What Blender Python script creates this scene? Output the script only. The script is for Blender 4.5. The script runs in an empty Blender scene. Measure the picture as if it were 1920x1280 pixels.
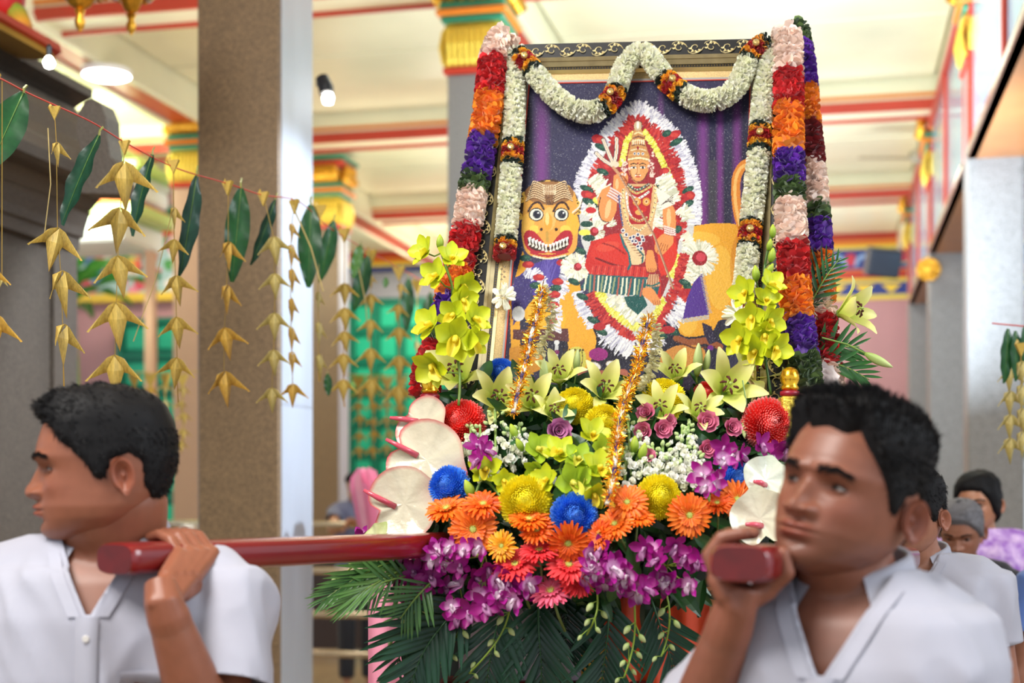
import bpy, bmesh, math, random
import numpy as np
from mathutils import Vector, Matrix, noise

SC = bpy.context.scene
COL = SC.collection
rng = np.random.default_rng(7)
random.seed(7)
PI = math.pi
F = 2666.67          # focal length in pixels of the 1920 wide frame
EYE = 1.5            # camera height
TH = 0.2217          # the hall is turned by this angle against the view

# ---------------------------------------------------------------- camera, world, light, exposure
cam_d = bpy.data.cameras.new('camera'); cam = bpy.data.objects.new('camera', cam_d); COL.objects.link(cam)
cam.location = (0, 0, EYE); cam.rotation_euler = (PI/2, 0, 0)
cam_d.sensor_width = 36; cam_d.lens = 50; cam_d.shift_y = 280/1920
cam_d.clip_start = .05; cam_d.clip_end = 200
cam_d.dof.use_dof = True; cam_d.dof.focus_distance = 2.9; cam_d.dof.aperture_fstop = 2.9
SC.camera = cam
w = bpy.data.worlds.new('world'); SC.world = w; w.use_nodes = True
bg = w.node_tree.nodes['Background']
bg.inputs[0].default_value = (.80, .90, 1.0, 1); bg.inputs[1].default_value = .70
SC.view_settings.view_transform = 'Standard'; SC.view_settings.look = 'None'
SC.view_settings.exposure = 0.45; SC.view_settings.gamma = 1; SC.view_settings.use_curve_mapping = False

def area(name, loc, aim, size, power, col, sy=None):
    d = bpy.data.lights.new(name, 'AREA'); d.energy = power; d.color = col; d.size = size
    if sy: d.shape = 'RECTANGLE'; d.size_y = sy
    o = bpy.data.objects.new(name, d); COL.objects.link(o); o.location = loc
    o.rotation_euler = (Vector(aim)-Vector(loc)).to_track_quat('-Z', 'Y').to_euler()
    return o
def RW(v, u, z=0):   # hall coordinates: v to the right, u into the depth
    return Vector((v*math.cos(TH)+u*math.sin(TH), -v*math.sin(TH)+u*math.cos(TH), z))
area('daylight_side', (4.6, .6, 3.9), (.2, 3.0, 1.7), 2.4, 150, (.86, .93, 1))
area('daylight_front', (-1.7, .5, 4.6), (.2, 2.8, 1.6), 1.8, 190, (1, .97, .92))
for k, (v, u, p) in enumerate([(-4.6, 8.5, 24), (-4.6, 13, 42), (-.7, 8, 18), (-.7, 13, 38), (-.7, 17.5, 48), (-4.6, 18, 60), (3.4, 12, 30), (-8.5, 15.5, 40), (-7.0, 21.6, 60), (-3.0, 21.5, 70)]):  # the pair by the back wall is added to brighten the far bay
    area('hall_lamp_and_fill', RW(v, u, 5.25), RW(v, u, 0), 1.0, p, (1, .9, .74) if v < -1 else (.92, .96, 1))
for k, (v, u, p) in enumerate([(-.7, 10, 58), (-.7, 15.5, 62), (-4.6, 10, 24), (-4.6, 15.5, 40), (-8.5, 12, 30), (-5.2, 20.6, 90), (-.7, 20.8, 50)]):   # unseen uplights added in mid-bay to brighten the ceiling
    area('ceiling_fill', RW(v, u, 3.4), RW(v+.3, u+.5, 6), 1.4, p, (1, .93, .8) if v < -1 else (.84, .93, 1))
area('sky_bounce', RW(.2, 9.5, 2.6), RW(-.2, 11.0, 5.6), 1.6, 170, (.72, .86, 1))  # added uplight that gives the ceiling a bluish daylight tint
sp = bpy.data.lights.new('flood', 'SPOT'); sp.energy = 2600; sp.color = (.78, .88, 1); sp.spot_size = .5; sp.spot_blend = .4; sp.shadow_soft_size = .06
spo = bpy.data.objects.new('flood_light', sp); COL.objects.link(spo); spo.location = RW(1.0, 5.72, 4.0)
spo.rotation_euler = (RW(-2.4, 6.2, 2.2)-spo.location).to_track_quat('-Z', 'Y').to_euler()

# ---------------------------------------------------------------- helpers
def P(x, y, Y):      # photograph pixel at depth Y
    return Vector(((x-960)*Y/F, Y, EYE+(920-y)*Y/F))
def S(r, g, b):      # sRGB 0..255 -> linear
    return tuple(((c/255)/12.92 if c <= 10 else (((c/255)+.055)/1.055)**2.4) for c in (r, g, b))
def link(o):
    COL.objects.link(o); return o
def tag(o, label=None, cat=None, group=None, kind=None):
    if label: o['label'] = label
    if cat: o['category'] = cat
    if group: o['group'] = group
    if kind: o['kind'] = kind
    return o
def empty(name, loc=(0, 0, 0), rz=0, **k):
    o = bpy.data.objects.new(name, None); link(o); o.location = loc; o.rotation_euler = (0, 0, rz); o.empty_display_size = .05
    return tag(o, **k)
def kids(o):
    return list(o.children)
def copy_tree(o, parent=None, label=None, group=None, cat=None):
    c = o.copy(); COL.objects.link(c)
    if parent is not None: c.parent = parent
    if label: c['label'] = label
    if group: c['group'] = group
    if cat: c['category'] = cat
    for ch in list(o.children): copy_tree(ch, c)
    return c
def TR(loc=(0, 0, 0), rot=(0, 0, 0), s=1):
    from mathutils import Euler
    M = Matrix.Translation(loc) @ Euler(rot).to_matrix().to_4x4()
    if isinstance(s, (int, float)): s = (s, s, s)
    return M @ Matrix.Diagonal((*s, 1))
def basis(loc, zdir, updir=(0, 0, 1), s=1, roll=0):   # matrix whose +Z points along zdir
    z = Vector(zdir).normalized(); u = Vector(updir)
    if abs(z.dot(u.normalized())) > .98: u = Vector((1, 0, .1))
    x = u.cross(z).normalized(); y = z.cross(x)
    M = Matrix((x, y, z)).transposed().to_4x4()
    M = Matrix.Translation(loc) @ M @ Matrix.Rotation(roll, 4, 'Z')
    return M @ Matrix.Diagonal((s, s, s, 1))

class MB:
    def __init__(s): s.V = []; s.Fc = []; s.C = []; s.n = 0
    def add(s, V, Fs, C=(1, 1, 1), M=None):
        V = np.asarray(V, float).reshape(-1, 3)
        if M is not None:
            A = np.array(M); V = V @ A[:3, :3].T + A[:3, 3]
        s.V.append(V)
        C = np.asarray(C, float)
        if C.ndim == 1: C = np.tile(C[:3], (len(V), 1))
        s.C.append(C[:, :3])
        if isinstance(Fs, np.ndarray): s.Fc.extend((Fs+s.n).tolist())
        else: s.Fc.extend([tuple(i+s.n for i in f) for f in Fs])
        s.n += len(V); return s
    def box(s, x0, x1, y0, y1, z0, z1, C=(1, 1, 1), M=None, bev=0):
        if bev:
            b = min(bev, (x1-x0)/2.01, (y1-y0)/2.01, (z1-z0)/2.01)
            V = []
            for X, sx in ((x0, 1), (x1, -1)):
                for Yv, sy in ((y0, 1), (y1, -1)):
                    for Z, sz in ((z0, 1), (z1, -1)):
                        V += [(X, Yv+sy*b, Z+sz*b), (X+sx*b, Yv, Z+sz*b), (X+sx*b, Yv+sy*b, Z)]
            bm = bmesh.new(); vs = [bm.verts.new(v) for v in V]; r = bmesh.ops.convex_hull(bm, input=vs)
            bm.verts.index_update()
            Vn = [tuple(v.co) for v in bm.verts]; Fn = [tuple(v.index for v in f.verts) for f in bm.faces]; bm.free()
            return s.add(Vn, Fn, C, M)
        V = [(x0, y0, z0), (x1, y0, z0), (x1, y1, z0), (x0, y1, z0), (x0, y0, z1), (x1, y0, z1), (x1, y1, z1), (x0, y1, z1)]
        return s.add(V, [(0, 3, 2, 1), (4, 5, 6, 7), (0, 1, 5, 4), (1, 2, 6, 5), (2, 3, 7, 6), (3, 0, 4, 7)], C, M)
    def tube(s, pts, r, n=8, C=(1, 1, 1), M=None, caps=True, flat=1.0, up=None):
        pts = [Vector(p) for p in pts]; k = len(pts)
        if not hasattr(r, '__len__'): r = [r]*k
        V = []; u = Vector(up) if up else None
        for i, p in enumerate(pts):
            t = (pts[min(i+1, k-1)]-pts[max(i-1, 0)]).normalized()
            if u is None: u = Vector((0, 0, 1)) if abs(t.z) < .9 else Vector((1, 0, 0))
            a = t.cross(u); 
            if a.length < 1e-6: a = t.cross(Vector((.3, 1, .2)))
            a.normalize(); b = a.cross(t); u = b.copy()
            for j in range(n):
                an = 2*PI*j/n
                V.append(p + (a*math.cos(an) + b*(math.sin(an)*flat))*r[i])
        Fs = [(i*n+j, i*n+(j+1) % n, (i+1)*n+(j+1) % n, (i+1)*n+j) for i in range(k-1) for j in range(n)]
        if caps: Fs += [tuple(range(n))[::-1], tuple((k-1)*n+j for j in range(n))]
        Cc = C
        if isinstance(C, list): Cc = np.repeat(np.array(C), n, axis=0)
        return s.add([tuple(v) for v in V], Fs, Cc, M)
    def lathe(s, prof, n=16, C=(1, 1, 1), M=None):
        V = []; k = len(prof)
        for r, z in prof:
            for j in range(n):
                a = 2*PI*j/n; V.append((r*math.cos(a), r*math.sin(a), z))
        Fs = [(i*n+j, i*n+(j+1) % n, (i+1)*n+(j+1) % n, (i+1)*n+j) for i in range(k-1) for j in range(n)]
        Fs += [tuple(range(n))[::-1], tuple((k-1)*n+j for j in range(n))]
        return s.add(V, Fs, C, M)
    def mesh(s, name):
        me = bpy.data.meshes.new(name)
        V = np.concatenate(s.V) if s.V else np.zeros((0, 3))
        me.from_pydata(V.tolist(), [], s.Fc)
        C = np.concatenate(s.C)
        at = me.color_attributes.new('Col', 'FLOAT_COLOR', 'POINT')
        at.data.foreach_set('color', np.hstack([C, np.ones((len(C), 1))]).astype(np.float32).ravel())
        return me
    def build(s, name, mat, parent=None, smooth=False, **k):
        me = s.mesh(name)
        if smooth: me.polygons.foreach_set('use_smooth', [True]*len(me.polygons))
        me.materials.append(mat)
        o = bpy.data.objects.new(name, me); link(o)
        if parent is not None: o.parent = parent
        return tag(o, **k)
def use(name, me, parent=None, M=None, **k):
    o = bpy.data.objects.new(name, me); link(o)
    if parent is not None: o.parent = parent
    if M is not None: o.matrix_basis = M
    return tag(o, **k)
def shade_angle(o, deg=35):
    me = o.data; me.polygons.foreach_set('use_smooth', [True]*len(me.polygons))
    try: me.set_sharp_from_angle(angle=math.radians(deg))
    except Exception: pass

def mat(name, base=None, rough=.5, metal=0, nscale=0, namt=0, col2=None, bump=0, bscale=None, emit=None, estr=0, trans=0, sheen=0, spec=.5, sub=0, stretch=None, coat=0):
    m = bpy.data.materials.new(name); m.use_nodes = True; nt = m.node_tree; N = nt.nodes; L = nt.links
    b = N['Principled BSDF']; b.inputs['Roughness'].default_value = rough; b.inputs['Metallic'].default_value = metal
    b.inputs['Specular IOR Level'].default_value = spec
    if coat: b.inputs['Coat Weight'].default_value = coat; b.inputs['Coat Roughness'].default_value = .12
    if sheen: b.inputs['Sheen Weight'].default_value = sheen
    if sub:
        b.inputs['Subsurface Weight'].default_value = sub; b.inputs['Subsurface Scale'].default_value = .012
        b.inputs['Subsurface Radius'].default_value = (1, .35, .2)
    if base is None:
        a = N.new('ShaderNodeAttribute'); a.attribute_name = 'Col'; src = a.outputs['Color']
    else:
        a = N.new('ShaderNodeRGB'); a.outputs[0].default_value = (*base, 1); src = a.outputs[0]
    tc = N.new('ShaderNodeTexCoord'); mp = N.new('ShaderNodeMapping'); L.new(tc.outputs['Object'], mp.inputs[0])
    if stretch: mp.inputs['Scale'].default_value = stretch
    if nscale:
        n = N.new('ShaderNodeTexNoise'); n.inputs['Scale'].default_value = nscale; n.inputs['Detail'].default_value = 5
        L.new(mp.outputs[0], n.inputs['Vector'])
        mr = N.new('ShaderNodeMapRange'); mr.inputs['From Min'].default_value = .3; mr.inputs['From Max'].default_value = .7
        L.new(n.outputs['Fac'], mr.inputs['Value'])
        mx = N.new('ShaderNodeMix'); mx.data_type = 'RGBA'
        if col2 is not None:
            L.new(mr.outputs[0], mx.inputs['Factor']); L.new(src, mx.inputs['A']); mx.inputs['B'].default_value = (*col2, 1)
        else:
            mx.blend_type = 'MULTIPLY'; mx.inputs['Factor'].default_value = 1; L.new(src, mx.inputs['A'])
            mr.inputs['To Min'].default_value = 1-namt; mr.inputs['To Max'].default_value = 1+namt*.4
            cc = N.new('ShaderNodeCombineColor')
            for i in range(3): L.new(mr.outputs[0], cc.inputs[i])
            L.new(cc.outputs[0], mx.inputs['B'])
        src = mx.outputs['Result']
    L.new(src, b.inputs['Base Color'])
    if bump:
        n2 = N.new('ShaderNodeTexNoise'); n2.inputs['Scale'].default_value = bscale or nscale or 50; n2.inputs['Detail'].default_value = 4
        L.new(mp.outputs[0], n2.inputs['Vector'])
        bp = N.new('ShaderNodeBump'); bp.inputs['Strength'].default_value = bump; bp.inputs['Distance'].default_value = .01
        L.new(n2.outputs['Fac'], bp.inputs['Height']); L.new(bp.outputs[0], b.inputs['Normal'])
    if emit is not None:
        b.inputs['Emission Color'].default_value = (*emit, 1); b.inputs['Emission Strength'].default_value = estr
    if trans:
        t = N.new('ShaderNodeBsdfTranslucent'); L.new(src, t.inputs[0]); mix = N.new('ShaderNodeMixShader'); mix.inputs[0].default_value = trans
        L.new(b.outputs[0], mix.inputs[1]); L.new(t.outputs[0], mix.inputs[2]); L.new(mix.outputs[0], N['Material Output'].inputs[0])
    return m

M_STONE = mat('granite_brown', S(148, 120, 86), .42, nscale=170, col2=S(84, 68, 50), bump=.12, bscale=120)
M_STONE2 = mat('granite_grey', S(152, 150, 148), .45, nscale=90, col2=S(112, 110, 109), bump=.1, bscale=110)
M_STONE_T = mat('temple_stone', S(100, 90, 80), .45, nscale=140, col2=S(62, 55, 49), bump=.2, bscale=90)
M_STONE_P = mat('polished_daylit_stone', S(176, 184, 196), .28, nscale=6, namt=.12, stretch=(1, 1, .2))  # pale bluish tone stands in for daylight on the stone
M_CREAM = mat('cream_paint', S(238, 233, 198), .28, nscale=1.2, namt=.10)
M_TAN = mat('tan_gap', S(168, 140, 84), .5)
M_RED = mat('red_paint', S(196, 62, 44), .3, nscale=3, namt=.1)
M_ORANGE = mat('orange_paint', S(226, 130, 40), .35)
M_GREEN = mat('green_paint', S(44, 138, 106), .35)
M_BLUE = mat('blue_paint', S(36, 58, 140), .35)
M_YEL = mat('yellow_paint', S(238, 214, 74), .35)
M_PINK = mat('pink_wall_paint', S(196, 146, 150), .5, nscale=2, namt=.06)
M_GOLD = mat('gilded_plaster', S(240, 178, 60), .28, metal=.85, nscale=30, namt=.35, bump=.5, bscale=40)
M_GOLDY = mat('gold_leaf', S(246, 214, 84), .3, metal=.6, nscale=60, namt=.3, bump=.5, bscale=160)
M_GLASSB = mat('pale_blue_panel', S(150, 190, 208), .15, nscale=1.5, namt=.08)
M_WOODS = mat('brown_soffit', S(168, 108, 58), .35, nscale=4, namt=.15)
M_LILAC = mat('lilac_textured_panel', S(196, 178, 182), .25, nscale=20, namt=.2, bump=.6, bscale=30)
M_DOORG = mat('door_green', S(40, 186, 146), .35)
M_DOORD = mat('door_green_dark', S(8, 122, 96), .4)
M_FLOOR = mat('tan_floor_tile', S(160, 136, 104), .3, nscale=2, namt=.12)
M_METAL = mat('steel_rail', S(214, 200, 176), .2, metal=.9)
M_BLACK = mat('black_plastic', S(26, 30, 38), .4)
M_LAMP = mat('lamp_diffuser', S(255, 250, 240), .5, emit=(1, .95, .85), estr=14)
M_VC = mat('painted', None, .4)
M_VCR = mat('painted_matte', None, .75)
M_PETAL = mat('petal', None, .5, trans=.2, nscale=25, namt=.06)
M_CLOTHP = mat('fabric_petal', None, .6, trans=.15, sheen=.3)
M_CLOTHW = mat('white_petal', None, .5, trans=.38, sheen=.3)
M_LEAF = mat('leaf', None, .32, trans=.15, nscale=14, namt=.25)
M_DRYL = mat('dried_palm_leaf', None, .45, trans=.25, nscale=40, namt=.3, stretch=(1, 1, .15))
# ---------------------------------------------------------------- hall
def room(name, mb, m, **k):
    o = mb.build(name, m, None, kind='structure', **k); o.rotation_euler = (0, 0, -TH); return o
def part(name, mb, m, parent, **k):
    return mb.build(name, m, parent, **k)
ZC, ZB = 5.62, 5.30
U0, U1 = -4.0, 23.4
ROWS_V = [-10.3, -6.45, -2.62, 1.2, 5.2]
ROWS_U = [-2.4, 1.9, 6.2, 10.5, 14.8, 19.1]
fl = room('floor', MB().box(-14, 9, U0, U1, -.1, 0), M_FLOOR)
tile = MB().box(-.495, .495, -.495, .495, 0, .008, bev=.004).mesh('floor_tile'); tile.materials.append(M_FLOOR)
for i in range(-9, 4):
    for j in range(8, 20):
        use('floor_tile', tile, fl, TR((i+.5, j+.5, .001)))
ce = room('ceiling', MB().box(-14, 9, U0, U1, ZC, ZC+.2), M_TAN)
for a in range(len(ROWS_V)-1):
    for b in range(len(ROWS_U)):
        u0 = ROWS_U[b]+.22; u1 = (ROWS_U[b+1] if b+1 < len(ROWS_U) else U1)-.22
        v0 = ROWS_V[a]+.22; v1 = ROWS_V[a+1]-.22
        um = (u0+u1)/2
        for (q0, q1) in ((u0, um-.02), (um+.02, u1)):
            part('ceiling_panel', MB().box(v0, v1, q0, q1, ZC-.04, ZC-.001, bev=.01), M_CREAM, ce)
for v in ROWS_V:                                   # beams along the hall, with red soffits and cream lips
    bm_ = part('beam', MB().box(v-.2, v+.2, U0, U1, ZB, ZC), M_CREAM, ce)
    part('beam_soffit', MB().box(v-.15, v+.15, U0, U1, ZB-.03, ZB), M_RED, bm_)
    for s in (-1, 1): part('beam_lip', MB().box(v+s*.18-.035, v+s*.18+.035, U0, U1, ZB-.06, ZB+.01, bev=.01), M_CREAM, bm_)
for u in ROWS_U:
    bm_ = part('beam', MB().box(-14, 9, u-.2, u+.2, ZB+.004, ZC), M_CREAM, ce)
    for s in (-1, 1): part('beam_trim', MB().box(-14, 9, u+s*.2-.02, u+s*.2+.02, ZB-.03, ZB+.07), M_RED, bm_)
    part('beam_trim', MB().box(-14, 9, u-.23, u+.23, ZB+.1, ZB+.13), M_ORANGE, bm_)
# back wall of the hall with doors, bright openings and a painted frieze
wb = room('wall_back', MB().box(-14, -8.55, U1, U1+.3, 0, ZC).box(-8.55, -8.12, U1, U1+.3, 4.2, ZC).box(-8.12, 2.75, U1, U1+.3, 0, ZC).box(2.75, 5.0, U1, U1+.3, 3.3, ZC).box(5.0, 9, U1, U1+.3, 0, ZC), M_PINK)
z0 = 4.55
for (dz, h, m_) in ((0, .07, M_YEL), (.07, .2, M_BLUE), (.27, .06, M_YEL), (.33, .12, M_RED), (.45, .03, M_ORANGE), (.48, .32, M_BLUE), (.80, .06, M_YEL), (.86, .09, M_ORANGE), (.95, .12, M_RED)):
    part('frieze_band', MB().box(-14, 9, U1-.05-.02*(dz > .3), U1, z0+dz, z0+dz+h), m_, wb)
arch = MB()
for i in range(14):
    a0 = PI*i/14; a1 = PI*(i+1)/14
    for (r0, r1, y) in ((.10, .155, 0),):
        q = [(r*math.cos(a), y, r*math.sin(a)*1.2) for r, a in ((r0, a0), (r1, a0), (r1, a1), (r0, a1))]
        arch.add(q+[(x, .03, z) for x, _, z in q], [(0, 1, 2, 3), (7, 6, 5, 4), (1, 5, 6, 2), (0, 3, 7, 4)], S(150, 180, 226))
arch_me = arch.mesh('frieze_arch'); arch_me.materials.append(M_VC)
pan = MB().box(-.07, .07, 0, .02, 0, .2, S(206, 60, 80), bev=.01).mesh('frieze_panel'); pan.materials.append(M_VC)
zig = MB().add([(-.14, 0, .16), (.14, 0, .16), (0, 0, .0), (-.14, .02, .16), (.14, .02, .16), (0, .02, 0)], [(0, 2, 1), (3, 4, 5), (0, 1, 4, 3), (1, 2, 5, 4), (2, 0, 3, 5)], S(246, 210, 60)).mesh('frieze_point'); zig.materials.append(M_VC)
for i in range(62):
    v = -3.5+i*.21
    if v > 8.5: break
    use('frieze_arch' if i % 2 else 'frieze_panel', arch_me if i % 2 else pan, wb, TR((v, U1-.10, z0+.53)))
    if i % 2: use('frieze_point', zig, wb, TR((v, U1-.07, z0+.09), (0, 0, 0), (1.1, 1, .9)))
wl = room('wall_left', MB().box(-14, -6.9, 17.4, 17.7, 0, ZC), M_PINK)
room('wall_right', MB().box(9, 9.2, 6, U1, 0, 1.0), M_PINK)

def green_door(v0, v1, u, z1, nx, nz, nm):
    d = empty(nm, RW(v0, u, 0), -TH, kind='structure')
    W = v1-v0
    part('door_leaf', MB().box(0, W, .06, .1, 0, z1), M_DOORD, d)
    for i in range(nx+1): part('door_stile', MB().box(W*i/nx-.045, W*i/nx+.045, 0, .07, 0, z1, bev=.01), M_DOORD, d)
    for j in range(nz+1): part('door_rail', MB().box(0, W, .005, .065, z1*j/nz-.035, z1*j/nz+.035), M_DOORD, d)
    me = MB().box(.085, W/nx-.085, .02, .07, .085, z1/nz-.085, bev=.02).mesh('door_panel'); me.materials.append(M_DOORG)
    for i in range(nx):
        for j in range(nz): use('door_panel', me, d, TR((W*i/nx, 0, z1*j/nz)))
    return d
green_door(-9.25, -7.85, 17.28, 3.75, 3, 8, 'door_1')
green_door(-8.1, -6.3, U1-.14, 4.75, 4, 9, 'door_2')
room('trim_2', MB().box(-14, -3.2, U1-.12, U1-.08, 4.8, ZB-.05, bev=.01), mat('grey_lintel', S(150, 152, 160), .5))
# painted mural above the left door: scrolled arch on a floral ground
mur = empty('wall_mural', RW(-10.2, 17.36, 0), -TH, label='painted floral mural with a yellow scrolled arch above the left green door', cat='mural')
mb = MB().box(0, 3.0, 0, .03, 4.1, 5.25, S(176, 208, 214)); part('mural_ground', mb, M_VC, mur)
mb = MB()
for i in range(150):
    x, z = rng.uniform(.06, 2.94), rng.uniform(4.15, 5.2); r = rng.uniform(.04, .09)
    c = [S(236, 150, 180), S(80, 160, 90), S(250, 240, 240), S(110, 130, 200), S(220, 90, 110), S(60, 140, 110)][i % 6]
    mb.add([(x+r*math.cos(a)*(1+.25*math.sin(3*a)), -.004-.0001*i, z+r*math.sin(a)) for a in np.linspace(0, 2*PI, 11)[:-1]], [tuple(range(10))[::-1]], c)
part('painted_flowers', mb, M_VC, mur, kind='stuff')
for (r, c, y) in ((.42, S(244, 200, 60), -.05), (.36, S(226, 90, 60), -.055)):
    pts = [(1.75+(r-.0)*math.cos(a)*1.5, y, 4.55+r*math.sin(a)) for a in np.linspace(-.9*PI, -1.85*PI, 22)]+[(2.95, y, 4.95-(.42-r))]
    part('mural_scroll', MB().tube(pts, .045, 6, c), M_VC, mur)
part('mural_ledge', MB().box(0, 3.0, -.12, 0, 4.0, 4.12, S(244, 206, 80), bev=.02), M_VC, mur)

# ---- pillars with painted capitals
RIBM = MB()
for i in range(9): 
    x = -.2+.4*(i+.5)/9
    RIBM.tube([(x, 0, 0), (x, -.03, .05), (x, -.05, .16), (x, -.03, .27), (x, 0, .31)], [.016, .022, .024, .022, .016], 7, S(248, 216, 84))
def pillar(v, u, label, m, w=.40, zb=4.62, capital=True, bracket=0):
    p = empty('stone_pillar', RW(v, u, 0), -TH, label=label, cat='pillar', group='stone pillars of the hall')
    h = w/2
    part('shaft', MB().box(-h, h, -h, h, .25, zb if capital else ZB, bev=.012), m, p)
    part('plinth', MB().box(-h-.05, h+.05, -h-.05, h+.05, 0, .25, bev=.02), m, p)
    # polished right face, bluish daylight painted into its pale colour
    part('polished_daylit_face', MB().box(h, h+.004, -h+.01, h-.01, .27, zb-.02 if capital else ZB), M_STONE_P, p)
    if capital:
        c = h+.03
        part('red_collar', MB().box(-c, c, -c, c, zb, zb+.05, bev=.01), M_RED, p)
        core = part('fluted_drum', MB().box(-h, h, -h, h, zb+.05, zb+.38), M_GOLDY, p)
        me = RIBM.mesh('gilded_fringe'); me.materials.append(M_GOLDY)
        for k in range(4): 
            use('gilded_fringe', me, core, Matrix.Rotation(k*PI/2, 4, 'Z') @ TR((0, -h, zb+.05)), kind='stuff')
        zz = zb+.38
        for hh, e, mm, nm in ((.05, .04, M_GREEN, 'green_moulding'), (.045, .075, M_ORANGE, 'orange_moulding'), (.06, .05, M_GREEN, 'green_moulding')):
            part(nm, MB().box(-h-e, h+e, -h-e, h+e, zz, zz+hh, bev=.012), mm, p); zz += hh
        lob = MB()
        for k in range(4):
            for i in range(5):
                x = -h+w*(i+.5)/5
                lob.tube([(x, -h-.02, zz+.0), (x, -h-.09, zz+.06), (x+.02, -h-.06, zz+.13), (x-.015, -h-.1, zz+.2)], [.03, .055, .04, .02], 7, (1, 1, 1), Matrix.Rotation(k*PI/2, 4, 'Z'))
        lob.box(-h, h, -h, h, zz, zz+.2)
        part('gilded_leaf_capital', lob, M_GOLD, p, smooth=True, kind='stuff'); zz += .2
        for hh, e, mm, nm in ((.07, .07, M_RED, 'red_abacus'), (.05, .1, M_GREEN, 'green_abacus')):
            part(nm, MB().box(-h-e, h+e, -h-e, h+e, zz, zz+hh, bev=.012), mm, p); zz += hh
        part('impost', MB().box(-h, h, -h, h, zz, ZB+.03), M_CREAM, p)
    return p
pillar(-2.62, 6.2, 'brown granite pillar nearest the camera, left of the portrait, polished right face with painted daylight', M_STONE, capital=False, w=.405)
pillar(-2.62, 10.5, 'grey pillar with gold capital rising directly behind the portrait', M_STONE2)
pillar(-2.62, 14.8, 'far pillar standing behind the portrait, mostly hidden', M_STONE2)
pillar(-6.45, 13.7, 'pinkish pillar with gold capital just left of the near brown pillar', mat('granite_pinkish', S(196, 160, 130), .4, nscale=60, namt=.1), w=.36)
pillar(-5.9, 16.2, 'distant brown pillar between the near pillar and the green door', M_STONE, w=.36)
pillar(1.16, 12.05-1.0, 'largest grey pillar of the right row, nearest the camera on that side', M_STONE2, w=.39)
pillar(1.16, 15.3, 'middle grey pillar of the right row with a round gold ornament', M_STONE2, w=.39)
pillar(1.16, 19.3, 'farthest grey pillar of the right row beside the pink wall', M_STONE2, w=.39)
# transom screens hanging between the right-row pillars
def transom(u0, u1, n):
    t = empty('transom_screen', RW(1.16, u0, 0), -TH, label=['pale blue panelled transom screen from the camera side to the nearest right pillar', 'pale blue transom screen between nearest and middle right pillars', 'pale blue transom screen between middle and farthest right pillars'][n], cat='screen', group='transom screens over the right row')
    L = u1-u0; zb = 3.92
    part('soffit', MB().box(-.2, .2, 0, L, zb, zb+.05), M_WOODS, t)
    part('outer_panel', MB().box(.16, .2, 0, L, zb+.05, ZB), M_LILAC, t)
    k = max(1, round(L/2.1))
    for i in range(k):
        y0, y1 = L*i/k, L*(i+1)/k
        f = part('panel', MB().box(-.17, -.14, y0+.07, y1-.07, zb+.1, ZB-.1), M_GLASSB, t)
    for i in range(k+1):
        part('red_mullion', MB().box(-.2, -.13, L*i/k-.04, L*i/k+.04, zb+.05, ZB, bev=.01), M_RED, t)
    part('lower_rail', MB().box(-.21, -.13, 0, L, zb, zb+.07, bev=.01), M_METAL, t)
    part('upper_rail', MB().box(-.22, -.13, 0, L, ZB-.12, ZB-.04, bev=.01), M_RED, t)
transom(11.25, 15.1, 1); transom(15.5, 19.1, 2); transom(4.5, 10.85, 0)
# wall lamps, speaker, ornament, fans
def disc_lamp(loc, r, label, rz=0):
    o = empty('ceiling_lamp', loc, rz, label=label, cat='lamp')
    part('housing', MB().lathe([(r*1.04, .0), (r*1.06, .05), (r*.9, .06)], 28), M_VC, o)
    part('diffuser', MB().lathe([(.0, -.012), (r*.9, -.01), (r, .0), (r, .03)], 28), M_LAMP, o)
disc_lamp(P(200, 142, 12.62), .205, 'large round glowing ceiling lamp on the red beam at upper left')
o = empty('spotlight', P(604, 168, 6.3), label='small black spotlight on the right side of the near brown pillar', cat='lamp')
part('housing', MB().tube([(0, 0, .05), (.02, -.02, .0), (.025, -.03, -.03)], [.03, .035, .032], 12), M_BLACK, o)
part('bulb', MB().lathe([(0, -.03), (.02, -.025), (.026, 0), (.02, .02)], 12, M=TR((.03, -.03, -.045))), M_LAMP, o)
part('arm', MB().tube([(0, 0, .04), (-.02, .05, .05), (-.035, .10, .05)], .008, 6), M_BLACK, o)
o = empty('spotlight', P(92, 118, 4.6), label='tiny glowing bulb below the red ledge at upper left', cat='lamp')
part('bulb', MB().lathe([(0, -.02), (.014, -.014), (.02, 0), (.014, .014), (.006, .024)], 12), M_LAMP, o)
part('socket', MB().lathe([(.008, .02), (.01, .05), (.004, .06)], 10), M_BLACK, o)
o = empty('wall_speaker', P(1655, 492, 17.5), -TH, label='black box loudspeaker beside the far right pillar', cat='speaker')
part('cabinet', MB().box(-.2, .2, -.12, .12, -.17, .17, S(30, 36, 48), TR((0, 0, 0), (.3, .1, .25)), bev=.02), M_VC, o)
part('grille', MB().box(-.18, .18, -.135, -.12, -.15, .15, S(50, 58, 74), TR((0, 0, 0), (.3, .1, .25)), bev=.005), M_VC, o)
part('bracket', MB().tube([(.1, .1, 0), (.3, .2, .02)], .02, 8), M_METAL, o)
o = empty('gold_rosette', P(1741, 505, 14.3), -TH, label='round gold filigree ornament fixed to the middle right pillar', cat='ornament')
mb = MB().lathe([(.0, .03), (.05, .028), (.06, .01), (.11, .01), (.12, 0)], 20, M=TR((0, 0, 0), (PI/2, 0, 0)))
for k in range(10):
    a = 2*PI*k/10; mb.tube([(.05*math.cos(a), -.02, .05*math.sin(a)), (.11*math.cos(a+.3), -.03, .11*math.sin(a+.3))], [.015, .008], 5)
part('disc', mb, M_GOLD, o, kind='stuff')
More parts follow.
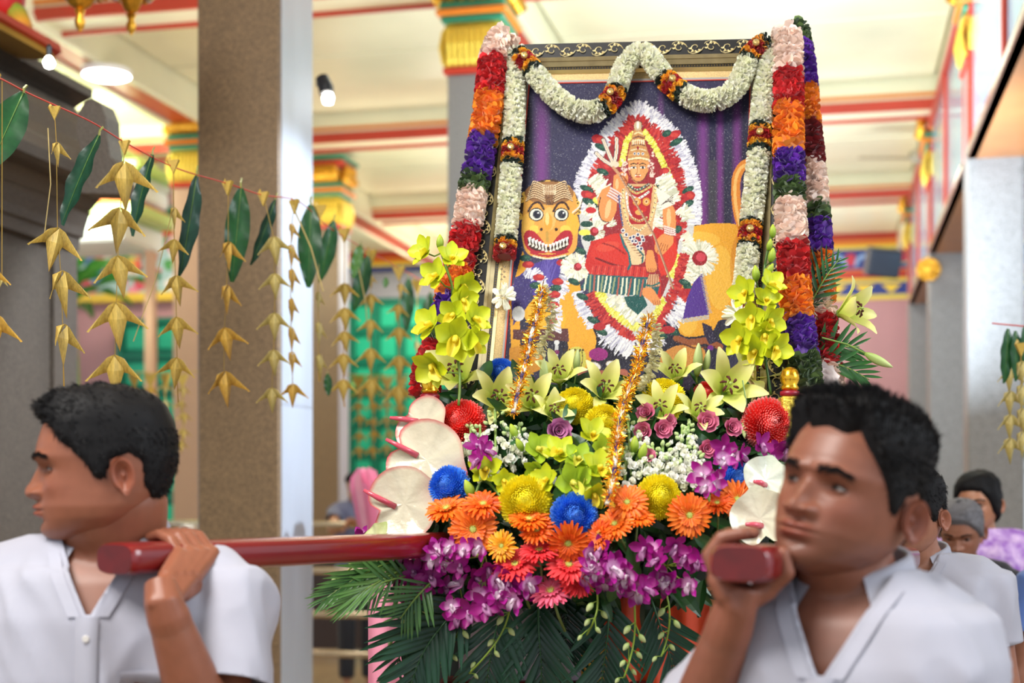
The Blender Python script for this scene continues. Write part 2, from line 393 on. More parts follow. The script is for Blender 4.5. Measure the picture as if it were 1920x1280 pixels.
def fan(loc, label, rot):
    f = empty('ceiling_fan', loc, rot, label=label, cat='fan')
    part('rod', MB().tube([(0, 0, .45), (0, 0, .05)], .015, 8, S(150, 140, 120)), M_VC, f)
    part('motor', MB().lathe([(.03, .1), (.1, .07), (.11, .0), (.05, -.05), (0, -.06)], 18, S(160, 150, 128)), M_VC, f)
    V = [(.1, -.05, 0), (.2, -.09, .01), (.62, -.1, .01), (.68, -.04, 0), (.68, .04, 0), (.62, .08, -.01), (.2, .07, -.01), (.1, .05, 0)]
    b = MB(); b.add(V+[(x, y, z-.008) for x, y, z in V], [tuple(range(8)), tuple(range(8, 16))[::-1]]+[(i, i+8, (i+1) % 8+8, (i+1) % 8) for i in range(8)], S(160, 146, 116))
    me = b.mesh('blade'); me.materials.append(M_VC)
    for k in range(3): use('blade', me, f, Matrix.Rotation(2*PI*k/3, 4, 'Z'))
fan(P(1722, 296, 15.9), 'brown ceiling fan with a blade showing left of the right pillars', PI+.05)

# ---- queue rails at left, steel
ra = empty('queue_railing', RW(-4.4, 9.6, 0), -TH, label='horizontal steel queue railing behind the near brown pillar', cat='railing')
for z in (1.26, .93, .62, .34):
    part('rail', MB().tube([(-1.5, 0, z), (3.6, 0, z)], .026, 10), M_METAL, ra, smooth=True)
for x in (-1.4, .1, 1.9, 3.5): part('post', MB().tube([(x, .03, 0), (x, .03, 1.26)], .02, 8), M_METAL, ra, smooth=True)
rb = empty('low_table', RW(-4.6, 12.2, 0), -TH, label='dark low offering table with a red edge behind the railing', cat='table')
part('table_top', MB().box(-.6, 2.2, -.3, .3, .92, .99, S(200, 40, 40), bev=.01), M_VC, rb)
for x in (-.5, 2.1):
    for y in (-.25, .25): part('leg', MB().box(x-.03, x+.03, y-.03, y+.03, 0, .92, S(70, 50, 40)), M_VC, rb)
part('skirt_board', MB().box(-.55, 2.15, -.27, -.25, .1, .92, S(60, 44, 40)), M_VC, rb)

# ---- carved stone shrine at the left with eaves
UE = 5.9
def inv(x, y, u=UE):   # photograph pixel on the plane u = const -> (v, z)
    t = (x-960)/F; Y = u/(math.cos(TH)+t*math.sin(TH)); X = t*Y
    return (X*math.cos(TH)-Y*math.sin(TH), EYE+(920-y)*Y/F)
def extrude(name, pts, u0, u1, m, parent, C=(1, 1, 1), **k):
    q = [inv(*p, u1) for p in pts]; n = len(q); mb = MB()
    mb.add([(v, u0, z) for v, z in q]+[(v, u1, z) for v, z in q], [tuple(range(n)), tuple(range(n, 2*n))[::-1]]+[(i, i+n, (i+1) % n+n, (i+1) % n) for i in range(n)], C)
    return part(name, mb, m, parent, **k)
sh = empty('stone_shrine', (0, 0, 0), -TH, label='dark carved stone shrine with curved eaves at the left edge', cat='shrine')
extrude('wall', [(-120, 1290+700), (128, 1290+700), (128, 470), (-120, 470)], 3.0, UE-.0, M_STONE_T, sh)
extrude('pilaster', [(60, 1990), (145, 1990), (145, 470), (60, 470)], UE-.16, UE+.04, M_STONE_T, sh)
extrude('lower_cornice', [(-120, 480), (148, 470), (150, 448), (158, 446), (160, 430), (168, 405), (172, 398), (-120, 398)], 3.0, UE, M_STONE_T, sh)
extrude('curved_eave', [(-120, 400), (170, 396), (190, 372), (232, 374), (250, 370), (252, 352), (242, 330), (226, 318), (214, 296), (206, 262), (196, 240), (182, 236), (-120, 236)], 2.4, UE-.02, M_STONE_T, sh)
for (uu, s_) in ((UE-.04, 1), (4.65, 1)):
    extrude('eave_scroll', [(178, 372), (248, 374), (253, 350), (246, 322), (232, 306), (226, 268), (224, 232), (214, 206), (200, 198), (184, 206), (172, 226), (170, 262), (180, 300)], uu, uu+.10, M_STONE_T, sh)
extrude('recess', [(-120, 238), (150, 238), (146, 206), (-120, 206)], 2.4, UE, M_STONE_T, sh)
extrude('top_slab', [(-120, 210), (130, 212), (150, 196), (174, 184), (174, 168), (60, 160), (-120, 160)], 2.0, UE, M_STONE_T, sh)
extrude('gold_ledge', [(-60, 100), (60, 112), (104, 112), (96, 94), (-60, 60)], 2.0, UE-.6, mat('olive_gold', S(168, 132, 50), .3), sh)
extrude('red_ledge', [(-60, 74), (104, 106), (116, 98), (112, 84), (-60, 44)], 2.0, UE-.55, M_RED, sh)
# painted sculpture standing on the ledge
_v, _z = inv(100, 78, UE-.55); _v -= .10; _t = (26-960)/F; _u = _v*(math.cos(TH)+_t*math.sin(TH))/(_t*math.cos(TH)-math.sin(TH))
st = empty('painted_sculpture', RW(_v, _u, _z+.04), -TH, label='green and gold painted sculpture foot on the red ledge at the top left corner', cat='sculpture')
part('robe', MB().lathe([(.07, -.02), (.11, .05), (.12, .16), (.08, .3), (.06, .36)], 14, S(206, 30, 30), TR((-.08, 0, 0))), M_VC, st, smooth=True)
part('foot', MB().tube([(-.04, 0, .1), (.02, -.01, .03), (.06, -.03, -.03), (.07, -.05, -.06)], [.03, .045, .04, .02], 10, [S(60, 130, 60), S(150, 170, 60), S(230, 160, 50), S(200, 100, 40)]), M_VC, st, smooth=True)
# crystal and gold hanging chandelier fringe
def chandelier(loc, R, label, n=26):
    c = empty('gilt_chandelier', loc, 0, label=label, cat='chandelier')
    part('bowl', MB().lathe([(R*.05, -.12), (R*.3, -.10), (R*.7, -.02), (R, .06), (R*.95, .12), (R*.4, .2)], 26, S(120, 110, 60)), M_GOLD, c, smooth=True)
    part('finial', MB().lathe([(0, -.2), (.016, -.18), (.02, -.16), (.012, -.14), (.02, -.12)], 10), M_GOLD, c, smooth=True)
    part('rod', MB().tube([(0, 0, .2), (0, 0, ZC-loc[2])], .01, 6), M_GOLD, c)
    b = MB()
    for k in range(n):
        a = 2*PI*k/n
        for j in range(3):
            b.lathe([(0, -.02), (.014, -.012), (.017, 0), (.0, .02)], 6, [(1, .7, .3), (.9, .9, 1), (1, .5, .1)][(k+j) % 3], TR((R*math.cos(a)*(1.02-.1*j), R*math.sin(a)*(1.02-.1*j), .03-.035*j)))
    part('crystals', b, mat('crystal', None, .1, metal=.5), c, kind='stuff')
chandelier(P(150, -42, 5.2), .13, 'gilt chandelier with crystal drops hanging at the top left', 22)
chandelier(P(246, -30, 5.5), .09, 'smaller gilt chandelier right of the other at top', 18)
# white-green lit tiered canopy beyond the shrine
lc = empty('lit_canopy', RW(-8.35, 14.2, 0), -TH, label='brightly lit pale green tiered canopy between the shrine and the pink pillar', cat='canopy')
for i, (a, z0_, z1_, c) in enumerate(((1.5, 5.02, 5.2, S(214, 226, 160)), (1.9, 4.92, 5.02, S(190, 226, 130)), (1.75, 4.84, 4.92, S(214, 224, 210)), (1.7, 4.66, 4.84, S(240, 246, 246)), (1.74, 4.56, 4.62, S(226, 110, 60)), (1.9, 4.42, 4.56, S(200, 224, 140)), (1.6, 4.16, 4.42, S(236, 240, 236)))):
    part('canopy_tier', MB().box(-a, a*.62, -.4, .6, z0_, z1_, c, bev=.03), M_VC, lc)
for s_ in (-1.5, .95): part('canopy_post', MB().box(s_-.05, s_+.05, .3, .4, 0, 4.16, S(200, 160, 130)), M_VC, lc)
area('canopy_fill', RW(-7.6, 12.9, 4.95), RW(-8.2, 14.2, 4.8), .5, 70, (.9, 1, .8))  # unseen lamp added in front to brighten the canopy tiers
# painted portal and banana plant in the left bay, exterior garden trees
def leafblade(L, W, col, col2=None, n=9, m=2, droop=.4, fold=.15, wave=0):
    V = []; C = []
    col = np.array(col); col2 = np.array(col2 if col2 is not None else col*.8)
    for i in range(n+1):
        t = i/n; wd = W*math.sin(PI*min(1, (t*.94+.03)))**.75*(1-.25*t)
        y = L*t*(1-.15*droop*t); z = -droop*L*t*t*.55
        for j in range(-m, m+1):
            q = j/m; V.append((q*wd/2, y, z+fold*abs(q)*wd+wave*math.sin(t*20+q*3)*W*.1*abs(q))); C.append(col*(1-.0)+(col2-col)*(1-abs(q))*.6)
    k = 2*m+1
    Fs = [(i*k+j, i*k+j+1, (i+1)*k+j+1, (i+1)*k+j) for i in range(n) for j in range(2*m)]
    return np.array(V), Fs, np.array(C)
bp_ = empty('banana_plant', RW(-9.3, 16.15, 1.0), 0, label='broad leaved banana plant in front of the left green door', cat='plant')
part('stem', MB().tube([(0, 0, -.9), (.03, 0, 1.4), (0, 0, 2.9)], [.13, .1, .06], 10, S(120, 150, 70)), M_VC, bp_)
lv = MB(); V_, F_, C_ = leafblade(1.9, .5, S(60, 150, 60), S(120, 190, 90), 12, 3, .9, .2, 1)
lv.add(V_, F_, C_); lme = lv.mesh('leaf'); lme.materials.append(M_LEAF)
for k in range(13):
    a = k*2.4; use('leaf', lme, bp_, Matrix.Translation((0, 0, 2.75+.03*k)) @ Matrix.Rotation(a, 4, 'Z') @ Matrix.Rotation(.55+.35*((k*7) % 5)/5, 4, 'X') @ Matrix.Scale(.50+.04*(k % 4), 4))
bq = copy_tree(bp_, label='second banana plant by the bright opening behind the pillar'); bq.location = RW(-7.7, 21.2, -.1); bq.rotation_euler.z = 1.1
for k, (v, u, s_) in enumerate(((3.6, 30, 1.0), (4.6, 33, 1.2), (-5.2, 29, 1.0))):
    t = empty('garden_tree', RW(v, u, 0), k, label=['garden tree outside the bright right doorway', 'taller garden tree farther outside the right doorway', 'garden tree outside the narrow left opening'][k], cat='tree')
    part('trunk', MB().tube([(0, 0, 0), (.05, 0, 1.5), (0, .1, 2.6)], [.12, .09, .05], 8, S(110, 90, 70)), M_VC, t)
    b = MB(); V_, F_, C_ = leafblade(.16, .07, S(110, 170, 80), None, 3, 1, .3)
    V_ = np.array(V_)
    for i in range(500):
        d = Vector(rng.normal(0, 1, 3)).normalized()*rng.uniform(.3, 1.1)*s_
        b.add(V_, F_, C_, TR(d+Vector((0, 0, 3.0)), tuple(rng.uniform(0, 6, 3))))
    part('foliage', b, M_LEAF, t, kind='stuff')
room('trim_1', MB().box(-20, 20, U1+.3, 60, -.12, -.02), mat('courtyard_paving', S(206, 200, 190), .7))
# ---------------------------------------------------------------- framed portrait
TL, TRc, BL = P(925, 99, 3.30), P(1487, 86, 3.19), P(868, 850, 2.96)
fx = (TRc-TL).normalized(); fz = (TL-BL); fz = (fz-fx*fz.dot(fx)).normalized(); fn = fx.cross(fz).normalized()   # fn points away from camera
if fn.y < 0: fn = -fn
BLc = TL-fz*(TL-BL).length
FW, FH = (TRc-TL).length, (TL-BL).length
FM = Matrix((fx, fn, fz)).transposed().to_4x4(); FM = Matrix.Translation(BLc) @ FM     # local: x right, y back, z up
FMi = FM.inverted()
def onframe(x, y, off):   # photo pixel -> point on the plane `off` in front of the frame face
    o = Vector((0, 0, EYE)); d = Vector(((x-960)/F, 1, (920-y)/F))
    ol = FMi @ o; dl = FMi.to_3x3() @ d
    t = (-off-ol.y)/dl.y
    return o+d*t
frame = empty('framed_portrait', label='large framed devotional painting in an ornate black and gold frame hung with garlands', cat='picture')
frame.matrix_world = FM
def moulding(name, a, b, y0, y1, m, C=(1, 1, 1), n4=True):   # rectangular ring between insets a..b with depth y0 (outer) y1 (inner)
    mb = MB()
    o = [(a, a), (FW-a, a), (FW-a, FH-a), (a, FH-a)]; i = [(b, b), (FW-b, b), (FW-b, FH-b), (b, FH-b)]
    V = [(x, y0, z) for x, z in o]+[(x, y1, z) for x, z in i]+[(x, .012, z) for x, z in o]+[(x, .012, z) for x, z in i]
    Fs = []
    for k in range(4):
        q = (k+1) % 4; Fs += [(k, q, 4+q, 4+k), (8+k, 12+k, 12+q, 8+q), (k, 8+k, 8+q, q), (4+k, 4+q, 12+q, 12+k)]
    mb.add(V, Fs, C); return part(name, mb, m, frame)
M_FBLK = mat('frame_black_lacquer', S(12, 11, 13), .45, spec=.25); M_FGLD = mat('frame_gilt', S(214, 190, 130), .3, metal=.8)
M_FSIL = mat('frame_silver_gilt', S(176, 160, 120), .45, metal=.7, nscale=40, namt=.2)
moulding('outer_edge', 0, .006, -.028, -.036, M_FSIL)
mo = moulding('black_moulding', .006, .042, -.036, -.03, M_FBLK)
moulding('gilt_step', .042, .048, -.034, -.028, M_FSIL)
moulding('silver_cove', .048, .056, -.026, -.018, M_FSIL)
moulding('inner_bead_bed', .056, .063, -.016, -.016, M_FBLK)
moulding('inner_gilt', .063, .069, -.016, -.01, M_FGLD)
mat_ = moulding('linen_mat', .069, .087, -.008, -.008, mat('gold_linen', S(206, 176, 120), .6, nscale=400, namt=.35, bump=.3))
moulding('grey_fillet', .087, .0915, -.010, -.008, mat('fillet', S(160, 156, 150), .4))
moulding('red_fillet', .0915, .0935, -.009, -.008, M_RED)
# beads
bd = MB(); q = [(x, 0, z) for x, z in ((.070, 0), )]
def ring_path(ins, step):
    a = ins; out = []
    for (x0, z0_, x1, z1_) in ((a, a, FW-a, a), (FW-a, a, FW-a, FH-a), (FW-a, FH-a, a, FH-a), (a, FH-a, a, a)):
        n = int(math.hypot(x1-x0, z1_-z0_)/step)
        for i in range(n): out.append((x0+(x1-x0)*i/n, z0_+(z1_-z0_)*i/n, math.atan2(z1_-z0_, x1-x0)))
    return out
for x, z, a in ring_path(.0595, .0062):
    r = .0021; bd.add([(x-r, -.016, z), (x, -.016, z+r), (x+r, -.016, z), (x, -.016, z-r), (x, -.0195, z)], [(0, 4, 1), (1, 4, 2), (2, 4, 3), (3, 4, 0)], S(220, 214, 190))
part('bead_row', bd, M_FGLD, frame, kind='stuff')
# scroll foliage relief on the black moulding
sc_ = MB()
def ribbon(mb, pts, wd, y, C, M=None):
    V = []; n = len(pts)
    for i, (x, z) in enumerate(pts):
        x0, z0_ = pts[max(0, i-1)]; x1, z1_ = pts[min(n-1, i+1)]; dx, dz = x1-x0, z1_-z0_; l = math.hypot(dx, dz) or 1
        ww = wd*(.25+.75*math.sin(PI*(i+.6)/(n+.2)))
        V += [(x-dz/l*ww, y, z+dx/l*ww), (x, y-.0012, z), (x+dz/l*ww, y, z-dx/l*ww)]
    Fs = []
    for i in range(n-1):
        a = 3*i; Fs += [(a, a+1, a+4, a+3), (a+1, a+2, a+5, a+4)]
    mb.add(V, Fs, C, M)
unit = MB()
for k in (0, 1):
    sg = 1 if k == 0 else -1; cx = .018+.036*k
    ribbon(unit, [(cx+(.0135-.0017*t)*math.cos(sg*(2.6-t)), sg*(.0135-.0017*t)*math.sin(2.6-t)*1.0) for t in np.linspace(0, 6.6, 20)], .0011, -.001, (1, 1, 1))
    ribbon(unit, [(cx-.018, 0), (cx-.013, sg*.008), (cx-.005, sg*.014), (cx+.006, sg*.0165), (cx+.014, sg*.0135), (cx+.017, sg*.008)], .0013, -.001, (1, 1, 1))
    for q_ in range(4):
        a = sg*(2.3-q_*.75); r = .0155
        ribbon(unit, [(cx+.009*math.cos(a), .009*math.sin(a)), (cx+.0125*math.cos(a+.25), .0125*math.sin(a+.25)), (cx+r*math.cos(a+.1), r*math.sin(a+.1))], .0022, -.001, (1, 1, 1))
UV = np.concatenate(unit.V); UF = unit.Fc
for side in range(4):
    L = FW if side % 2 == 0 else FH
    n = int((L-.06)/.072); s0 = (L-n*.072)/2
    for i in range(n):
        M = TR((s0+i*.072, -.034, .024))
        if side == 2: M = Matrix.Translation((FW, 0, FH)) @ Matrix.Rotation(PI, 4, 'Y') @ M
        if side == 1: M = Matrix.Translation((FW, 0, 0)) @ Matrix.Rotation(-PI/2, 4, 'Y') @ M
        if side == 3: M = Matrix.Translation((0, 0, FH)) @ Matrix.Rotation(PI/2, 4, 'Y') @ M
        sc_.add(UV, UF, (1, 1, 1), M)
part('gilt_scrollwork', sc_, mat('gilt_scroll', S(222, 204, 150), .4, metal=.4), frame, kind='stuff')
part('backing_board', MB().box(.01, FW-.01, .012, .03, .01, FH-.01), M_WOODS, frame)

# painted canvas: pigment stored per vertex of a fine grid
NX, NZ = 400, 500
ins = .0935
gx = np.linspace(ins, FW-ins, NX); gz = np.linspace(ins, FH-ins, NZ)
GX, GZ = np.meshgrid(gx, gz)
Vg = np.stack([GX, np.full_like(GX, -.006), GZ], -1).reshape(-1, 3)
A = np.array(FM); Wd = Vg @ A[:3, :3].T + A[:3, 3]
PX = (960+F*Wd[:, 0]/Wd[:, 1]); PY = (920-F*(Wd[:, 2]-EYE)/Wd[:, 1])
IMG = np.zeros((len(Vg), 3))
prn = np.random.default_rng(3)
_bins = {}
_o = np.arange(len(PX)).reshape(NZ, NX)
def box_ids(x0, x1, y0, y1):
    m = (PX >= x0) & (PX <= x1) & (PY >= y0) & (PY <= y1)
    return np.nonzero(m)[0]
# fast lookup: pixel -> grid index ranges through a coarse bin table
BS = 12
bx = ((PX-900)/BS).astype(int); by = ((PY-100)/BS).astype(int)
key = by*200+bx; order = np.argsort(key, kind='stable'); ks = key[order]
def near_ids(x0, x1, y0, y1):
    out = []
    for j in range(int((y0-100)//BS), int((y1-100)//BS)+1):
        a = np.searchsorted(ks, j*200+int((x0-900)//BS)); b = np.searchsorted(ks, j*200+int((x1-900)//BS), side='right')
        if b > a: out.append(order[a:b])
    return np.concatenate(out) if out else np.zeros(0, int)
def put(ids, c, var=0, al=1):
    if len(ids) == 0: return
    c = np.array(c)
    if var: c = c*(1+prn.normal(0, var, (len(ids), 1)))
    IMG[ids] = IMG[ids]*(1-al)+c*al
def poly(pts, c, var=.06, al=1):
    pts = np.array(pts, float); x0, y0 = pts.min(0); x1, y1 = pts.max(0); ids = near_ids(x0, x1, y0, y1)
    if len(ids) == 0: return ids
    x, y = PX[ids], PY[ids]; ins_ = np.zeros(len(ids), bool); n = len(pts); j = n-1
    for i in range(n):
        xi, yi = pts[i]; xj, yj = pts[j]
        if yi != yj:
            cnd = ((yi > y) != (yj > y)) & (x < (xj-xi)*(y-yi)/(yj-yi)+xi); ins_ ^= cnd
        j = i
    ids = ids[ins_]; put(ids, c, var, al); return ids
def ell(cx, cy, rx, ry, c, var=.05, al=1, rot=0):
    R = max(rx, ry); ids = near_ids(cx-R, cx+R, cy-R, cy+R)
    if len(ids) == 0: return
    x, y = PX[ids]-cx, PY[ids]-cy; cr, sr = math.cos(rot), math.sin(rot); X = x*cr+y*sr; Y = -x*sr+y*cr
    put(ids[(X/rx)**2+(Y/ry)**2 <= 1], c, var, al)
def line(pts, wd, c, var=.05, al=1):
    for (ax, ay), (bx_, by_) in zip(pts[:-1], pts[1:]):
        ids = near_ids(min(ax, bx_)-wd, max(ax, bx_)+wd, min(ay, by_)-wd, max(ay, by_)+wd)
        if len(ids) == 0: continue
        dx, dy = bx_-ax, by_-ay; l2 = dx*dx+dy*dy or 1; x, y = PX[ids]-ax, PY[ids]-ay
        t = np.clip((x*dx+y*dy)/l2, 0, 1); d2 = (x-t*dx)**2+(y-t*dy)**2
        put(ids[d2 <= (wd/2)**2], c, var, al)
def smooth(pts, k=6):
    pts = np.array(pts, float); n = len(pts); out = []
    for i in range(n-1):
        p0, p1, p2, p3 = pts[max(i-1, 0)], pts[i], pts[i+1], pts[min(i+2, n-1)]
        for t in np.linspace(0, 1, k, endpoint=False):
            out.append(.5*((2*p1)+(-p0+p2)*t+(2*p0-5*p1+4*p2-p3)*t*t+(-p0+3*p1-3*p2+p3)*t**3))
    out.append(pts[-1]); return [tuple(p) for p in out]
def fringe(pts, ln, cols, side=0, dens=2.2, wd=2.4, lean=0):   # dabs of petals across a path: side 0 both, +-1 one side
    pts = smooth(pts, 8)
    for (ax, ay), (bx_, by_) in zip(pts[:-1], pts[1:]):
        L = math.hypot(bx_-ax, by_-ay); n = max(1, int(L*dens/2))
        dx, dy = (bx_-ax)/(L or 1), (by_-ay)/(L or 1)
        for k in range(n):
            t = prn.random(); x, y = ax+(bx_-ax)*t, ay+(by_-ay)*t
            s = side if side else (1 if prn.random() < .5 else -1)
            l = ln*prn.uniform(.6, 1.05); o = prn.uniform(-.3, .2)*ln
            ex, ey = -dy*s+dx*(lean+prn.normal(0, .25)), dx*s+dy*(lean+prn.normal(0, .25))
            c = np.array(cols[prn.integers(len(cols))])
            line([(x+ex*o, y+ey*o), (x+ex*l, y+ey*l)], wd, c, .05)
# ground
put(np.arange(len(PX)), S(56, 54, 84), .10)
def dark(x, y, rx, ry, al, c=(.008, .007, .012)):
    d = ((PX-x)/rx)**2+((PY-y)/ry)**2; a = np.clip(1-d, 0, 1)[:, None]*al; IMG[:] = IMG*(1-a)+np.array(c)*a
for a in ((985, 250, 14, 200, .9), (1330, 480, 60, 300, .7), (1150, 640, 260, 90, .9), (1240, 230, 80, 60, .2), (1395, 300, 30, 120, .5)): dark(*a)
for x0, x1 in ((1000, 1032), (1232, 1246), (1306, 1330), (1342, 1358), (1372, 1392)):   # purple curtain folds
    c = (x0+x1)/2+ (PY-300)*-.0; d = np.abs(PX-c)/((x1-x0)/2); a = np.clip(1.15-d, 0, 1)*np.clip((PY-150)/90, 0, 1)*(PY < 430)
    IMG[:] = IMG*(1-a[:, None]*.8)+np.array(S(122, 60, 134))*a[:, None]*.8
poly([(1328, 300), (1345, 300), (1345, 425), (1328, 425)], S(80, 78, 84), .1, .5)
W_ = [S(232, 230, 232), S(214, 212, 222), S(246, 244, 240), S(180, 178, 196)]
CRM = [S(240, 236, 214), S(226, 222, 196), S(250, 246, 232), S(196, 196, 170)]
RD = [S(176, 40, 48), S(150, 26, 38), S(204, 66, 60), S(190, 50, 44)]
YL = [S(226, 220, 90), S(206, 200, 60), S(240, 236, 130)]
GR = [S(28, 70, 60), S(20, 52, 46), S(50, 96, 76)]
# lion mount: rump, tail, legs
YB, YD, YH = S(232, 166, 50), S(196, 112, 30), S(246, 200, 84)
body_ = smooth([(1272, 432), (1300, 424), (1345, 418), (1385, 422), (1420, 440), (1440, 480), (1440, 640), (1400, 690), (1380, 610), (1350, 600), (1330, 625), (1276, 626), (1270, 560), (1262, 500), (1262, 450), (1272, 432)], 6)
poly(body_, YB, .08)
ell(1350, 520, 26, 60, YH, .08, .5); ell(1395, 500, 26, 70, YD, .08, .45); ell(1310, 450, 40, 16, YH, .05, .5); ell(1290, 600, 18, 28, YH, .05, .5)
line(smooth([(1392, 430), (1382, 390), (1380, 340), (1390, 314), (1405, 306), (1425, 316), (1440, 340)], 6), 17, S(224, 138, 56))
line(smooth([(1388, 425), (1379, 380), (1379, 340), (1388, 316), (1405, 306)], 6), 6, S(244, 190, 110))
poly([(980, 470), (1000, 520), (985, 560), (975, 600), (975, 640), (985, 700), (960, 700), (955, 560)], YB)
poly(smooth([(1062, 508), (1050, 560), (1046, 620), (1064, 640), (1070, 700), (1100, 690), (1118, 640), (1104, 600), (1092, 560), (1080, 500), (1062, 508)], 5), YB, .08)
poly(smooth([(1000, 560), (1030, 560), (1060, 590), (1050, 622), (1010, 618), (982, 590), (1000, 560)], 5), S(236, 176, 50), .06)
poly([(962, 618), (1065, 616), (1067, 640), (962, 636)], S(92, 50, 52), .1)
poly([(955, 652), (990, 645), (1016, 660), (1020, 690), (985, 705), (955, 700)], S(214, 146, 50), .08)
poly(smooth([(1240, 664), (1262, 650), (1290, 646), (1318, 652), (1322, 676), (1300, 690), (1260, 692), (1238, 680), (1240, 664)], 5), S(206, 140, 66), .1)
line([(1268, 634), (1290, 642), (1325, 638), (1350, 650)], 12, S(150, 84, 50)); line([(1268, 640), (1300, 652), (1340, 650)], 3, S(90, 46, 34))
poly([(1316, 604), (1334, 612), (1344, 640), (1330, 646), (1320, 626)], S(46, 40, 66))
for i in range(5): line(smooth([(1246+i*4, 683+i*3), (1262, 678+i*4), (1284, 684+i*4)], 4), 2.2, S(232, 214, 160)); line(smooth([(1246+i*4, 685+i*3), (1262, 680+i*4), (1284, 686+i*4)], 4), 1.2, S(60, 44, 36))
# blue cloth falling under the lion's face
poly([(1002, 494), (1050, 478), (1054, 500), (1040, 540), (1012, 560), (985, 545), (960, 600), (958, 540), (975, 515)], S(78, 62, 144), .1)
for k in range(14): line([(1048-prn.uniform(0, 30), 484+prn.uniform(0, 10)), (1015+prn.uniform(-15, 20), 540+prn.uniform(-10, 20))], 1.6, S(110, 96, 176), .05, .6)
poly([(964, 520), (990, 512), (1000, 545), (985, 580), (962, 610)], S(60, 50, 110), .12)
fringe([(985, 505), (1005, 515), (1016, 540)], 12, W_, 0, 3); fringe([(1066, 500), (1058, 530), (1046, 556)], 12, W_, 0, 3)
fringe([(1040, 560), (1044, 590), (1040, 620)], 11, W_, 0, 3)
for (x, y, c) in ((985, 484, GR), (990, 496, RD), (1010, 520, RD), (1056, 482, GR), (1054, 492, RD), (1046, 528, RD), (1042, 540, GR), (1040, 552, RD), (1014, 548, GR), (1038, 572, RD), (1034, 600, RD), (1004, 535, GR), (1020, 560, GR)):
    ell(x, y, 11, 6.5, c[0]); ell(x+3, y-2, 6, 3, c[2])
ell(972, 588, 12, 14, S(226, 226, 224))
# the goddess' garland arch: white outer, red, yellow inner
outer = [(1128, 540), (1108, 500), (1090, 452), (1086, 400), (1090, 350), (1104, 310), (1124, 276), (1150, 240), (1180, 212), (1192, 202), (1210, 208), (1240, 232), (1266, 262), (1284, 294), (1296, 330), (1303, 372), (1302, 420)]
arch_in = [(1190, 226), (1222, 248), (1250, 282), (1268, 322), (1277, 366), (1278, 420), (1268, 480), (1252, 530)]
poly(outer+[(1296, 470), (1240, 600), (1200, 650), (1150, 600)], S(206, 204, 200), .08)
poly([(1190, 214)]+arch_in+[(1240, 560), (1120, 520), (1104, 440), (1106, 360), (1124, 306), (1150, 262)], S(150, 40, 48), .12)
fringe(outer[3:], 13, W_, -1, 3.2); fringe(outer[3:], 11, W_, 1, 2.6)
mid = [(1150, 272), (1172, 246), (1192, 226), (1216, 240), (1244, 268), (1262, 302), (1273, 344), (1277, 400), (1274, 450)]
fringe(mid, 12, RD, 0, 4.0, 2.8)
fringe([(1128, 300), (1116, 330), (1110, 362)], 11, RD, 0, 4, 2.8)
fringe([(1188, 250), (1176, 262), (1170, 290), (1164, 312)], 5, YL, 0, 4); fringe([(1206, 246), (1224, 268), (1240, 300), (1254, 330), (1260, 356)], 5, YL, 0, 4.5)
for (x, y, w_, h_, c) in ((1123, 262, 14, 9, RD), (1128, 276, 14, 6, GR), (1262, 254, 16, 8, RD), (1250, 250, 9, 6, GR), (1268, 266, 14, 6, GR), (1136, 312, 12, 8, RD), (1130, 322, 12, 6, GR), (1100, 354, 14, 6, GR), (1102, 366, 14, 8, RD), (1108, 380, 18, 7, GR), (1120, 376, 9, 6, YL), (1290, 356, 12, 6, GR), (1292, 368, 12, 9, RD), (1290, 382, 12, 6, GR), (1246, 322, 10, 8, RD), (1232, 396, 16, 8, GR), (1230, 404, 12, 5, RD), (1270, 430, 9, 7, GR), (1238, 352, 5, 18, GR)):
    ell(x, y, w_, h_, c[0], .1, 1, -.5 if x > 1200 else .4); ell(x+2, y-1, w_*.5, h_*.5, c[2])
for (a, b, r) in (((1112, 330), (1138, 380), 13), ((1240, 330), (1262, 380), 15), ((1100, 390), (1132, 420), 11), ((1232, 380), (1226, 440), 12), ((1276, 390), (1290, 410), 12), ((1282, 440), (1290, 470), 11)):
    fringe([a, ((a[0]+b[0])/2+4, (a[1]+b[1])/2), b], r, CRM, 0, 5, 3)
for (x, y, r) in ((1114, 434, 20), (1080, 500, 27), (1312, 484, 34), (1083, 500, 18)):
    for k in range(int(r*6)):
        a = prn.uniform(0, 2*PI); line([(x+r*.3*math.cos(a), y+r*.3*math.sin(a)), (x+r*prn.uniform(.8, 1.05)*math.cos(a), y+r*prn.uniform(.8, 1.05)*math.sin(a))], 2.6, CRM[prn.integers(4)])
    ell(x, y, r*.42, r*.42, RD[1]); ell(x+2, y-2, r*.26, r*.24, S(206, 70, 84))
ell(1108, 394, 10, 6, S(196, 40, 50)); ell(1100, 420, 12, 6, GR[0]); ell(1096, 436, 11, 6, YL[0]); ell(1104, 446, 12, 6, GR[0])
fringe([(1140, 410), (1150, 424)], 8, CRM, 0, 4)
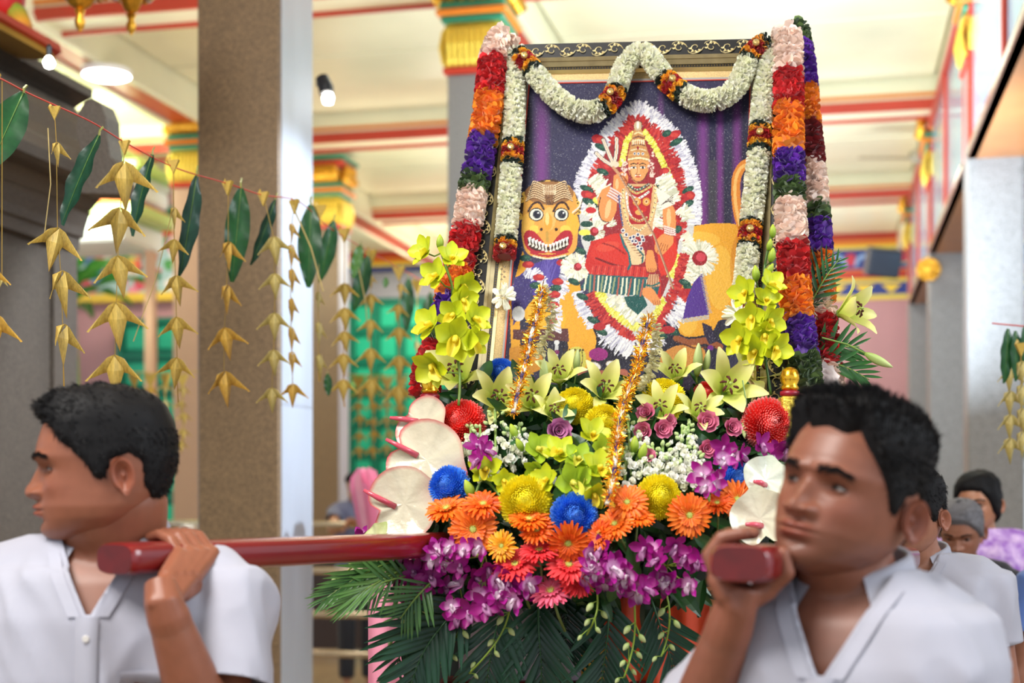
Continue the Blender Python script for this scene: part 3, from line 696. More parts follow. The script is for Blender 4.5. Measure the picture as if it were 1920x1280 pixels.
# lower garlands forming the V
fringe([(1088, 545), (1098, 575), (1118, 610)], 16, W_, 1, 4.5); 
fringe([(1106, 550), (1128, 585), (1156, 615), (1186, 640)], 13, RD, 0, 5, 3)
fringe([(1122, 546), (1148, 580), (1178, 605), (1196, 614)], 8, YL, 0, 5, 2.6)
fringe([(1146, 556), (1170, 578), (1195, 598)], 12, CRM, 0, 5, 3)
fringe([(1138, 610), (1160, 634), (1190, 648)], 24, W_, 1, 5); fringe([(1200, 640), (1216, 650), (1236, 630)], 16, W_, 0, 4)
fringe([(1270, 540), (1256, 565), (1236, 600), (1218, 630)], 11, RD, 0, 5, 3); fringe([(1246, 560), (1228, 590), (1210, 612)], 6, YL, 0, 4)
fringe([(1284, 560), (1272, 590), (1256, 606)], 14, W_, 0, 5)
fringe([(1270, 476), (1262, 505), (1256, 520)], 7, YL, 0, 5); fringe([(1284, 476), (1276, 510), (1268, 540)], 9, RD, 0, 5, 3)
fringe([(1300, 500), (1296, 525), (1284, 535)], 12, CRM, 0, 5, 3); fringe([(1276, 545), (1292, 560)], 8, RD, 0, 5, 3)
for (x, y) in ((1092, 556), (1076, 528), (1128, 622), (1112, 600), (1262, 622), (1284, 530), (1292, 540), (1240, 628), (1088, 470)): ell(x, y, 12, 6, GR[0], .1, 1, .4); ell(x+2, y-1, 6, 2.5, GR[2])
ell(1124, 612, 12, 7, RD[0]); ell(1252, 618, 14, 7, RD[0]); ell(1290, 548, 12, 7, RD[0])
poly([(1170, 556), (1206, 552), (1214, 572), (1196, 590), (1176, 574)], S(28, 84, 80), .15)
# purple tasselled cloth
poly([(1316, 512), (1330, 590), (1280, 598), (1288, 560), (1300, 530)], S(84, 52, 140), .08)
for k in range(26):
    t = k/26; line([(1312+16*t, 514+76*t), (1319+16*t, 513+76*t)], 1.3, S(176, 170, 170)); line([(1278+52*t, 598-8*t), (1279+52*t, 605-8*t)], 1.6, S(190, 184, 176))
# the goddess: skirt, pleats, legs
poly(smooth([(1110, 452), (1130, 446), (1160, 440), (1180, 500), (1214, 512), (1236, 520), (1262, 500), (1270, 460), (1262, 440), (1240, 430), (1222, 436), (1240, 560), (1110, 520), (1100, 480), (1110, 452)], 2), S(196, 44, 40), .05)
poly(smooth([(1112, 462), (1130, 446), (1164, 438), (1176, 470), (1182, 500), (1150, 500), (1118, 490), (1108, 478), (1112, 462)], 5), S(206, 52, 44), .05)
ell(1140, 462, 22, 9, S(222, 84, 64), .04, .6, -.2); line(smooth([(1118, 484), (1150, 496), (1180, 502)], 5), 4, S(120, 26, 32)); line(smooth([(1130, 456), (1150, 462), (1172, 476)], 4), 3, S(130, 28, 34), .05, .7)
poly(smooth([(1236, 446), (1258, 448), (1270, 470), (1262, 500), (1246, 516), (1234, 500), (1236, 446)], 5), S(212, 56, 44), .05)
poly([(1110, 496), (1212, 500), (1214, 524), (1104, 512)], S(198, 52, 48), .06)
for k in range(18): line([(1112+k*6, 498+prn.uniform(-1, 3)), (1108+k*6.1, 516+prn.uniform(-2, 5))], 1.6, S(140, 30, 40) if k % 2 else S(224, 100, 84), .05, .8)
pl = [(1104, 514), (1220, 520), (1238, 530), (1232, 556), (1150, 552), (1088, 540)]
poly(pl, S(36, 92, 96), .08)
for k in range(17):
    x = 1098+k*7.6; y0 = 516+k*.6; line([(x+2, y0), (x-2+prn.uniform(-2, 2), y0+28+prn.uniform(-2, 4))], 3.2, [S(232, 226, 196), S(150, 160, 120), S(176, 96, 80)][k % 3 if k % 5 else 0])
line([(1164, 440), (1170, 460), (1180, 476), (1182, 496), (1178, 504)], 4.5, S(30, 104, 110))
poly(smooth([(1164, 438), (1180, 440), (1188, 460), (1206, 466), (1208, 490), (1186, 496), (1180, 474), (1164, 438)], 4), S(224, 196, 150), .06)
for k in range(9): line([(1168+k*4.2, 444+k*5), (1180+k*3.4, 446+k*4.6)], 1.4, S(130, 80, 56)); 
line([(1196, 466), (1206, 478), (1204, 492)], 3, S(30, 96, 100))
# legs and feet
SK, SKD, SKH = S(226, 146, 84), S(150, 74, 40), S(248, 196, 140)
poly(smooth([(1214, 468), (1224, 470), (1228, 486), (1232, 502), (1226, 510), (1214, 508), (1210, 490), (1214, 468)], 4), SK)
for k in range(4): line([(1216+k*4, 503), (1217+k*4, 510)], 1.1, SKD)
poly(smooth([(1206, 540), (1222, 540), (1234, 556), (1240, 568), (1228, 572), (1216, 562), (1204, 552), (1206, 540)], 4), SK)
for k in range(4): line([(1224+k*4, 563), (1226+k*4, 572)], 1.1, SKD)
poly([(1216, 514), (1234, 514), (1238, 536), (1210, 540)], S(206, 160, 120), .08)
for k in range(5): line([(1216+k*4, 514), (1213+k*5, 538)], 1.2, S(140, 60, 50))
line([(1208, 534), (1224, 536), (1236, 530)], 3, S(30, 100, 96))
# torso, shoulders, arms
poly(smooth([(1164, 350), (1176, 346), (1200, 344), (1226, 346), (1236, 360), (1232, 380), (1224, 420), (1218, 440), (1172, 440), (1166, 400), (1160, 376), (1164, 350)], 4), S(212, 168, 118), .08)
poly([(1178, 350), (1224, 348), (1216, 420), (1180, 420)], S(170, 34, 44), .1)
poly([(1120, 372), (1128, 356), (1142, 348), (1150, 360), (1158, 376), (1154, 400), (1146, 414), (1132, 416), (1122, 404)], SK, .06)
poly(smooth([(1133, 372), (1142, 370), (1156, 384), (1153, 402), (1143, 415), (1130, 414), (1125, 398), (1133, 372)], 4), SK); ell(1140, 392, 5, 18, SKH, .05, .8, .2); line(smooth([(1126, 370), (1122, 392), (1128, 412), (1142, 417)], 4), 1.8, S(70, 44, 44))
poly(smooth([(1150, 330), (1160, 324), (1172, 322), (1178, 334), (1172, 350), (1160, 366), (1150, 356), (1150, 330)], 4), SK)
for k in range(4): line(smooth([(1160+k*3, 326+k*1.5), (1168+k*2.6, 330+k*3), (1172+k*1.5, 338+k*3)], 3), 1.2, SKD)
ell(1157, 345, 3, 10, SKH, .05, .8)
for k in range(4): line(smooth([(1139+k*2.2, 366-k*4.5), (1150+k*2, 372-k*4.5), (1162+k*1.5, 381-k*5)], 4), 3, S(236, 214, 208)); line(smooth([(1139+k*2.2, 368-k*4.5), (1150+k*2, 374-k*4.5), (1162+k*1.5, 383-k*5)], 4), 1, S(150, 60, 60))
poly(smooth([(1243, 388), (1258, 384), (1266, 396), (1267, 424), (1262, 434), (1246, 432), (1243, 410), (1243, 388)], 4), SK); ell(1254, 408, 4, 18, SKH, .05, .8)
poly(smooth([(1240, 440), (1252, 436), (1262, 442), (1262, 456), (1252, 468), (1240, 478), (1228, 470), (1230, 452), (1240, 440)], 4), SK)
for k in range(4): line([(1240+k*4, 456+k*1), (1232+k*6, 474-k*2)], 1.3, SKD)
for k in range(4): line([(1246, 424+k*4), (1256, 427+k*4), (1266, 430+k*3.5)], 2.6, S(238, 216, 206)); line([(1246, 426+k*4), (1256, 429+k*4), (1266, 432+k*3.5)], .9, S(150, 60, 60))
poly([(1228, 350), (1246, 360), (1264, 372), (1266, 382), (1244, 392), (1236, 384)], S(232, 228, 210), .06)
for k in range(5): line([(1240+k*3, 384-k*2), (1262, 366+k*4)], 1.1, S(80, 60, 56))
# necklaces
for (pts, c, w_) in (([(1178, 346), (1194, 356), (1216, 346)], S(40, 96, 90), 5), ([(1176, 350), (1194, 362), (1220, 350)], S(214, 190, 110), 3.5), ([(1168, 356), (1170, 390), (1180, 420), (1196, 432)], S(232, 204, 140), 5), ([(1228, 348), (1228, 380), (1218, 414), (1200, 432)], S(232, 204, 140), 5), ([(1174, 360), (1178, 392), (1188, 412)], S(236, 232, 224), 3), ([(1160, 366), (1164, 400), (1168, 424)], S(70, 90, 140), 3), ([(1180, 364), (1196, 372), (1216, 360)], S(236, 236, 230), 4), ([(1184, 408), (1198, 414), (1212, 408)], S(220, 160, 90), 5)):
    p_ = smooth(pts, 8); line(p_, w_, c)
    for i, (x, y) in enumerate(p_[::2]): ell(x, y, w_*.35, w_*.35, S(120, 70, 50)); ell(x+.8, y-.8, w_*.2, w_*.2, S(255, 246, 214))
for (x, y) in ((1194, 378), (1212, 378)): ell(x, y, 7.5, 7.5, S(222, 150, 70)); ell(x, y, 4, 4, S(240, 200, 140)); ell(x, y, 1.8, 1.8, S(140, 60, 40))
ell(1200, 392, 13, 7, S(196, 40, 40)); ell(1198, 398, 7, 5, S(232, 170, 90))
for (x, y) in ((1168, 432), (1174, 440), (1182, 446), (1186, 452), (1196, 440), (1204, 444), (1192, 452), (1200, 456), (1188, 444), (1206, 450), (1196, 462), (1202, 466)): ell(x, y, 4, 4, S(226, 220, 214)); ell(x, y, 2.2, 2.2, S(40, 56, 100))
# head and crown
poly(smooth([(1179, 302), (1214, 300), (1216, 318), (1210, 332), (1198, 342), (1190, 341), (1181, 328), (1178, 314), (1179, 302)], 5), S(222, 154, 92)); ell(1192, 320, 8, 14, SKH, .04, .45)
line(smooth([(1180, 318), (1184, 332), (1194, 341), (1206, 337), (1214, 324)], 5), 1.6, S(110, 56, 40))
for x in (1188, 1205): ell(x, 314, 5, 2.3, S(240, 234, 226)); ell(x+.3, 314.3, 2.1, 2.1, S(34, 24, 26)); line(smooth([(x-6, 308.5), (x, 306), (x+6, 308.5)], 3), 1.7, S(50, 30, 28)); line([(x-5, 312), (x, 311), (x+5, 312.6)], 1, S(60, 30, 28))
line([(1196, 310), (1195, 322), (1193, 326)], 1.3, S(160, 90, 50)); line([(1192, 327), (1200, 327)], 1.3, S(130, 66, 44)); ell(1196, 331.5, 4.5, 1.5, S(190, 60, 50)); ell(1192, 329, 1.5, 1, S(240, 240, 230)); ell(1200, 329, 1.5, 1, S(240, 240, 230)); ell(1196, 306, 1.5, 1.8, S(150, 30, 30))
poly([(1176, 304), (1177, 292), (1182, 272), (1186, 250), (1190, 240), (1202, 240), (1206, 252), (1212, 276), (1218, 292), (1218, 304), (1198, 299)], S(196, 142, 84), .1)
ell(1196, 236, 7.5, 9, S(200, 176, 140)); ell(1196, 234, 3, 7, S(238, 232, 216)); line([(1189, 228), (1196, 225), (1203, 229), (1204, 242)], 1.4, S(90, 50, 40))
for (y, w_, c) in ((250, 7, S(240, 216, 160)), (258, 9, S(120, 70, 50)), (264, 11, S(232, 206, 150)), (272, 12, S(110, 60, 50)), (281, 14, S(236, 214, 170)), (290, 17, S(214, 160, 90)), (298, 19, S(244, 226, 180))): line(smooth([(1197-w_, y+1), (1197, y-2), (1197+w_, y+1)], 4), 3 if w_ % 2 else 2, c)
for k in range(6): line([(1187+k*4, 262), (1187+k*4, 270)], 1.4, S(240, 230, 200))
for x in (1190, 1197, 1205): ell(x, 288, 2.6, 2.6, S(230, 230, 226)); ell(x, 288, 1.5, 1.5, S(40, 60, 90))
ell(1196, 277, 2.2, 3.4, S(150, 24, 40))
for s_ in (-1, 1):
    for k in range(22): ell(1197+s_*(25+prn.normal(0, 3)), 318+prn.normal(0, 11), 2.4, 2.4, S(236, 206, 190)); 
    for k in range(16): ell(1197+s_*(25+prn.normal(0, 3)), 318+prn.normal(0, 11), 1.1, 1.1, S(150, 76, 60))
# trident and staff
line([(1156, 318), (1226, 440), (1262, 540)], 4.2, S(150, 100, 76)); line([(1155, 318), (1225, 440), (1261, 540)], 1.4, S(206, 170, 140))
for pts in ([(1150, 308), (1140, 284), (1131, 262)], [(1152, 306), (1156, 282), (1156, 260)], [(1148, 310), (1132, 300), (1118, 287)]):
    line(smooth(pts, 5), 8, S(90, 70, 66)); line(smooth(pts, 5), 5.6, S(232, 222, 206)); line(smooth(pts, 5), 1.5, S(206, 170, 130))
ell(1152, 308, 9, 6, S(226, 206, 180)); line([(1150, 314), (1160, 326)], 5, S(200, 150, 110))
# lion face
ell(1030, 388, 56, 52, S(60, 40, 30)); 
for k in range(70):
    a = prn.uniform(0, 2*PI); ell(1030+54*math.cos(a)+prn.normal(0, 2), 398+56*math.sin(a), 4.5, 4.5, S(226, 180, 80)); ell(1030+56*math.cos(a), 398+57*math.sin(a), 1.6, 1.6, S(30, 20, 20))
poly(smooth([(985, 360), (1000, 346), (1030, 340), (1060, 346), (1078, 362), (1082, 400), (1084, 440), (1074, 474), (1030, 484), (990, 476), (978, 440), (980, 400), (985, 360)], 5), S(222, 160, 72), .06)
ell(1030, 362, 46, 22, S(150, 104, 62)); ell(990, 420, 12, 20, S(244, 190, 84), .05, .8); ell(1074, 420, 12, 22, S(244, 180, 60), .05, .8); ell(1030, 410, 12, 22, S(240, 180, 100)); ell(1060, 430, 10, 8, YH); ell(1002, 430, 10, 8, YH)
for i in range(8):
    y = 372-i*4.2; line(smooth([(986+i*1.6, y+4), (1002, y-3), (1022, y+6)], 4), 1.6, S(236, 206, 160)); line(smooth([(1038, y+6), (1058, y-3), (1074-i*1.6, y+4)], 4), 1.6, S(236, 206, 160))
    line(smooth([(986+i*1.6, y+6), (1002, y-1), (1022, y+8)], 4), 1.2, S(70, 44, 36)); line(smooth([(1038, y+8), (1058, y-1), (1074-i*1.6, y+6)], 4), 1.2, S(70, 44, 36))
for k in range(8): line([(1018+k*3.4, 346), (1020+k*3, 364)], 1.3, S(236, 216, 180)); line([(1022+k*2.6, 366), (1026+k*1.5, 384)], 1.3, S(90, 60, 44))
for s_ in (-1, 1):
    x = 1029+s_*23.5
    line(smooth([(x-15, 396), (x-6, 382), (x+6, 380), (x+14, 392)], 4), 4, S(60, 34, 30)); ell(x, 402, 14, 12.5, S(50, 34, 32)); ell(x, 402, 12, 10.5, S(240, 238, 214)); ell(x+1, 402, 8, 8, S(90, 100, 110)); ell(x+1, 402, 6.6, 6.8, S(28, 32, 48)); ell(x+4, 399, 1.6, 1.6, S(240, 240, 240))
ell(1028, 416, 8, 16, S(236, 160, 60)); ell(1026, 410, 4, 12, S(250, 206, 130)); ell(1015, 428, 6, 6, S(230, 160, 70)); ell(1043, 428, 6, 6, S(230, 160, 70)); ell(1015, 430, 3, 3, S(50, 26, 24)); ell(1043, 430, 3, 3, S(50, 26, 24)); line([(1026, 436), (1026, 452)], 5, S(190, 150, 70))
for s_ in (-1, 1):
    m_ = smooth([(1028+s_*4, 462), (1028+s_*12, 450), (1028+s_*26, 434), (1028+s_*40, 432), (1028+s_*46, 444), (1028+s_*42, 462), (1028+s_*28, 474), (1028, 474)], 4)
    poly(m_, S(176, 34, 50)); poly(smooth([(1028, 463), (1028+s_*14, 458), (1028+s_*28, 448), (1028+s_*38, 446), (1028+s_*36, 462), (1028+s_*22, 470), (1028, 470)], 4), S(60, 34, 30))
    for k in range(6):
        x = 1028+s_*(4+k*6.2); y = 460-k*2.6; poly([(x-3.4, y-2), (x+3.4, y-3), (x, y+9)], S(240, 240, 230), .02); poly([(x-3, y+13), (x+3, y+12), (x+.5, y+4)], S(236, 232, 214), .02)
line(smooth([(996, 474), (1028, 480), (1064, 472)], 4), 4, S(176, 34, 50)); line(smooth([(1000, 480), (1028, 485), (1060, 479)], 4), 3, S(236, 222, 190))
line([(1074, 398), (1086, 388), (1090, 376)], 3, S(236, 220, 200)); line([(1076, 402), (1088, 392), (1092, 376)], 1.4, S(60, 40, 40))
# offerings: lamp stand, bananas, coconut halves
line([(1044, 640), (1043, 676)], 6, S(206, 206, 204)); ell(1044, 642, 5, 5, S(226, 226, 224)); poly([(1034, 678), (1052, 678), (1056, 706), (1028, 706)], S(196, 196, 200)); line([(1036, 684), (1050, 684)], 2, S(60, 60, 80)); line([(1034, 694), (1052, 694)], 2, S(60, 60, 80))
poly(smooth([(1052, 672), (1068, 654), (1086, 650), (1098, 664), (1096, 690), (1074, 700), (1056, 694), (1052, 672)], 4), S(214, 204, 90))
for k in range(8): line(smooth([(1056+k*5, 658-k*.6+abs(k-4)), (1053+k*5.6, 674), (1062+k*3.6, 694)], 4), 1.5, S(90, 80, 30)); ell(1058+k*5, 656, 2, 2.4, S(60, 44, 30))
for x, y in ((1115, 686), (1148, 684)): ell(x, y, 13, 8, S(130, 110, 90), .05, 1, .3); ell(x, y, 11.5, 6.6, S(236, 232, 224), .03, 1, .3); line([(x-6, y-2), (x+5, y+2)], 1.2, S(170, 160, 150))
ell(1122, 664, 18, 12, S(150, 40, 120), .15); ell(1044, 660, 5, 4, S(120, 30, 90)); ell(1332, 652, 6, 5, S(110, 40, 130))
line([(1064, 706), (1170, 700)], 16, S(176, 100, 80), .1); poly([(960, 708), (1480, 700), (1480, 760), (960, 760)], S(50, 40, 66), .1)
# varnish sparkle painted into the dark ground as lighter specks
sp_ids = prn.choice(len(PX), 5200, replace=False); sp_ids = sp_ids[IMG[sp_ids].sum(1) < .35]; IMG[sp_ids] = np.clip(IMG[sp_ids]+prn.uniform(.06, .3, (len(sp_ids), 1)), 0, 1)
cv = MB(); k_ = NX
ii, jj = np.meshgrid(np.arange(NX-1), np.arange(NZ-1)); a_ = (jj*NX+ii).ravel()
cv.add(Vg, np.stack([a_, a_+1, a_+NX+1, a_+NX], 1), np.clip(IMG*.66, 0, 1))
part('painted_canvas', cv, mat('oil_paint', None, .5, bump=.2, bscale=220, spec=.16), frame)

# ---------------------------------------------------------------- garlands
def ruffle_petals(mb, pts, R, cols, per_m, pl_, pw, rnd, lean=.5, fold=.5, M=None, sq=1.0):
    """petals standing out all round a path: small folded leaves of cloth"""
    pts = [Vector(p) for p in pts]; seg = [(pts[i+1]-pts[i]).length for i in range(len(pts)-1)]; L = sum(seg)
    n = max(6, int(per_m*L)); Vs = []; Cs = []
    prof = [(0, .25), (.45, .95), (.8, 1.0), (1.0, .45)]
    for k in range(n):
        d = (k+rnd.random())/n*L; i = 0
        while i < len(seg)-1 and d > seg[i]: d -= seg[i]; i += 1
        t = (pts[i+1]-pts[i]).normalized(); p = pts[i]+t*d
        a = t.cross(Vector((0, 1, .03))).normalized(); b = t.cross(a)
        an = rnd.random()*2*PI; o = a*math.cos(an)+b*math.sin(an); s = t.cross(o).normalized()
        tl = lean+rnd.normal()*.35; dr = (o+t*tl).normalized(); nn = s.cross(dr).normalized()
        tw = rnd.normal()*.5; s2 = s*math.cos(tw)+nn*math.sin(tw); n2 = -s*math.sin(tw)+nn*math.cos(tw)
        sc = rnd.uniform(.8, 1.15); c = np.array(cols[rnd.integers(len(cols))])*rnd.uniform(.85, 1.1)
        r0 = R-pl_*sc
        for (q, wq) in prof:
            cn = p+o*(max(r0, 0)) + dr*(pl_*sc*q)+n2*(pl_*.25*q*q)
            w_ = pw*wq*.5*sc
            Vs += [cn-s2*w_+n2*w_*fold, cn, cn+s2*w_+n2*w_*fold]; Cs += [c, c*.88, c]
    V = np.array([tuple(v) for v in Vs]); base = (np.arange(n)*12)[:, None]
    f = []
    for j in range(3):
        for h in range(2): f.append([3*j+h, 3*j+h+1, 3*j+h+4, 3*j+h+3])
    Fs = (base[:, None, :]+np.array(f)[None]).reshape(-1, 4)
    mb.add(V, Fs, np.clip(np.array(Cs), 0, 1), M)
CB = [S(250, 222, 206), S(255, 236, 224), S(244, 214, 196)]; CR = [S(206, 8, 18), S(180, 4, 16), S(224, 20, 30)]; CO = [S(250, 140, 12), S(255, 156, 20), S(236, 120, 6)]
CP = [S(92, 20, 160), S(70, 12, 130), S(112, 36, 184)]; CG = [S(66, 92, 36), S(50, 76, 30), S(90, 116, 54)]; CDR = [S(140, 10, 24), S(120, 8, 20)]
CW = [S(254, 252, 232), S(250, 250, 226), S(255, 254, 242), S(244, 246, 218)]; CGD = [S(14, 48, 28), S(10, 38, 24)]; CY = [S(250, 176, 10), S(255, 190, 30), S(240, 160, 6)]; CR2 = [S(170, 8, 18), S(196, 14, 24)]
def dens(pts, n=5): return smooth3(pts, n)
def smooth3(pts, k=5):
    pts = [np.array(p, float) for p in pts]; n = len(pts); out = []
    for i in range(n-1):
        p0, p1, p2, p3 = pts[max(i-1, 0)], pts[i], pts[i+1], pts[min(i+2, n-1)]
        for t in np.linspace(0, 1, k, endpoint=False): out.append(.5*((2*p1)+(-p0+p2)*t+(2*p0-5*p1+4*p2-p3)*t*t+(-p0+3*p1-3*p2+p3)*t**3))
    out.append(pts[-1]); return [Vector(p) for p in out]
gr = np.random.default_rng(11)
def sections(root, path, secs, R, per_m, pl_, pw, lean, fold=.5, mt=None):
    """path: world points with cumulative parameter = photo y / index; secs: list of (frac0, frac1, colours, name, r scale)"""
    seg = np.cumsum([0]+[(path[i+1]-path[i]).length for i in range(len(path)-1)]); L = seg[-1]
    def at(s):
        i = min(np.searchsorted(seg, s, side='right')-1, len(path)-2); return path[i].lerp(path[i+1], (s-seg[i])/max(1e-9, seg[i+1]-seg[i]))
    for (a, b, cols, nm, rs) in secs:
        m = max(2, int((b-a)*L/.012)); pp = [at((a+(b-a)*j/m)*L) for j in range(m+1)]
        mb = MB(); core = MB()
        ruffle_petals(mb, pp, R*rs, cols, per_m, pl_, pw, gr, lean, fold)
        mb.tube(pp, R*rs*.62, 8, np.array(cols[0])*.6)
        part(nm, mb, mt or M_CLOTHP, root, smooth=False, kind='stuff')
# thick ruffled garlands, coloured bands
def fr_path(px, off): return smooth3([onframe(x, y, o) for (x, y, o) in [(p[0], p[1], p[2] if len(p) > 2 else off) for p in px]], 6)
def px_secs(path, marks):
    """marks: [(y pixel, ...)] boundaries -> fractions along the path (descending garland)"""
    ys = [920-F*(p.z-EYE)/p.y for p in path]; seg = np.cumsum([0]+[(path[i+1]-path[i]).length for i in range(len(path)-1)])
    return [float(np.interp(m, ys, seg/seg[-1])) for m in marks]
def band_garland(label, px, off, marks, cols, names, R=.034, per=1700):
    g = empty('ruffled_garland', label=label, cat='garland', group='ruffled cloth garlands on the portrait')
    path = fr_path(px, off); fr = px_secs(path, marks)
    sections(g, path, [(fr[i], fr[i+1], cols[i], names[i], 1) for i in range(len(cols))], R, per, .026, .026, .2, .55)
    return g
nB, nR, nO, nP, nG = 'beige_band', 'red_band', 'orange_band', 'purple_band', 'green_band'
band_garland('thick banded cloth garland hanging down the left side of the portrait', [(952, 66), (932, 85), (922, 130), (914, 210), (900, 290), (888, 350), (880, 400), (868, 465), (856, 520), (842, 560), (832, 610), (820, 650), (800, 700), (796, 745)], .05,
    [66, 112, 182, 262, 335, 362, 430, 508, 560, 620, 650, 745], [CB, CR, CO, CP, CG, CB, CR, CO, CP, CG, CR], [nB, nR, nO, nP, nG, nB, nR, nO, nP, nG, nR])
band_garland('thick banded cloth garland in front at the right side of the portrait', [(1474, 62), (1478, 100), (1478, 160), (1478, 240), (1480, 320), (1482, 400), (1488, 480), (1492, 560), (1500, 630), (1508, 690), (1512, 730)], .05,
    [62, 140, 205, 288, 345, 380, 458, 530, 605, 670, 730], [CB, CR, CO, CP, CG, CB, CR, CO, CP, CG], [nB, nR, nO, nP, nG, nB, nR, nO, nP, nG], R=.034)
band_garland('banded cloth garland hanging behind the right front one, its colours shifted', [(1492, 56), (1502, 110), (1508, 170), (1514, 240), (1520, 300), (1528, 380), (1534, 460), (1538, 540), (1544, 620), (1552, 700), (1560, 760)], -.04,
    [56, 90, 168, 238, 310, 388, 420, 480, 560, 600, 690, 760], [CG, CP, CO, CDR, CB, CG, CP, CO, CB, CR, CB], [nG, nP, nO, nR, nB, nG, nP, nO, nB, nR, nB], R=.032)
# slim white blossom garlands with red and yellow knots
def knot_secs(centres, path_fr, h=.028):
    return
def white_garland(label, px, off, knots, kh=16, tail=None, R=.0255, horiz=False):
    g = empty('white_garland', label=label, cat='garland', group='white blossom garlands on the portrait')
    path = fr_path(px, off)
    P2 = [(960+F*p.x/p.y, 920-F*(p.z-EYE)/p.y) for p in path]; seg = np.cumsum([0]+[(path[i+1]-path[i]).length for i in range(len(path)-1)]); L = seg[-1]
    ks_ = []
    for (kx, ky) in knots:
        i = int(np.argmin([(x-kx)**2+(y-ky)**2 for x, y in P2])); ks_.append(seg[i]/L)
    h = .033/L; cur = 0; secs = []
    for f_ in sorted(ks_):
        if f_-h > cur+.005: secs.append((cur, f_-h, CW, 'white_section', 1))
        secs += [(max(f_-h, 0), f_-h*.68, CGD, 'green_ring', .95), (f_-h*.68, f_-h*.34, CY, 'yellow_ring', 1.0), (f_-h*.34, f_+h*.34, CR2, 'red_ring', .98), (f_+h*.34, f_+h*.68, CY, 'yellow_ring', 1.0), (f_+h*.68, min(f_+h, 1), CGD, 'green_ring', .95)]
        cur = f_+h
    if cur < .99: secs.append((cur, 1, CW, 'white_section', 1))
    secs = [s for s in secs if s[1] > s[0]+.001 and s[0] >= 0 and s[1] <= 1.0001]
    sections(g, path, [s for s in secs if s[3] == 'white_section'], R, 3800, .016, .0105, .5, .7, M_CLOTHW)
    sections(g, path, [s for s in secs if s[3] != 'white_section'], R, 4200, .012, .013, .3, .6)
    for f_ in ks_:
        i = min(len(path)-2, int(np.searchsorted(seg, f_*L))); p = path[i]
        m = MB(); M = basis(p-fn*(R*1.0), -fn+Vector((.1, 0, .1)))
        m.lathe([(.0, .004), (.004, .003), (.007, .006), (.0085, .002), (.007, -.003)], 8, (1, 1, 1), M)
        part('mirror_brooch', m, M_FGLD, g)
    return g
white_garland('white blossom garland hanging down the inner left edge of the painting', [(962, 105), (964, 160), (964, 230), (960, 300), (955, 370), (950, 430), (945, 488)], .035, [(960, 284), (946, 470)])
white_garland('white blossom garland hanging down the inner right edge of the painting', [(1448, 84), (1440, 130), (1430, 190), (1424, 260), (1418, 330), (1410, 400), (1404, 460), (1398, 520), (1392, 556)], .035, [(1426, 262), (1408, 437)])
white_garland('white blossom swag looping along the top of the frame', [(966, 98), (990, 122), (1010, 146), (1040, 180), (1080, 206), (1120, 208), (1150, 180), (1166, 136), (1184, 108), (1206, 98), (1226, 118), (1248, 148), (1276, 172), (1304, 186), (1340, 188), (1376, 168), (1394, 136), (1404, 110), (1424, 88), (1442, 78)], .045, [(986, 118), (1144, 188), (1263, 160), (1416, 92)])
def pompom(x, y, off, label, R=.024):
    g = empty('white_pompom', label=label, cat='flower', loc=onframe(x, y, off))
    m = MB(); pf = [(0, .3), (.5, 1), (.85, .9), (1, .35)]
    for k in range(26):
        d = Vector(gr.normal(0, 1, 3)).normalized(); M = basis((0, 0, 0), d, s=1, roll=gr.random()*6)
        V = []
        for q, w_ in pf: V += [(-.006*w_, q*q*.006, R*(.25+q)), (0, q*q*.006-.002, R*(.25+q)), (.006*w_, q*q*.006, R*(.25+q))]
        m.add(V, [(3*j+h, 3*j+h+1, 3*j+h+4, 3*j+h+3) for j in range(3) for h in (0, 1)], CW[k % 4], M)
    part('petals', m, M_CLOTHP, g, kind='stuff')
    m = MB()
    for j in range(6): m.lathe([(0, -.003), (.003, 0), (0, .003)], 6, S(200, 200, 214), TR(((j % 2-.5)*.006, -.004, R+.012+.0055*j)))
    part('pearl_string', m, M_METAL, g, kind='stuff')
pompom(943, 556, .04, 'white cloth pompom with pearl drops ending the left white garland')
pompom(1384, 590, .04, 'white cloth pompom ending the right white garland', .028)
# ---------------------------------------------------------------- flower builders (prototype meshes, +Z is the face of the flower)
fr = np.random.default_rng(23)
def petal_grid(L, W, prof, bend=0, cup=0, n=5, m=1, twist=0, base=0, ruff=0, tip=0):
    """petal running along +Y from the origin, normal +Z; bend = end angle upward (radians)"""
    V = []; y = base; z = 0; st = L/n
    for i in range(n+1):
        t = i/n; a = bend*t+tip*max(0, t-.6)*2.5; w_ = W*np.interp(t, [q[0] for q in prof], [q[1] for q in prof])/2
        for j in range(-m, m+1):
            q = j/m; off = cup*w_*q*q+ruff*w_*math.sin(7*t*PI)*q
            V.append((q*w_, y-off*math.sin(a), z+off*math.cos(a)+twist*q*w_*t))
        y += st*math.cos(a); z += st*math.sin(a)
    k = 2*m+1
    return np.array(V), [(i*k+j, i*k+j+1, (i+1)*k+j+1, (i+1)*k+j) for i in range(n) for j in range(2*m)]
def hues(V, stops, n, k):  # colour per row
    ts = np.repeat(np.arange(n+1)/n, k); st = np.array([s[1] for s in stops]); x = [s[0] for s in stops]
    return np.stack([np.interp(ts, x, st[:, c]) for c in range(3)], 1)
P_OV = [(0, .3), (.3, .85), (.55, 1), (.8, .8), (1, .12)]
P_SP = [(0, .45), (.5, .8), (.85, 1), (1, .35)]
def mesh_of(mb, name, m):
    me = mb.mesh(name); me.polygons.foreach_set('use_smooth', [True]*len(me.polygons)); me.materials.append(m); return me

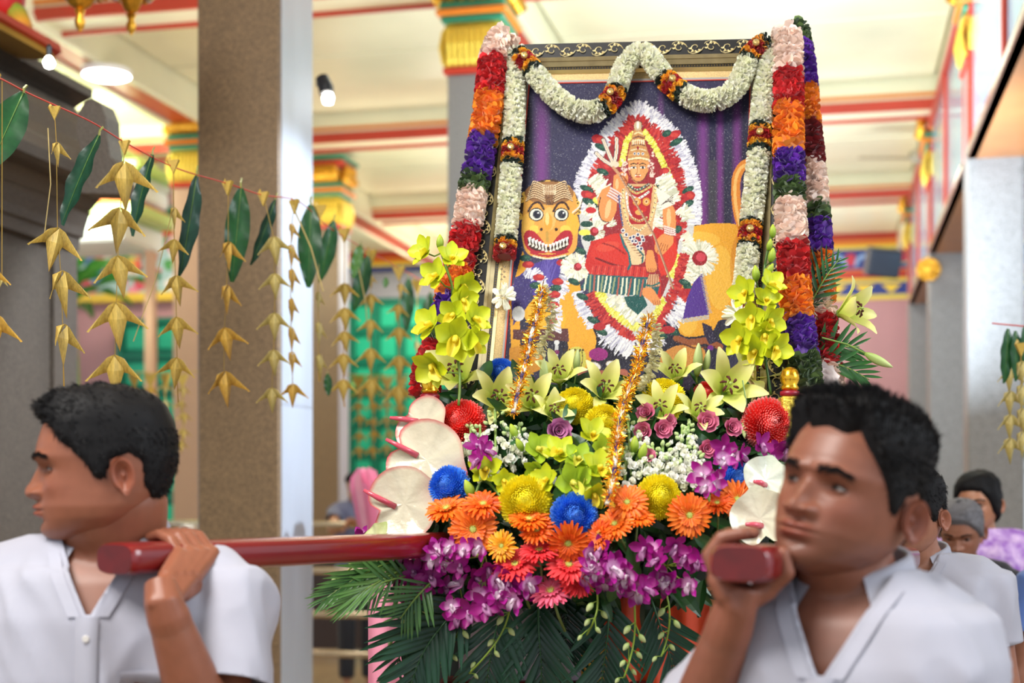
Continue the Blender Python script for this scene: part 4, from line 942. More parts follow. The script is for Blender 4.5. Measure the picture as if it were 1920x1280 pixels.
def mum_mesh(c1, c2, R=.052, n=420, seed=1, incurve=1.1, tipwhite=0):
    rd = np.random.default_rng(seed); mb = MB()
    n = 560
    for i in range(n):
        t = (i+.5)/n; ph = i*2.39996; th = math.acos(1-1.42*t)   # 0 = top, past the equator
        L = R*(.24+.24*t)*rd.uniform(.88, 1.12)
        V, Fs = petal_grid(L, R*.135*rd.uniform(.8, 1.15), P_SP, incurve*(1-.55*t)*rd.uniform(.7, 1.2), .9, 4, 1)
        r0 = R*.64
        d = Vector((math.sin(th)*math.cos(ph), math.sin(th)*math.sin(ph), math.cos(th)))
        x = Vector((-math.sin(ph), math.cos(ph), 0)); up = d.cross(x)      # toward the crown... sign fixed below
        if up.z < 0 and th < PI/2: up = -up; 
        if th >= PI/2 and up.z < 0: up = -up
        y_ = (d*1.0 + up*(.45-1.0*t)).normalized(); z_ = (up-y_*up.dot(y_)).normalized(); x_ = y_.cross(z_)
        M = Matrix((x_, y_, z_)).transposed().to_4x4(); M = Matrix.Translation(Vector((d.x*r0, d.y*r0, d.z*r0*.86))+Vector((0, 0, -R*.12))) @ Matrix.Diagonal((1, 1, 1, 1)) @ M
        cc = np.array(c1)+(np.array(c2)-np.array(c1))*rd.random()*.7
        tip_c = cc*(1-tipwhite)+np.array([.95, .75, .72])*tipwhite
        mb.add(V, Fs, hues(V, [(0, cc*.82), (.5, cc*1.0), (.85, cc), (1, tip_c)], 4, 3), M)
    mb.lathe([(0, -R*.45), (R*.4, -R*.36), (R*.66, -R*.12), (R*.60, R*.14), (R*.3, R*.34), (0, R*.36)], 12, np.array(c1)*.8)
    mb2 = mb
    return mesh_of(mb2, 'petals', M_PETAL)
def gerbera_meshes(c1, c2, seed=2, ci=None, npet=26):
    rd = np.random.default_rng(seed); mb = MB()
    for ring, (cnt, L, el, z) in enumerate(((npet, .042, .16, 0), (npet-2, .040, .28, .002), (18, .022, .5, .004))):
        for i in range(cnt):
            a = 2*PI*(i+.5*ring+rd.uniform(-.2, .2))/cnt; l = L*rd.uniform(.9, 1.08)
            V, Fs = petal_grid(l, .0092, [(0, .6), (.4, .9), (.8, 1), (1, .4)], -.35+rd.normal()*.12, .5, 4, 1, base=.007)
            c = np.array(c1)+(np.array(c2)-np.array(c1))*rd.random()
            mb.add(V, Fs, hues(V, [(0, c*.85), (1, c)], 4, 3), Matrix.Rotation(a, 4, 'Z') @ TR((0, 0, z)) @ Matrix.Rotation(el, 4, 'X'))
    me = mesh_of(mb, 'ray_petals', M_PETAL)
    mb = MB(); ci = ci or S(190, 196, 60)
    mb.lathe([(0, .010), (.005, .0098), (.0075, .0085)], 12, S(170, 180, 90)); mb.lathe([(.0068, .0085), (.0095, .0098), (.0115, .007), (.011, .002)], 14, ci)
    for i in range(60):
        a = rd.uniform(0, 2*PI); r = rd.uniform(.004, .0118); mb.tube([(r*math.cos(a), r*math.sin(a), .007), (r*1.05*math.cos(a), r*1.05*math.sin(a), .0115)], [.0008, .0004], 4, np.array(S(240, 220, 90))*rd.uniform(.6, 1.1))
    me2 = mesh_of(mb, 'flower_disc', M_VCR)
    mb = MB().lathe([(.003, -.02), (.007, -.014), (.012, -.004), (.012, .0), (.004, .002)], 12, S(110, 130, 70)); mb.tube([(0, 0, -.015), (.002, 0, -.06), (0, .004, -.11)], .0032, 7, S(120, 140, 80))
    me3 = mesh_of(mb, 'stem', M_LEAF)
    return me, me2, me3
C_LILY = [(0, S(164, 192, 50)), (.35, S(214, 222, 104)), (.7, S(232, 230, 136)), (1, S(240, 236, 168))]
def lily_proto():
    root = empty('lily', label='x', cat='flower')
    V, Fs = petal_grid(.092, .038, P_OV, -.15, .35, 7, 2, tip=-.5); mb = MB(); mb.add(V, Fs, hues(V, C_LILY, 7, 5)); wide = mesh_of(mb, 'tepal', M_PETAL)
    V, Fs = petal_grid(.092, .028, P_OV, -.1, .3, 7, 2, tip=-.9); mb = MB(); mb.add(V, Fs, hues(V, C_LILY, 7, 5)); nar = mesh_of(mb, 'tepal', M_PETAL)
    for k in range(6):
        use('tepal', wide if k % 2 else nar, root, Matrix.Rotation(k*PI/3+.1, 4, 'Z') @ Matrix.Rotation(1.02 if k % 2 else .86, 4, 'X'))
    st = MB().tube([(0, 0, 0), (.004, 0, .03), (.011, 0, .05)], .0009, 5, S(200, 214, 120)); an = mesh_of(st, 'filament', M_VC)
    am = mesh_of(MB().tube([(-.006, 0, -.001), (0, 0, .0015), (.006, 0, -.001)], [.0016, .0027, .0016], 6, S(78, 22, 14)), 'anther', M_VCR)
    for k in range(6):
        f = use('stamen', an, root, Matrix.Rotation(k*PI/3+.5, 4, 'Z')); use('anther', am, f, TR((.012, 0, .052), (.2, .6, .3)))
    part('pistil', MB().tube([(0, 0, 0), (0, .001, .055)], .0014, 6, S(170, 190, 90)).lathe([(0, .062), (.003, .060), (.0032, .056), (0, .053)], 6, S(150, 170, 80)), M_VC, root)
    part('throat', MB().lathe([(.0015, -.03), (.003, -.015), (.006, 0), (.0085, .008)], 8, S(150, 180, 80)), M_LEAF, root, smooth=True)
    return root
def bud_mesh(L, R, c1, c2, name='bud'):
    mb = MB(); V = []; n = 9; k = 12
    for i in range(n+1):
        t = i/n; r = R*math.sin(PI*min(1, t*.93+.05))**.7*(1-.25*t)
        for j in range(k): a = 2*PI*j/k; rr = r*(1+.10*math.cos(3*a)); V.append((rr*math.cos(a), rr*math.sin(a), L*t))
    Fs = [(i*k+j, i*k+(j+1) % k, (i+1)*k+(j+1) % k, (i+1)*k+j) for i in range(n) for j in range(k)]+[tuple(range(k))[::-1], tuple(n*k+j for j in range(k))]
    return mesh_of(mb.add(V, Fs, hues(None, [(0, c1), (1, c2)], n, k)), name, M_PETAL)
def orchid_meshes(cp, cb, L, W, clip, clip2, name='petals', ea=.42, bd=.42):
    mb = MB()
    for k, (a, l, w_, el) in enumerate(((PI/2, 1, 1.1, ea), (.25, 1.0, 1.35, ea), (PI-.25, 1.0, 1.35, ea), (-.95, .95, 1.0, ea*.6), (PI+.95, .95, 1.0, ea*.6))):
        V, Fs = petal_grid(L*l, W*w_, [(0, .3), (.3, .8), (.6, 1), (.85, .75), (1, .15)], bd, .35, 5, 2)
        mb.add(V, Fs, hues(V, [(0, cb), (.3, cb), (.6, cp), (1, cp)], 5, 5), Matrix.Rotation(a-PI/2, 4, 'Z') @ Matrix.Rotation(el, 4, 'X'))
    me = mesh_of(mb, name, M_PETAL)
    mb = MB(); V, Fs = petal_grid(L*.75, W*.85, [(0, .5), (.4, .9), (.7, 1), (1, .5)], -.6, 1.3, 5, 2, ruff=.15); mb.add(V, Fs, hues(V, [(0, clip2), (.5, clip2), (1, clip)], 5, 5), Matrix.Rotation(PI, 4, 'Z') @ Matrix.Rotation(.75, 4, 'X'))
    mb.tube([(0, 0, 0), (0, .002, L*.25), (0, -.004, L*.42)], [W*.18, W*.2, W*.14], 7, clip2)
    return me, mesh_of(mb, 'lip', M_PETAL)
CYM = orchid_meshes(S(206, 216, 34), S(190, 206, 40), .042, .025, S(240, 226, 60), S(246, 222, 60))
CYMG = orchid_meshes(S(176, 204, 48), S(160, 190, 46), .042, .025, S(214, 220, 70), S(230, 220, 90))
DEN = orchid_meshes(S(150, 8, 118), S(160, 24, 132), .031, .0150, S(100, 2, 80), S(206, 150, 196), ea=.28)
DEN2 = orchid_meshes(S(170, 20, 142), S(226, 170, 214), .031, .0155, S(116, 4, 100), S(240, 220, 234), ea=.28)
BUDG = bud_mesh(.030, .0085, S(120, 160, 40), S(190, 206, 60)); BUDD = bud_mesh(.017, .0055, S(150, 176, 90), S(206, 216, 160)); BUDL = bud_mesh(.062, .0105, S(150, 180, 80), S(214, 226, 160))
def place(me_list, x, y, Y, face, s=1, roll=None, name='flower', up=(0, 0, 1)):
    loc = P(x, y, Y)
    r = empty(name); r.matrix_world = basis(loc, face, up, s, roll if roll is not None else fr.uniform(0, 6)); return r
def YD_(x, y):   # depth of the front of the mound
    t = min(1, max(0, (y-690)/310)); b = 2.90-.34*math.sin(t*PI/2)+(max(0, y-1030)/250)*.06
    return b+.10*((x-1160)/330)**2
HEADS = []
def face(dx, dz): return (dx, -1, dz)

# ---- great chrysanthemums
MUM = dict(red=mum_mesh(S(250, 48, 40), S(255, 84, 70), seed=1, tipwhite=.3), yellow=mum_mesh(S(255, 236, 24), S(255, 246, 70), seed=2, incurve=1.4), blue=mum_mesh(S(36, 130, 246), S(90, 172, 255), seed=3, tipwhite=.12), red2=mum_mesh(S(246, 50, 46), S(255, 96, 84), seed=4, tipwhite=.5))
MUMS = [('red', 862, 790, 96, -.5, .4, 'round red chrysanthemum at the upper left beside the white and pink anthurium'),
        ('red2', 1442, 792, 102, .3, .1, 'big red chrysanthemum at the right beside the gold post'),
        ('yellow', 984, 938, 106, -.2, .25, 'yellow chrysanthemum low left of center above the side-on orange gerbera'),
        ('yellow', 1237, 930, 90, .2, .2, 'yellow chrysanthemum low right between the white stock and orange gerberas'),
        ('yellow', 1077, 757, 76, -.1, .5, 'yellow chrysanthemum in the upper middle left of the lilies'),
        ('yellow', 1133, 790, 76, .1, .4, 'yellow chrysanthemum in the middle beside the gold tinsel'),
        ('yellow', 1246, 745, 88, .1, .5, 'yellow chrysanthemum high right of the tinsel among lilies'),
        ('blue', 839, 910, 84, -.5, .3, 'blue chrysanthemum at the left in front of the anthuriums'),
        ('blue', 1077, 966, 94, .0, .1, 'blue chrysanthemum at bottom center between yellow and orange flowers'),
        ('blue', 1384, 903, 92, .3, .7, 'blue chrysanthemum at lower right above an orange gerbera'),
        ('blue', 938, 696, 58, -.2, .3, 'small blue chrysanthemum at the lower left corner of the painting'),
        ('blue', 1358, 680, 66, .1, .5, 'small blue chrysanthemum at the lower right corner of the painting'),
        ('red', 1000, 734, 46, 0, .4, 'small red chrysanthemum below the left gold tinsel'),
        ('red', 1326, 738, 56, 0, .4, 'red chrysanthemum half hidden behind the pale lily at right')]
for i, (c, x, y, d, dx, dz, lb) in enumerate(MUMS):
    Y = YD_(x, y)+(.05 if d < 70 else .0); R = d/2*Y/F
    r = place(None, x, y, Y-R*.35, face(dx, dz), R/.056, name='chrysanthemum'); tag(r, lb, 'flower', 'chrysanthemums of the flower mound')
    use('petals', MUM[c], r, kind='stuff'); part('stem', MB().tube([(0, 0, -.02), (0, 0, -.09)], .004, 6, S(60, 96, 40)), M_LEAF, r)
# ---- gerberas
GO = gerbera_meshes(S(250, 106, 12), S(255, 136, 30)); GO2 = gerbera_meshes(S(240, 84, 8), S(250, 120, 20), 5, S(120, 90, 40), 22); GY = gerbera_meshes(S(250, 150, 10), S(255, 196, 30), 6, S(60, 44, 30), 20)
GP = gerbera_meshes(S(240, 50, 60), S(250, 80, 84), 7, S(190, 60, 60)); GK = gerbera_meshes(S(246, 90, 130), S(252, 130, 160), 8, S(200, 80, 100))
GERS = [(GO, 888, 992, 62, -.1, .05, 'orange gerbera facing the camera below the blue chrysanthemum at left', .5), (GO, 838, 957, 54, -.4, 1.6, 'orange gerbera seen edge on at far left under the blue chrysanthemum'),
        (GO2, 906, 948, 50, -.1, 1.2, 'orange gerbera tucked behind the front-facing one at left'), (GO, 992, 978, 52, 0, 2.2, 'orange gerbera seen from the side directly below the yellow chrysanthemum'),
        (GY, 942, 1024, 40, -.4, .2, 'yellow-orange gerbera with dark centre at lower left of the mound'), (GO2, 1008, 996, 44, -.3, .8, 'dark orange gerbera behind the stem of the side-on gerbera'),
        (GO2, 1066, 1016, 54, -.1, -.35, 'drooping orange gerbera under the blue chrysanthemum at center'), (GO, 1176, 944, 52, -.1, .6, 'orange gerbera left of the low right yellow chrysanthemum, tipped upward'),
        (GO, 1154, 985, 50, -.5, .9, 'orange gerbera leaning left below the tinsel tip'), (GO2, 1126, 1004, 42, -.9, .3, 'orange gerbera at the left end of the right-hand orange cluster'),
        (GO, 1196, 972, 42, .1, 1.5, 'orange gerbera seen nearly edge on under the low right yellow chrysanthemum'), (GO, 1291, 966, 56, .12, .05, 'orange gerbera facing the camera at right of the low right yellow chrysanthemum'),
        (GO, 1381, 938, 52, .15, .45, 'orange gerbera in front of the blue chrysanthemum at lower right'), (GO2, 1345, 946, 40, -.2, 1.2, 'orange gerbera peeking out left of the one in front of the blue flower'),
        (GP, 968, 1062, 54, -.4, 1.3, 'coral gerbera at the left of the coral group, edge up'), (GP, 1012, 1036, 46, -.2, 2.0, 'coral gerbera highest in the coral group seen from the side'), (GP, 946, 1074, 34, -.8, .9, 'small coral gerbera at the far left of the coral group'),
        (GP, 1066, 1062, 54, .1, .9, 'coral gerbera at the right of the coral group'), (GP, 1080, 1088, 44, .4, .5, 'coral gerbera drooping right below the others'), (GK, 1034, 1112, 52, -.4, 1.3, 'pink gerbera lowest of the group seen from the side')]
for g in GERS:
    ms, x, y, rr, dx, dz, lb = g[:7]; Y = YD_(x, y)-.03
    r = place(None, x, y, Y, face(dx, dz), rr*(.78 if ms not in (GP, GK) else .86)*Y/F/.049, name='gerbera'); tag(r, lb, 'flower', 'gerberas of the flower mound')
    use('ray_petals', ms[0], r, kind='stuff'); use('flower_disc', ms[1], r); use('stem', ms[2], r)
# ---- lilies
lp = lily_proto(); first = True
LIL = [(868, 716, -.3, .5, 1.15, 0, 'pale yellow lily at upper left, largest, in front of the gold post'), (930, 760, .15, .35, 1.0, .6, 'pale yellow lily just right of the upper left red chrysanthemum'), (998, 766, .0, .55, .95, .2, 'pale yellow lily left of the upper yellow chrysanthemum'),
       (1050, 720, -.1, .8, .85, .3, 'cream lily opening upward under the painted bananas'), (1130, 746, .1, .5, .95, .5, 'cream lily between the yellow chrysanthemums and the right tinsel'), (1355, 738, .1, .25, 1.15, .15, 'large cream-white lily at right facing the camera'),
       (1402, 706, .25, .5, 1.1, .8, 'pale lily above the large cream lily at right'), (1245, 782, -.3, .6, .85, .2, 'green-tinged half open lily in front of the high yellow chrysanthemum'), (1303, 786, .2, .6, .8, .9, 'narrow half open lily left of the purple roses'),
       (1268, 716, -.2, .8, .8, .5, 'cream lily opening upward below the lion\'s foot in the painting'), (1446, 716, .5, .6, .9, .2, 'pale lily close to the right gold post'), (1566, 590, 1.3, .25, 1.05, .3, 'pale green lily seen side-on at the right of the banded garland'),
       (1030, 782, .3, .5, .7, .9, 'small yellow lily between two yellow chrysanthemums and white stock')]
for (x, y, dx, dz, s_, ro, lb) in LIL:
    r = lp if first else copy_tree(lp); first = False
    Y = YD_(x, y)-.02 if x < 1500 else 2.95
    r.matrix_world = basis(P(x, y, Y+.04), face(dx, dz), (0, 0, 1), s_, ro); tag(r, lb, 'flower', 'lilies of the flower mound')
for k, (x, y, dx, dz, s_, lb) in enumerate([(1020, 730, 0, 3, 1, 'green lily bud standing upright left of the upper yellow chrysanthemum'), (1306, 706, .2, 4, 1.1, 'upright green lily bud above the large cream lily'), (1398, 780, -.1, -.8, .8, 'white lily bud drooping beside the right red chrysanthemum'), (1430, 720, .8, 1.6, .8, 'slim pale lily bud at right below the orchids'), (1420, 752, -.3, -.5, .7, 'small pale lily bud under the right lilies'), (1622, 662, 1.6, -.9, 1.0, 'green lily bud hanging out at the far right'), (1080, 700, .3, 4, .8, 'green lily bud before the painted coconut halves'), (1322, 700, .5, 3.4, .8, 'pale lily bud beside the upright green one')]):
    r = place(None, x, y, YD_(x, y) if x < 1500 else 2.9, (dx, -.4, dz), s_, name='lily_bud'); tag(r, lb, 'bud', 'lily buds of the flower mound'); r2 = use('bud', BUDL, r, kind=None); part('stem', MB().tube([(0, 0, 0), (.003, .002, -.04), (.012, .02, -.09)], .002, 6, S(120, 150, 70)), M_LEAF, r)
# ---- cymbidium sprays: stem with blossoms and buds
def spray(name, label, group, blossoms, buds, stem, ms, budme, s, Yf, cs=S(110, 140, 50), cat='flower', sr=.0028):
    r = empty(name, P(*stem[0], Yf(*stem[0])), label=label, cat=cat, group=group); o = r.location
    sp_ = [P(x, y, Yf(x, y)+.025)-o for x, y in stem]
    part('stem', MB().tube(smooth3(sp_, 4), sr, 7, cs), M_LEAF, r, smooth=True)
    for i, (x, y, dx, dz, *q) in enumerate(blossoms):
        m_ = ms[i % len(ms)] if isinstance(ms, list) else ms; sc = s*(q[0] if q else 1)*fr.uniform(.94, 1.06)
        b = P(x, y, Yf(x, y))-o; M = basis(b, (dx+fr.normal()*.25, -1, dz+fr.normal()*.3), (0, 0, 1), sc, fr.uniform(-.8, .8))
        f = use('blossom', m_[0], r, M); use('lip', m_[1], f)
        j = min(range(len(sp_)), key=lambda k: (sp_[k]-b).length); pb = MB().tube([sp_[j], (sp_[j]+b)/2+Vector((0, .01, -.005)), b+Vector((0, .004, 0))], sr*.6, 5, cs)
        part('pedicel', pb, M_LEAF, r)
    for (x, y, dx, dz, *q) in buds:
        b = P(x, y, Yf(x, y)+.01)-o; use('bud', budme, r, basis(b, (dx, -.15, dz), (0, 1, 0), s*(q[0] if q else 1)))
        j = min(range(len(sp_)), key=lambda k: (sp_[k]-b).length); part('pedicel', MB().tube([sp_[j], b], sr*.5, 5, cs), M_LEAF, r)
    return r
YL_ = lambda x, y: 2.84-.0003*(y-470)
spray('orchid_spray', 'tall yellow-green orchid spray climbing the left side of the frame', 'orchid sprays', [(800, 474, -.6, .3), (846, 488, .3, .2), (820, 520, -.5, .1, 1.1), (866, 536, .5, .2), (866, 564, .3, .1), (850, 592, -.3, .1), (810, 612, -.6, .2, 1.25), (853, 636, .1, .1, 1.35), (888, 600, .6, .1), (816, 684, -.5, .2, 1.3), (884, 640, .7, .0)], [(824, 468, .05, 1.5, 1.1), (886, 660, .8, .8, .9)],
      [(860, 760), (862, 700), (852, 640), (846, 590), (848, 540), (836, 500), (828, 474)], CYM, BUDG, .92, YL_)
YR_ = lambda x, y: 2.86-.0002*(y-470)
spray('orchid_spray', 'yellow-green orchid spray climbing beside the right white garland', 'orchid sprays', [(1400, 550, -.4, .3, 1.1), (1436, 566, .4, .2), (1444, 536, .5, .4), (1440, 602, .6, .1), (1434, 628, .2, -.1), (1390, 636, -.8, .2, 1.2), (1450, 654, .5, .0, 1.1), (1410, 596, -.5, .1), (1418, 660, -.2, .2)], [(1418, 528, -.15, 1.6, 1.2), (1444, 492, .3, 1.5, 1.1), (1436, 516, .6, 1, 1), (1448, 446, .05, 2, 1), (1440, 470, .3, 1.3, .9)],
      [(1446, 740), (1436, 680), (1430, 620), (1430, 560), (1434, 500), (1446, 440)], CYM, BUDG, .92, YR_, cs=S(70, 110, 40))
YC_ = lambda x, y: YD_(x, y)-.025
spray('orchid_spray', 'green-yellow orchids filling the middle of the mound above the blue chrysanthemum', 'orchid sprays', [(1008, 846, -.2, .4, 1.1), (1050, 852, 0, .4), (1084, 864, .3, .3), (1027, 902, -.4, .3, .95), (1073, 908, .1, .2, 1.15), (1109, 820, .2, .6, 1.1), (1130, 846, .5, .4, .95), (1122, 884, .2, .2, 1.15), (1094, 898, .2, .1, .9), (1112, 926, .2, -.2, .9), (1010, 880, -.6, .1, .8)], [(968, 822, -.4, 1, 1.1), (980, 846, -.5, 1, 1)],
      [(1080, 960), (1070, 920), (1050, 880), (1060, 850), (1000, 850), (974, 850)], [CYMG, CYM], BUDG, .92, YC_)
spray('orchid_spray', 'small yellow orchids left of center between white stock and the yellow chrysanthemum', 'orchid sprays', [(912, 884, -.1, .4, 1.0), (944, 902, .3, .1, .7)], [(886, 934, -.4, 1, 1.25), (1196, 832, .1, 1.5, 1.2)][:1], [(950, 950), (930, 920), (905, 900), (890, 930)], CYM, BUDG, 1, YC_)
spray('green_bud_stem', 'two plump green buds rising among the white stock right of the tinsel', None, [], [(1188, 850, .1, 1.5, 1.1), (1200, 862, .4, 1.4, 1.1), (1165, 860, -.3, 1.2, 1)], [(1185, 920), (1190, 880), (1196, 850)], CYM, BUDG, 1, YC_, cat='bud')
# ---- purple dendrobium orchids
dsr = np.random.default_rng(31)
def den_spray(label, n, box, buds, stem, ms=[DEN, DEN2], s=1.0, fx_=0, fz_=0):
    x0, x1, y0, y1 = box; bl = []
    for i in range(n):
        t = (i+.5)/n; x = x0+(x1-x0)*(t+dsr.uniform(-.5, .5)/n); y = y0+(y1-y0)*dsr.random() if True else 0
        bl.append((x, y, fx_+dsr.uniform(-1.1, 1.1), fz_+dsr.uniform(-.6, .8), dsr.uniform(.8, 1.1)))
    return spray('dendrobium_spray', label, 'purple orchid sprays', bl, buds, stem, ms, BUDD, s, lambda x, y: YD_(x, y)-.06-.02*math.sin(x*.21), cs=S(150, 180, 70), sr=.0018)
def hang(x0, y0, x1, y1, n, bend=12):
    st = [(x0+(x1-x0)*t+bend*math.sin(t*PI), y0+(y1-y0)*t) for t in np.linspace(0, 1, 6)]
    bs = [(x0+(x1-x0)*t+bend*math.sin(t*PI)+(9 if i % 2 else -9), y0+(y1-y0)*t, .6 if i % 2 else -.6, -.8, 1.25-.5*t) for i, t in enumerate(np.linspace(.25, 1, n))]
    return st, bs
st, bs = hang(690, 1030, 618, 1100, 4, 4); den_spray('purple orchids at the far left end of the lower fringe, buds pointing left', 7, (665, 760, 1006, 1048), bs, [(760, 1040), (720, 1045)]+st)
st, bs = hang(800, 1080, 730, 1220, 6, 10); den_spray('purple orchids with a long trail of green buds at lower left', 10, (730, 840, 1010, 1110), bs, [(830, 1030)]+st)
den_spray('deep purple orchids below the left orange gerberas', 9, (800, 920, 1020, 1090), [], [(800, 1060), (860, 1050), (910, 1040)])
st, bs = hang(870, 1130, 828, 1250, 5, 8); den_spray('purple orchids hanging lowest left of the coral gerberas', 8, (820, 930, 1080, 1165), bs, [(910, 1080)]+st)
st, bs = hang(960, 1120, 880, 1262, 6, 18); den_spray('purple orchids under the coral gerberas with green buds below', 6, (925, 990, 1090, 1140), bs, [(960, 1080)]+st)
st, bs = hang(1120, 1110, 1100, 1190, 5, 8); den_spray('pale purple orchid cluster right of the coral gerberas', 6, (1090, 1140, 1040, 1090), bs, [(1120, 1050)]+st, ms=[DEN2])
st, bs = hang(1190, 1140, 1170, 1270, 7, 8); den_spray('bright purple orchids in the middle of the right lower fringe', 10, (1130, 1220, 1030, 1110), bs, [(1190, 1080)]+st)
st, bs = hang(1250, 1110, 1240, 1230, 5, 10); den_spray('bright purple orchids near the right man\'s sleeve', 11, (1210, 1310, 1020, 1125), bs, [(1250, 1060)]+st)
den_spray('small purple orchids among the pink roses at upper right', 4, (1340, 1400, 832, 862), [], [(1330, 900), (1360, 870), (1390, 850)], ms=[DEN2, DEN])
den_spray('dark purple orchids just under the right red chrysanthemum', 4, (1425, 1480, 834, 856), [(1492, 838, .8, .6, 1.3)], [(1440, 880), (1450, 850), (1480, 840)], ms=[DEN])
den_spray('purple orchid between white stock and the blue chrysanthemum at right', 4, (1318, 1345, 875, 925), [], [(1330, 940), (1330, 900)], ms=[DEN2])
den_spray('dark purple orchid glimpsed behind the left white stock', 3, (886, 912, 820, 880), [], [(900, 900), (900, 850)], ms=[DEN])
# ---- white stock: upright stems crowded with ruffled florets
def stock(label, stems, s=1.0, dens_=1.0):
    r = empty('stock_flower', P(*stems[0][:2], YD_(*stems[0][:2])), label=label, cat='flower', group='white stock flowers'); o = r.location
    fl_ = []
    for k in range(3):
        m = MB(); c = [S(254, 252, 240), S(248, 250, 228), S(255, 254, 248)][k]
        for i in range(9):
            V, Fs = petal_grid(.0095, .0085, [(0, .3), (.6, 1), (1, .7)], .3, .5, 3, 1, ruff=.4); m.add(V, Fs, hues(V, [(0, S(196, 210, 150)), (.4, c), (1, c)], 3, 3), Matrix.Rotation(i*2.4, 4, 'Z') @ Matrix.Rotation(.2+.12*i, 4, 'X'))
        fl_.append(mesh_of(m, 'floret', M_PETAL))
    gb = mesh_of(MB().lathe([(0, -.004), (.0035, -.002), (.004, .001), (.002, .005), (0, .006)], 6, S(176, 196, 130)), 'green_bud', M_VCR)
    for (x, y0, y1, wd) in stems:
        a = P(x, y0, YD_(x, y0))-o; b = P(x+fr.uniform(-8, 8), y1, YD_(x, y1)-.02)-o
        part('stem', MB().tube([a, b], .0026, 6, S(150, 180, 100)), M_LEAF, r)
        n = max(4, int(abs(y0-y1)/7*dens_))
        for i in range(n):
            t = (i+.5)/n; p = a.lerp(b, t); an = i*2.4; rad = wd*2.7/F*(1-.75*max(0, t-.35)); d = Vector((math.cos(an), -abs(math.sin(an))*.9, .25+.5*t))
            q = p+Vector((math.cos(an)*rad, -abs(math.sin(an))*rad*.7, fr.uniform(-.004, .004)))
            use('floret' if t < .72 else 'green_bud', fl_[i % 3] if t < .72 else gb, r, basis(q, d, s=s*(1.25-.6*t) if t < .72 else 1.1, roll=i))
        use('green_bud', gb, r, basis(b, (0, 0, 1)))
stock('white stock at left, a dense froth beside the red chrysanthemum', [(930, 880, 770, 26), (905, 870, 800, 20), (955, 870, 800, 22), (885, 860, 796, 12), (975, 850, 796, 12), (920, 905, 850, 20)], 1.1, 1.5)
stock('white stock stems right of the gold tinsel', [(1184, 890, 782, 18), (1170, 920, 840, 16), (1200, 850, 800, 12), (1215, 900, 850, 16)], 1.0, 1.4)
stock('white stock at right of center, widest, above the low yellow chrysanthemum', [(1240, 905, 830, 20), (1275, 910, 800, 22), (1300, 920, 840, 18), (1285, 880, 790, 14), (1230, 880, 834, 14), (1310, 900, 870, 16), (1260, 905, 860, 22)], 1.1, 1.6)
stock('thin white stock buds at the right beside the blue chrysanthemum', [(1320, 880, 850, 8)], .8)
# ---- lisianthus roses
def rose_mesh(c1, c2):
    m = MB()
    for ring, (cnt, L, W, el, bd) in enumerate(((5, .024, .022, .55, .5), (5, .022, .020, .9, .5), (4, .018, .015, 1.15, .3), (3, .014, .010, 1.35, .15))):
        for i in range(cnt):
            V, Fs = petal_grid(L, W, [(0, .35), (.4, .9), (.75, 1.05), (1, .6)], bd, .5, 5, 2, ruff=.1, tip=-.9)
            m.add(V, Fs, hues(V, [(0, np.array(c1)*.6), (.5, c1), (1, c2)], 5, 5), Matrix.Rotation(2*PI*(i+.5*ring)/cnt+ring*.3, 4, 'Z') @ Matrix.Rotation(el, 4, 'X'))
    return mesh_of(m, 'petals', M_PETAL)
RS = rose_mesh(S(206, 84, 126), S(226, 130, 160)); RS2 = rose_mesh(S(160, 76, 140), S(206, 130, 176))
for (x, y, s_, dx, dz, m_, lb) in ((1214, 778, 1, -.4, .4, RS, 'pink rose topmost in the left pink trio'), (1209, 808, .95, -.4, 0, RS, 'pink rose at lower left of the left pink trio'), (1240, 806, 1, .2, .1, RS, 'pink rose at lower right of the left pink trio'), (1250, 792, .8, .5, .3, RS, 'small pink rosebud beside the trio'),
        (1325, 794, 1.15, 0, .2, RS, 'open pink rose above the right white stock'), (1369, 804, 1.0, .3, .2, RS, 'mauve pink rose left of the right red chrysanthemum'), (1325, 843, .95, .1, .1, RS, 'pink rose lowest, beside the purple orchids'), (1045, 810, 1.3, .2, .1, RS2, 'single mauve rose in the middle under the yellow chrysanthemum'), (1216, 856, .7, 0, .3, RS, 'pink rose half hidden in white stock')):
    Y = YD_(x, y)-.01; r = place(None, x, y, Y, face(dx, dz), s_, name='lisianthus_rose'); tag(r, lb, 'flower', 'pink roses of the mound'); use('petals', m_, r, kind='stuff'); part('calyx', MB().lathe([(.002, -.03), (.004, -.012), (.008, .0), (.008, .006)], 8, S(110, 150, 80)), M_LEAF, r)
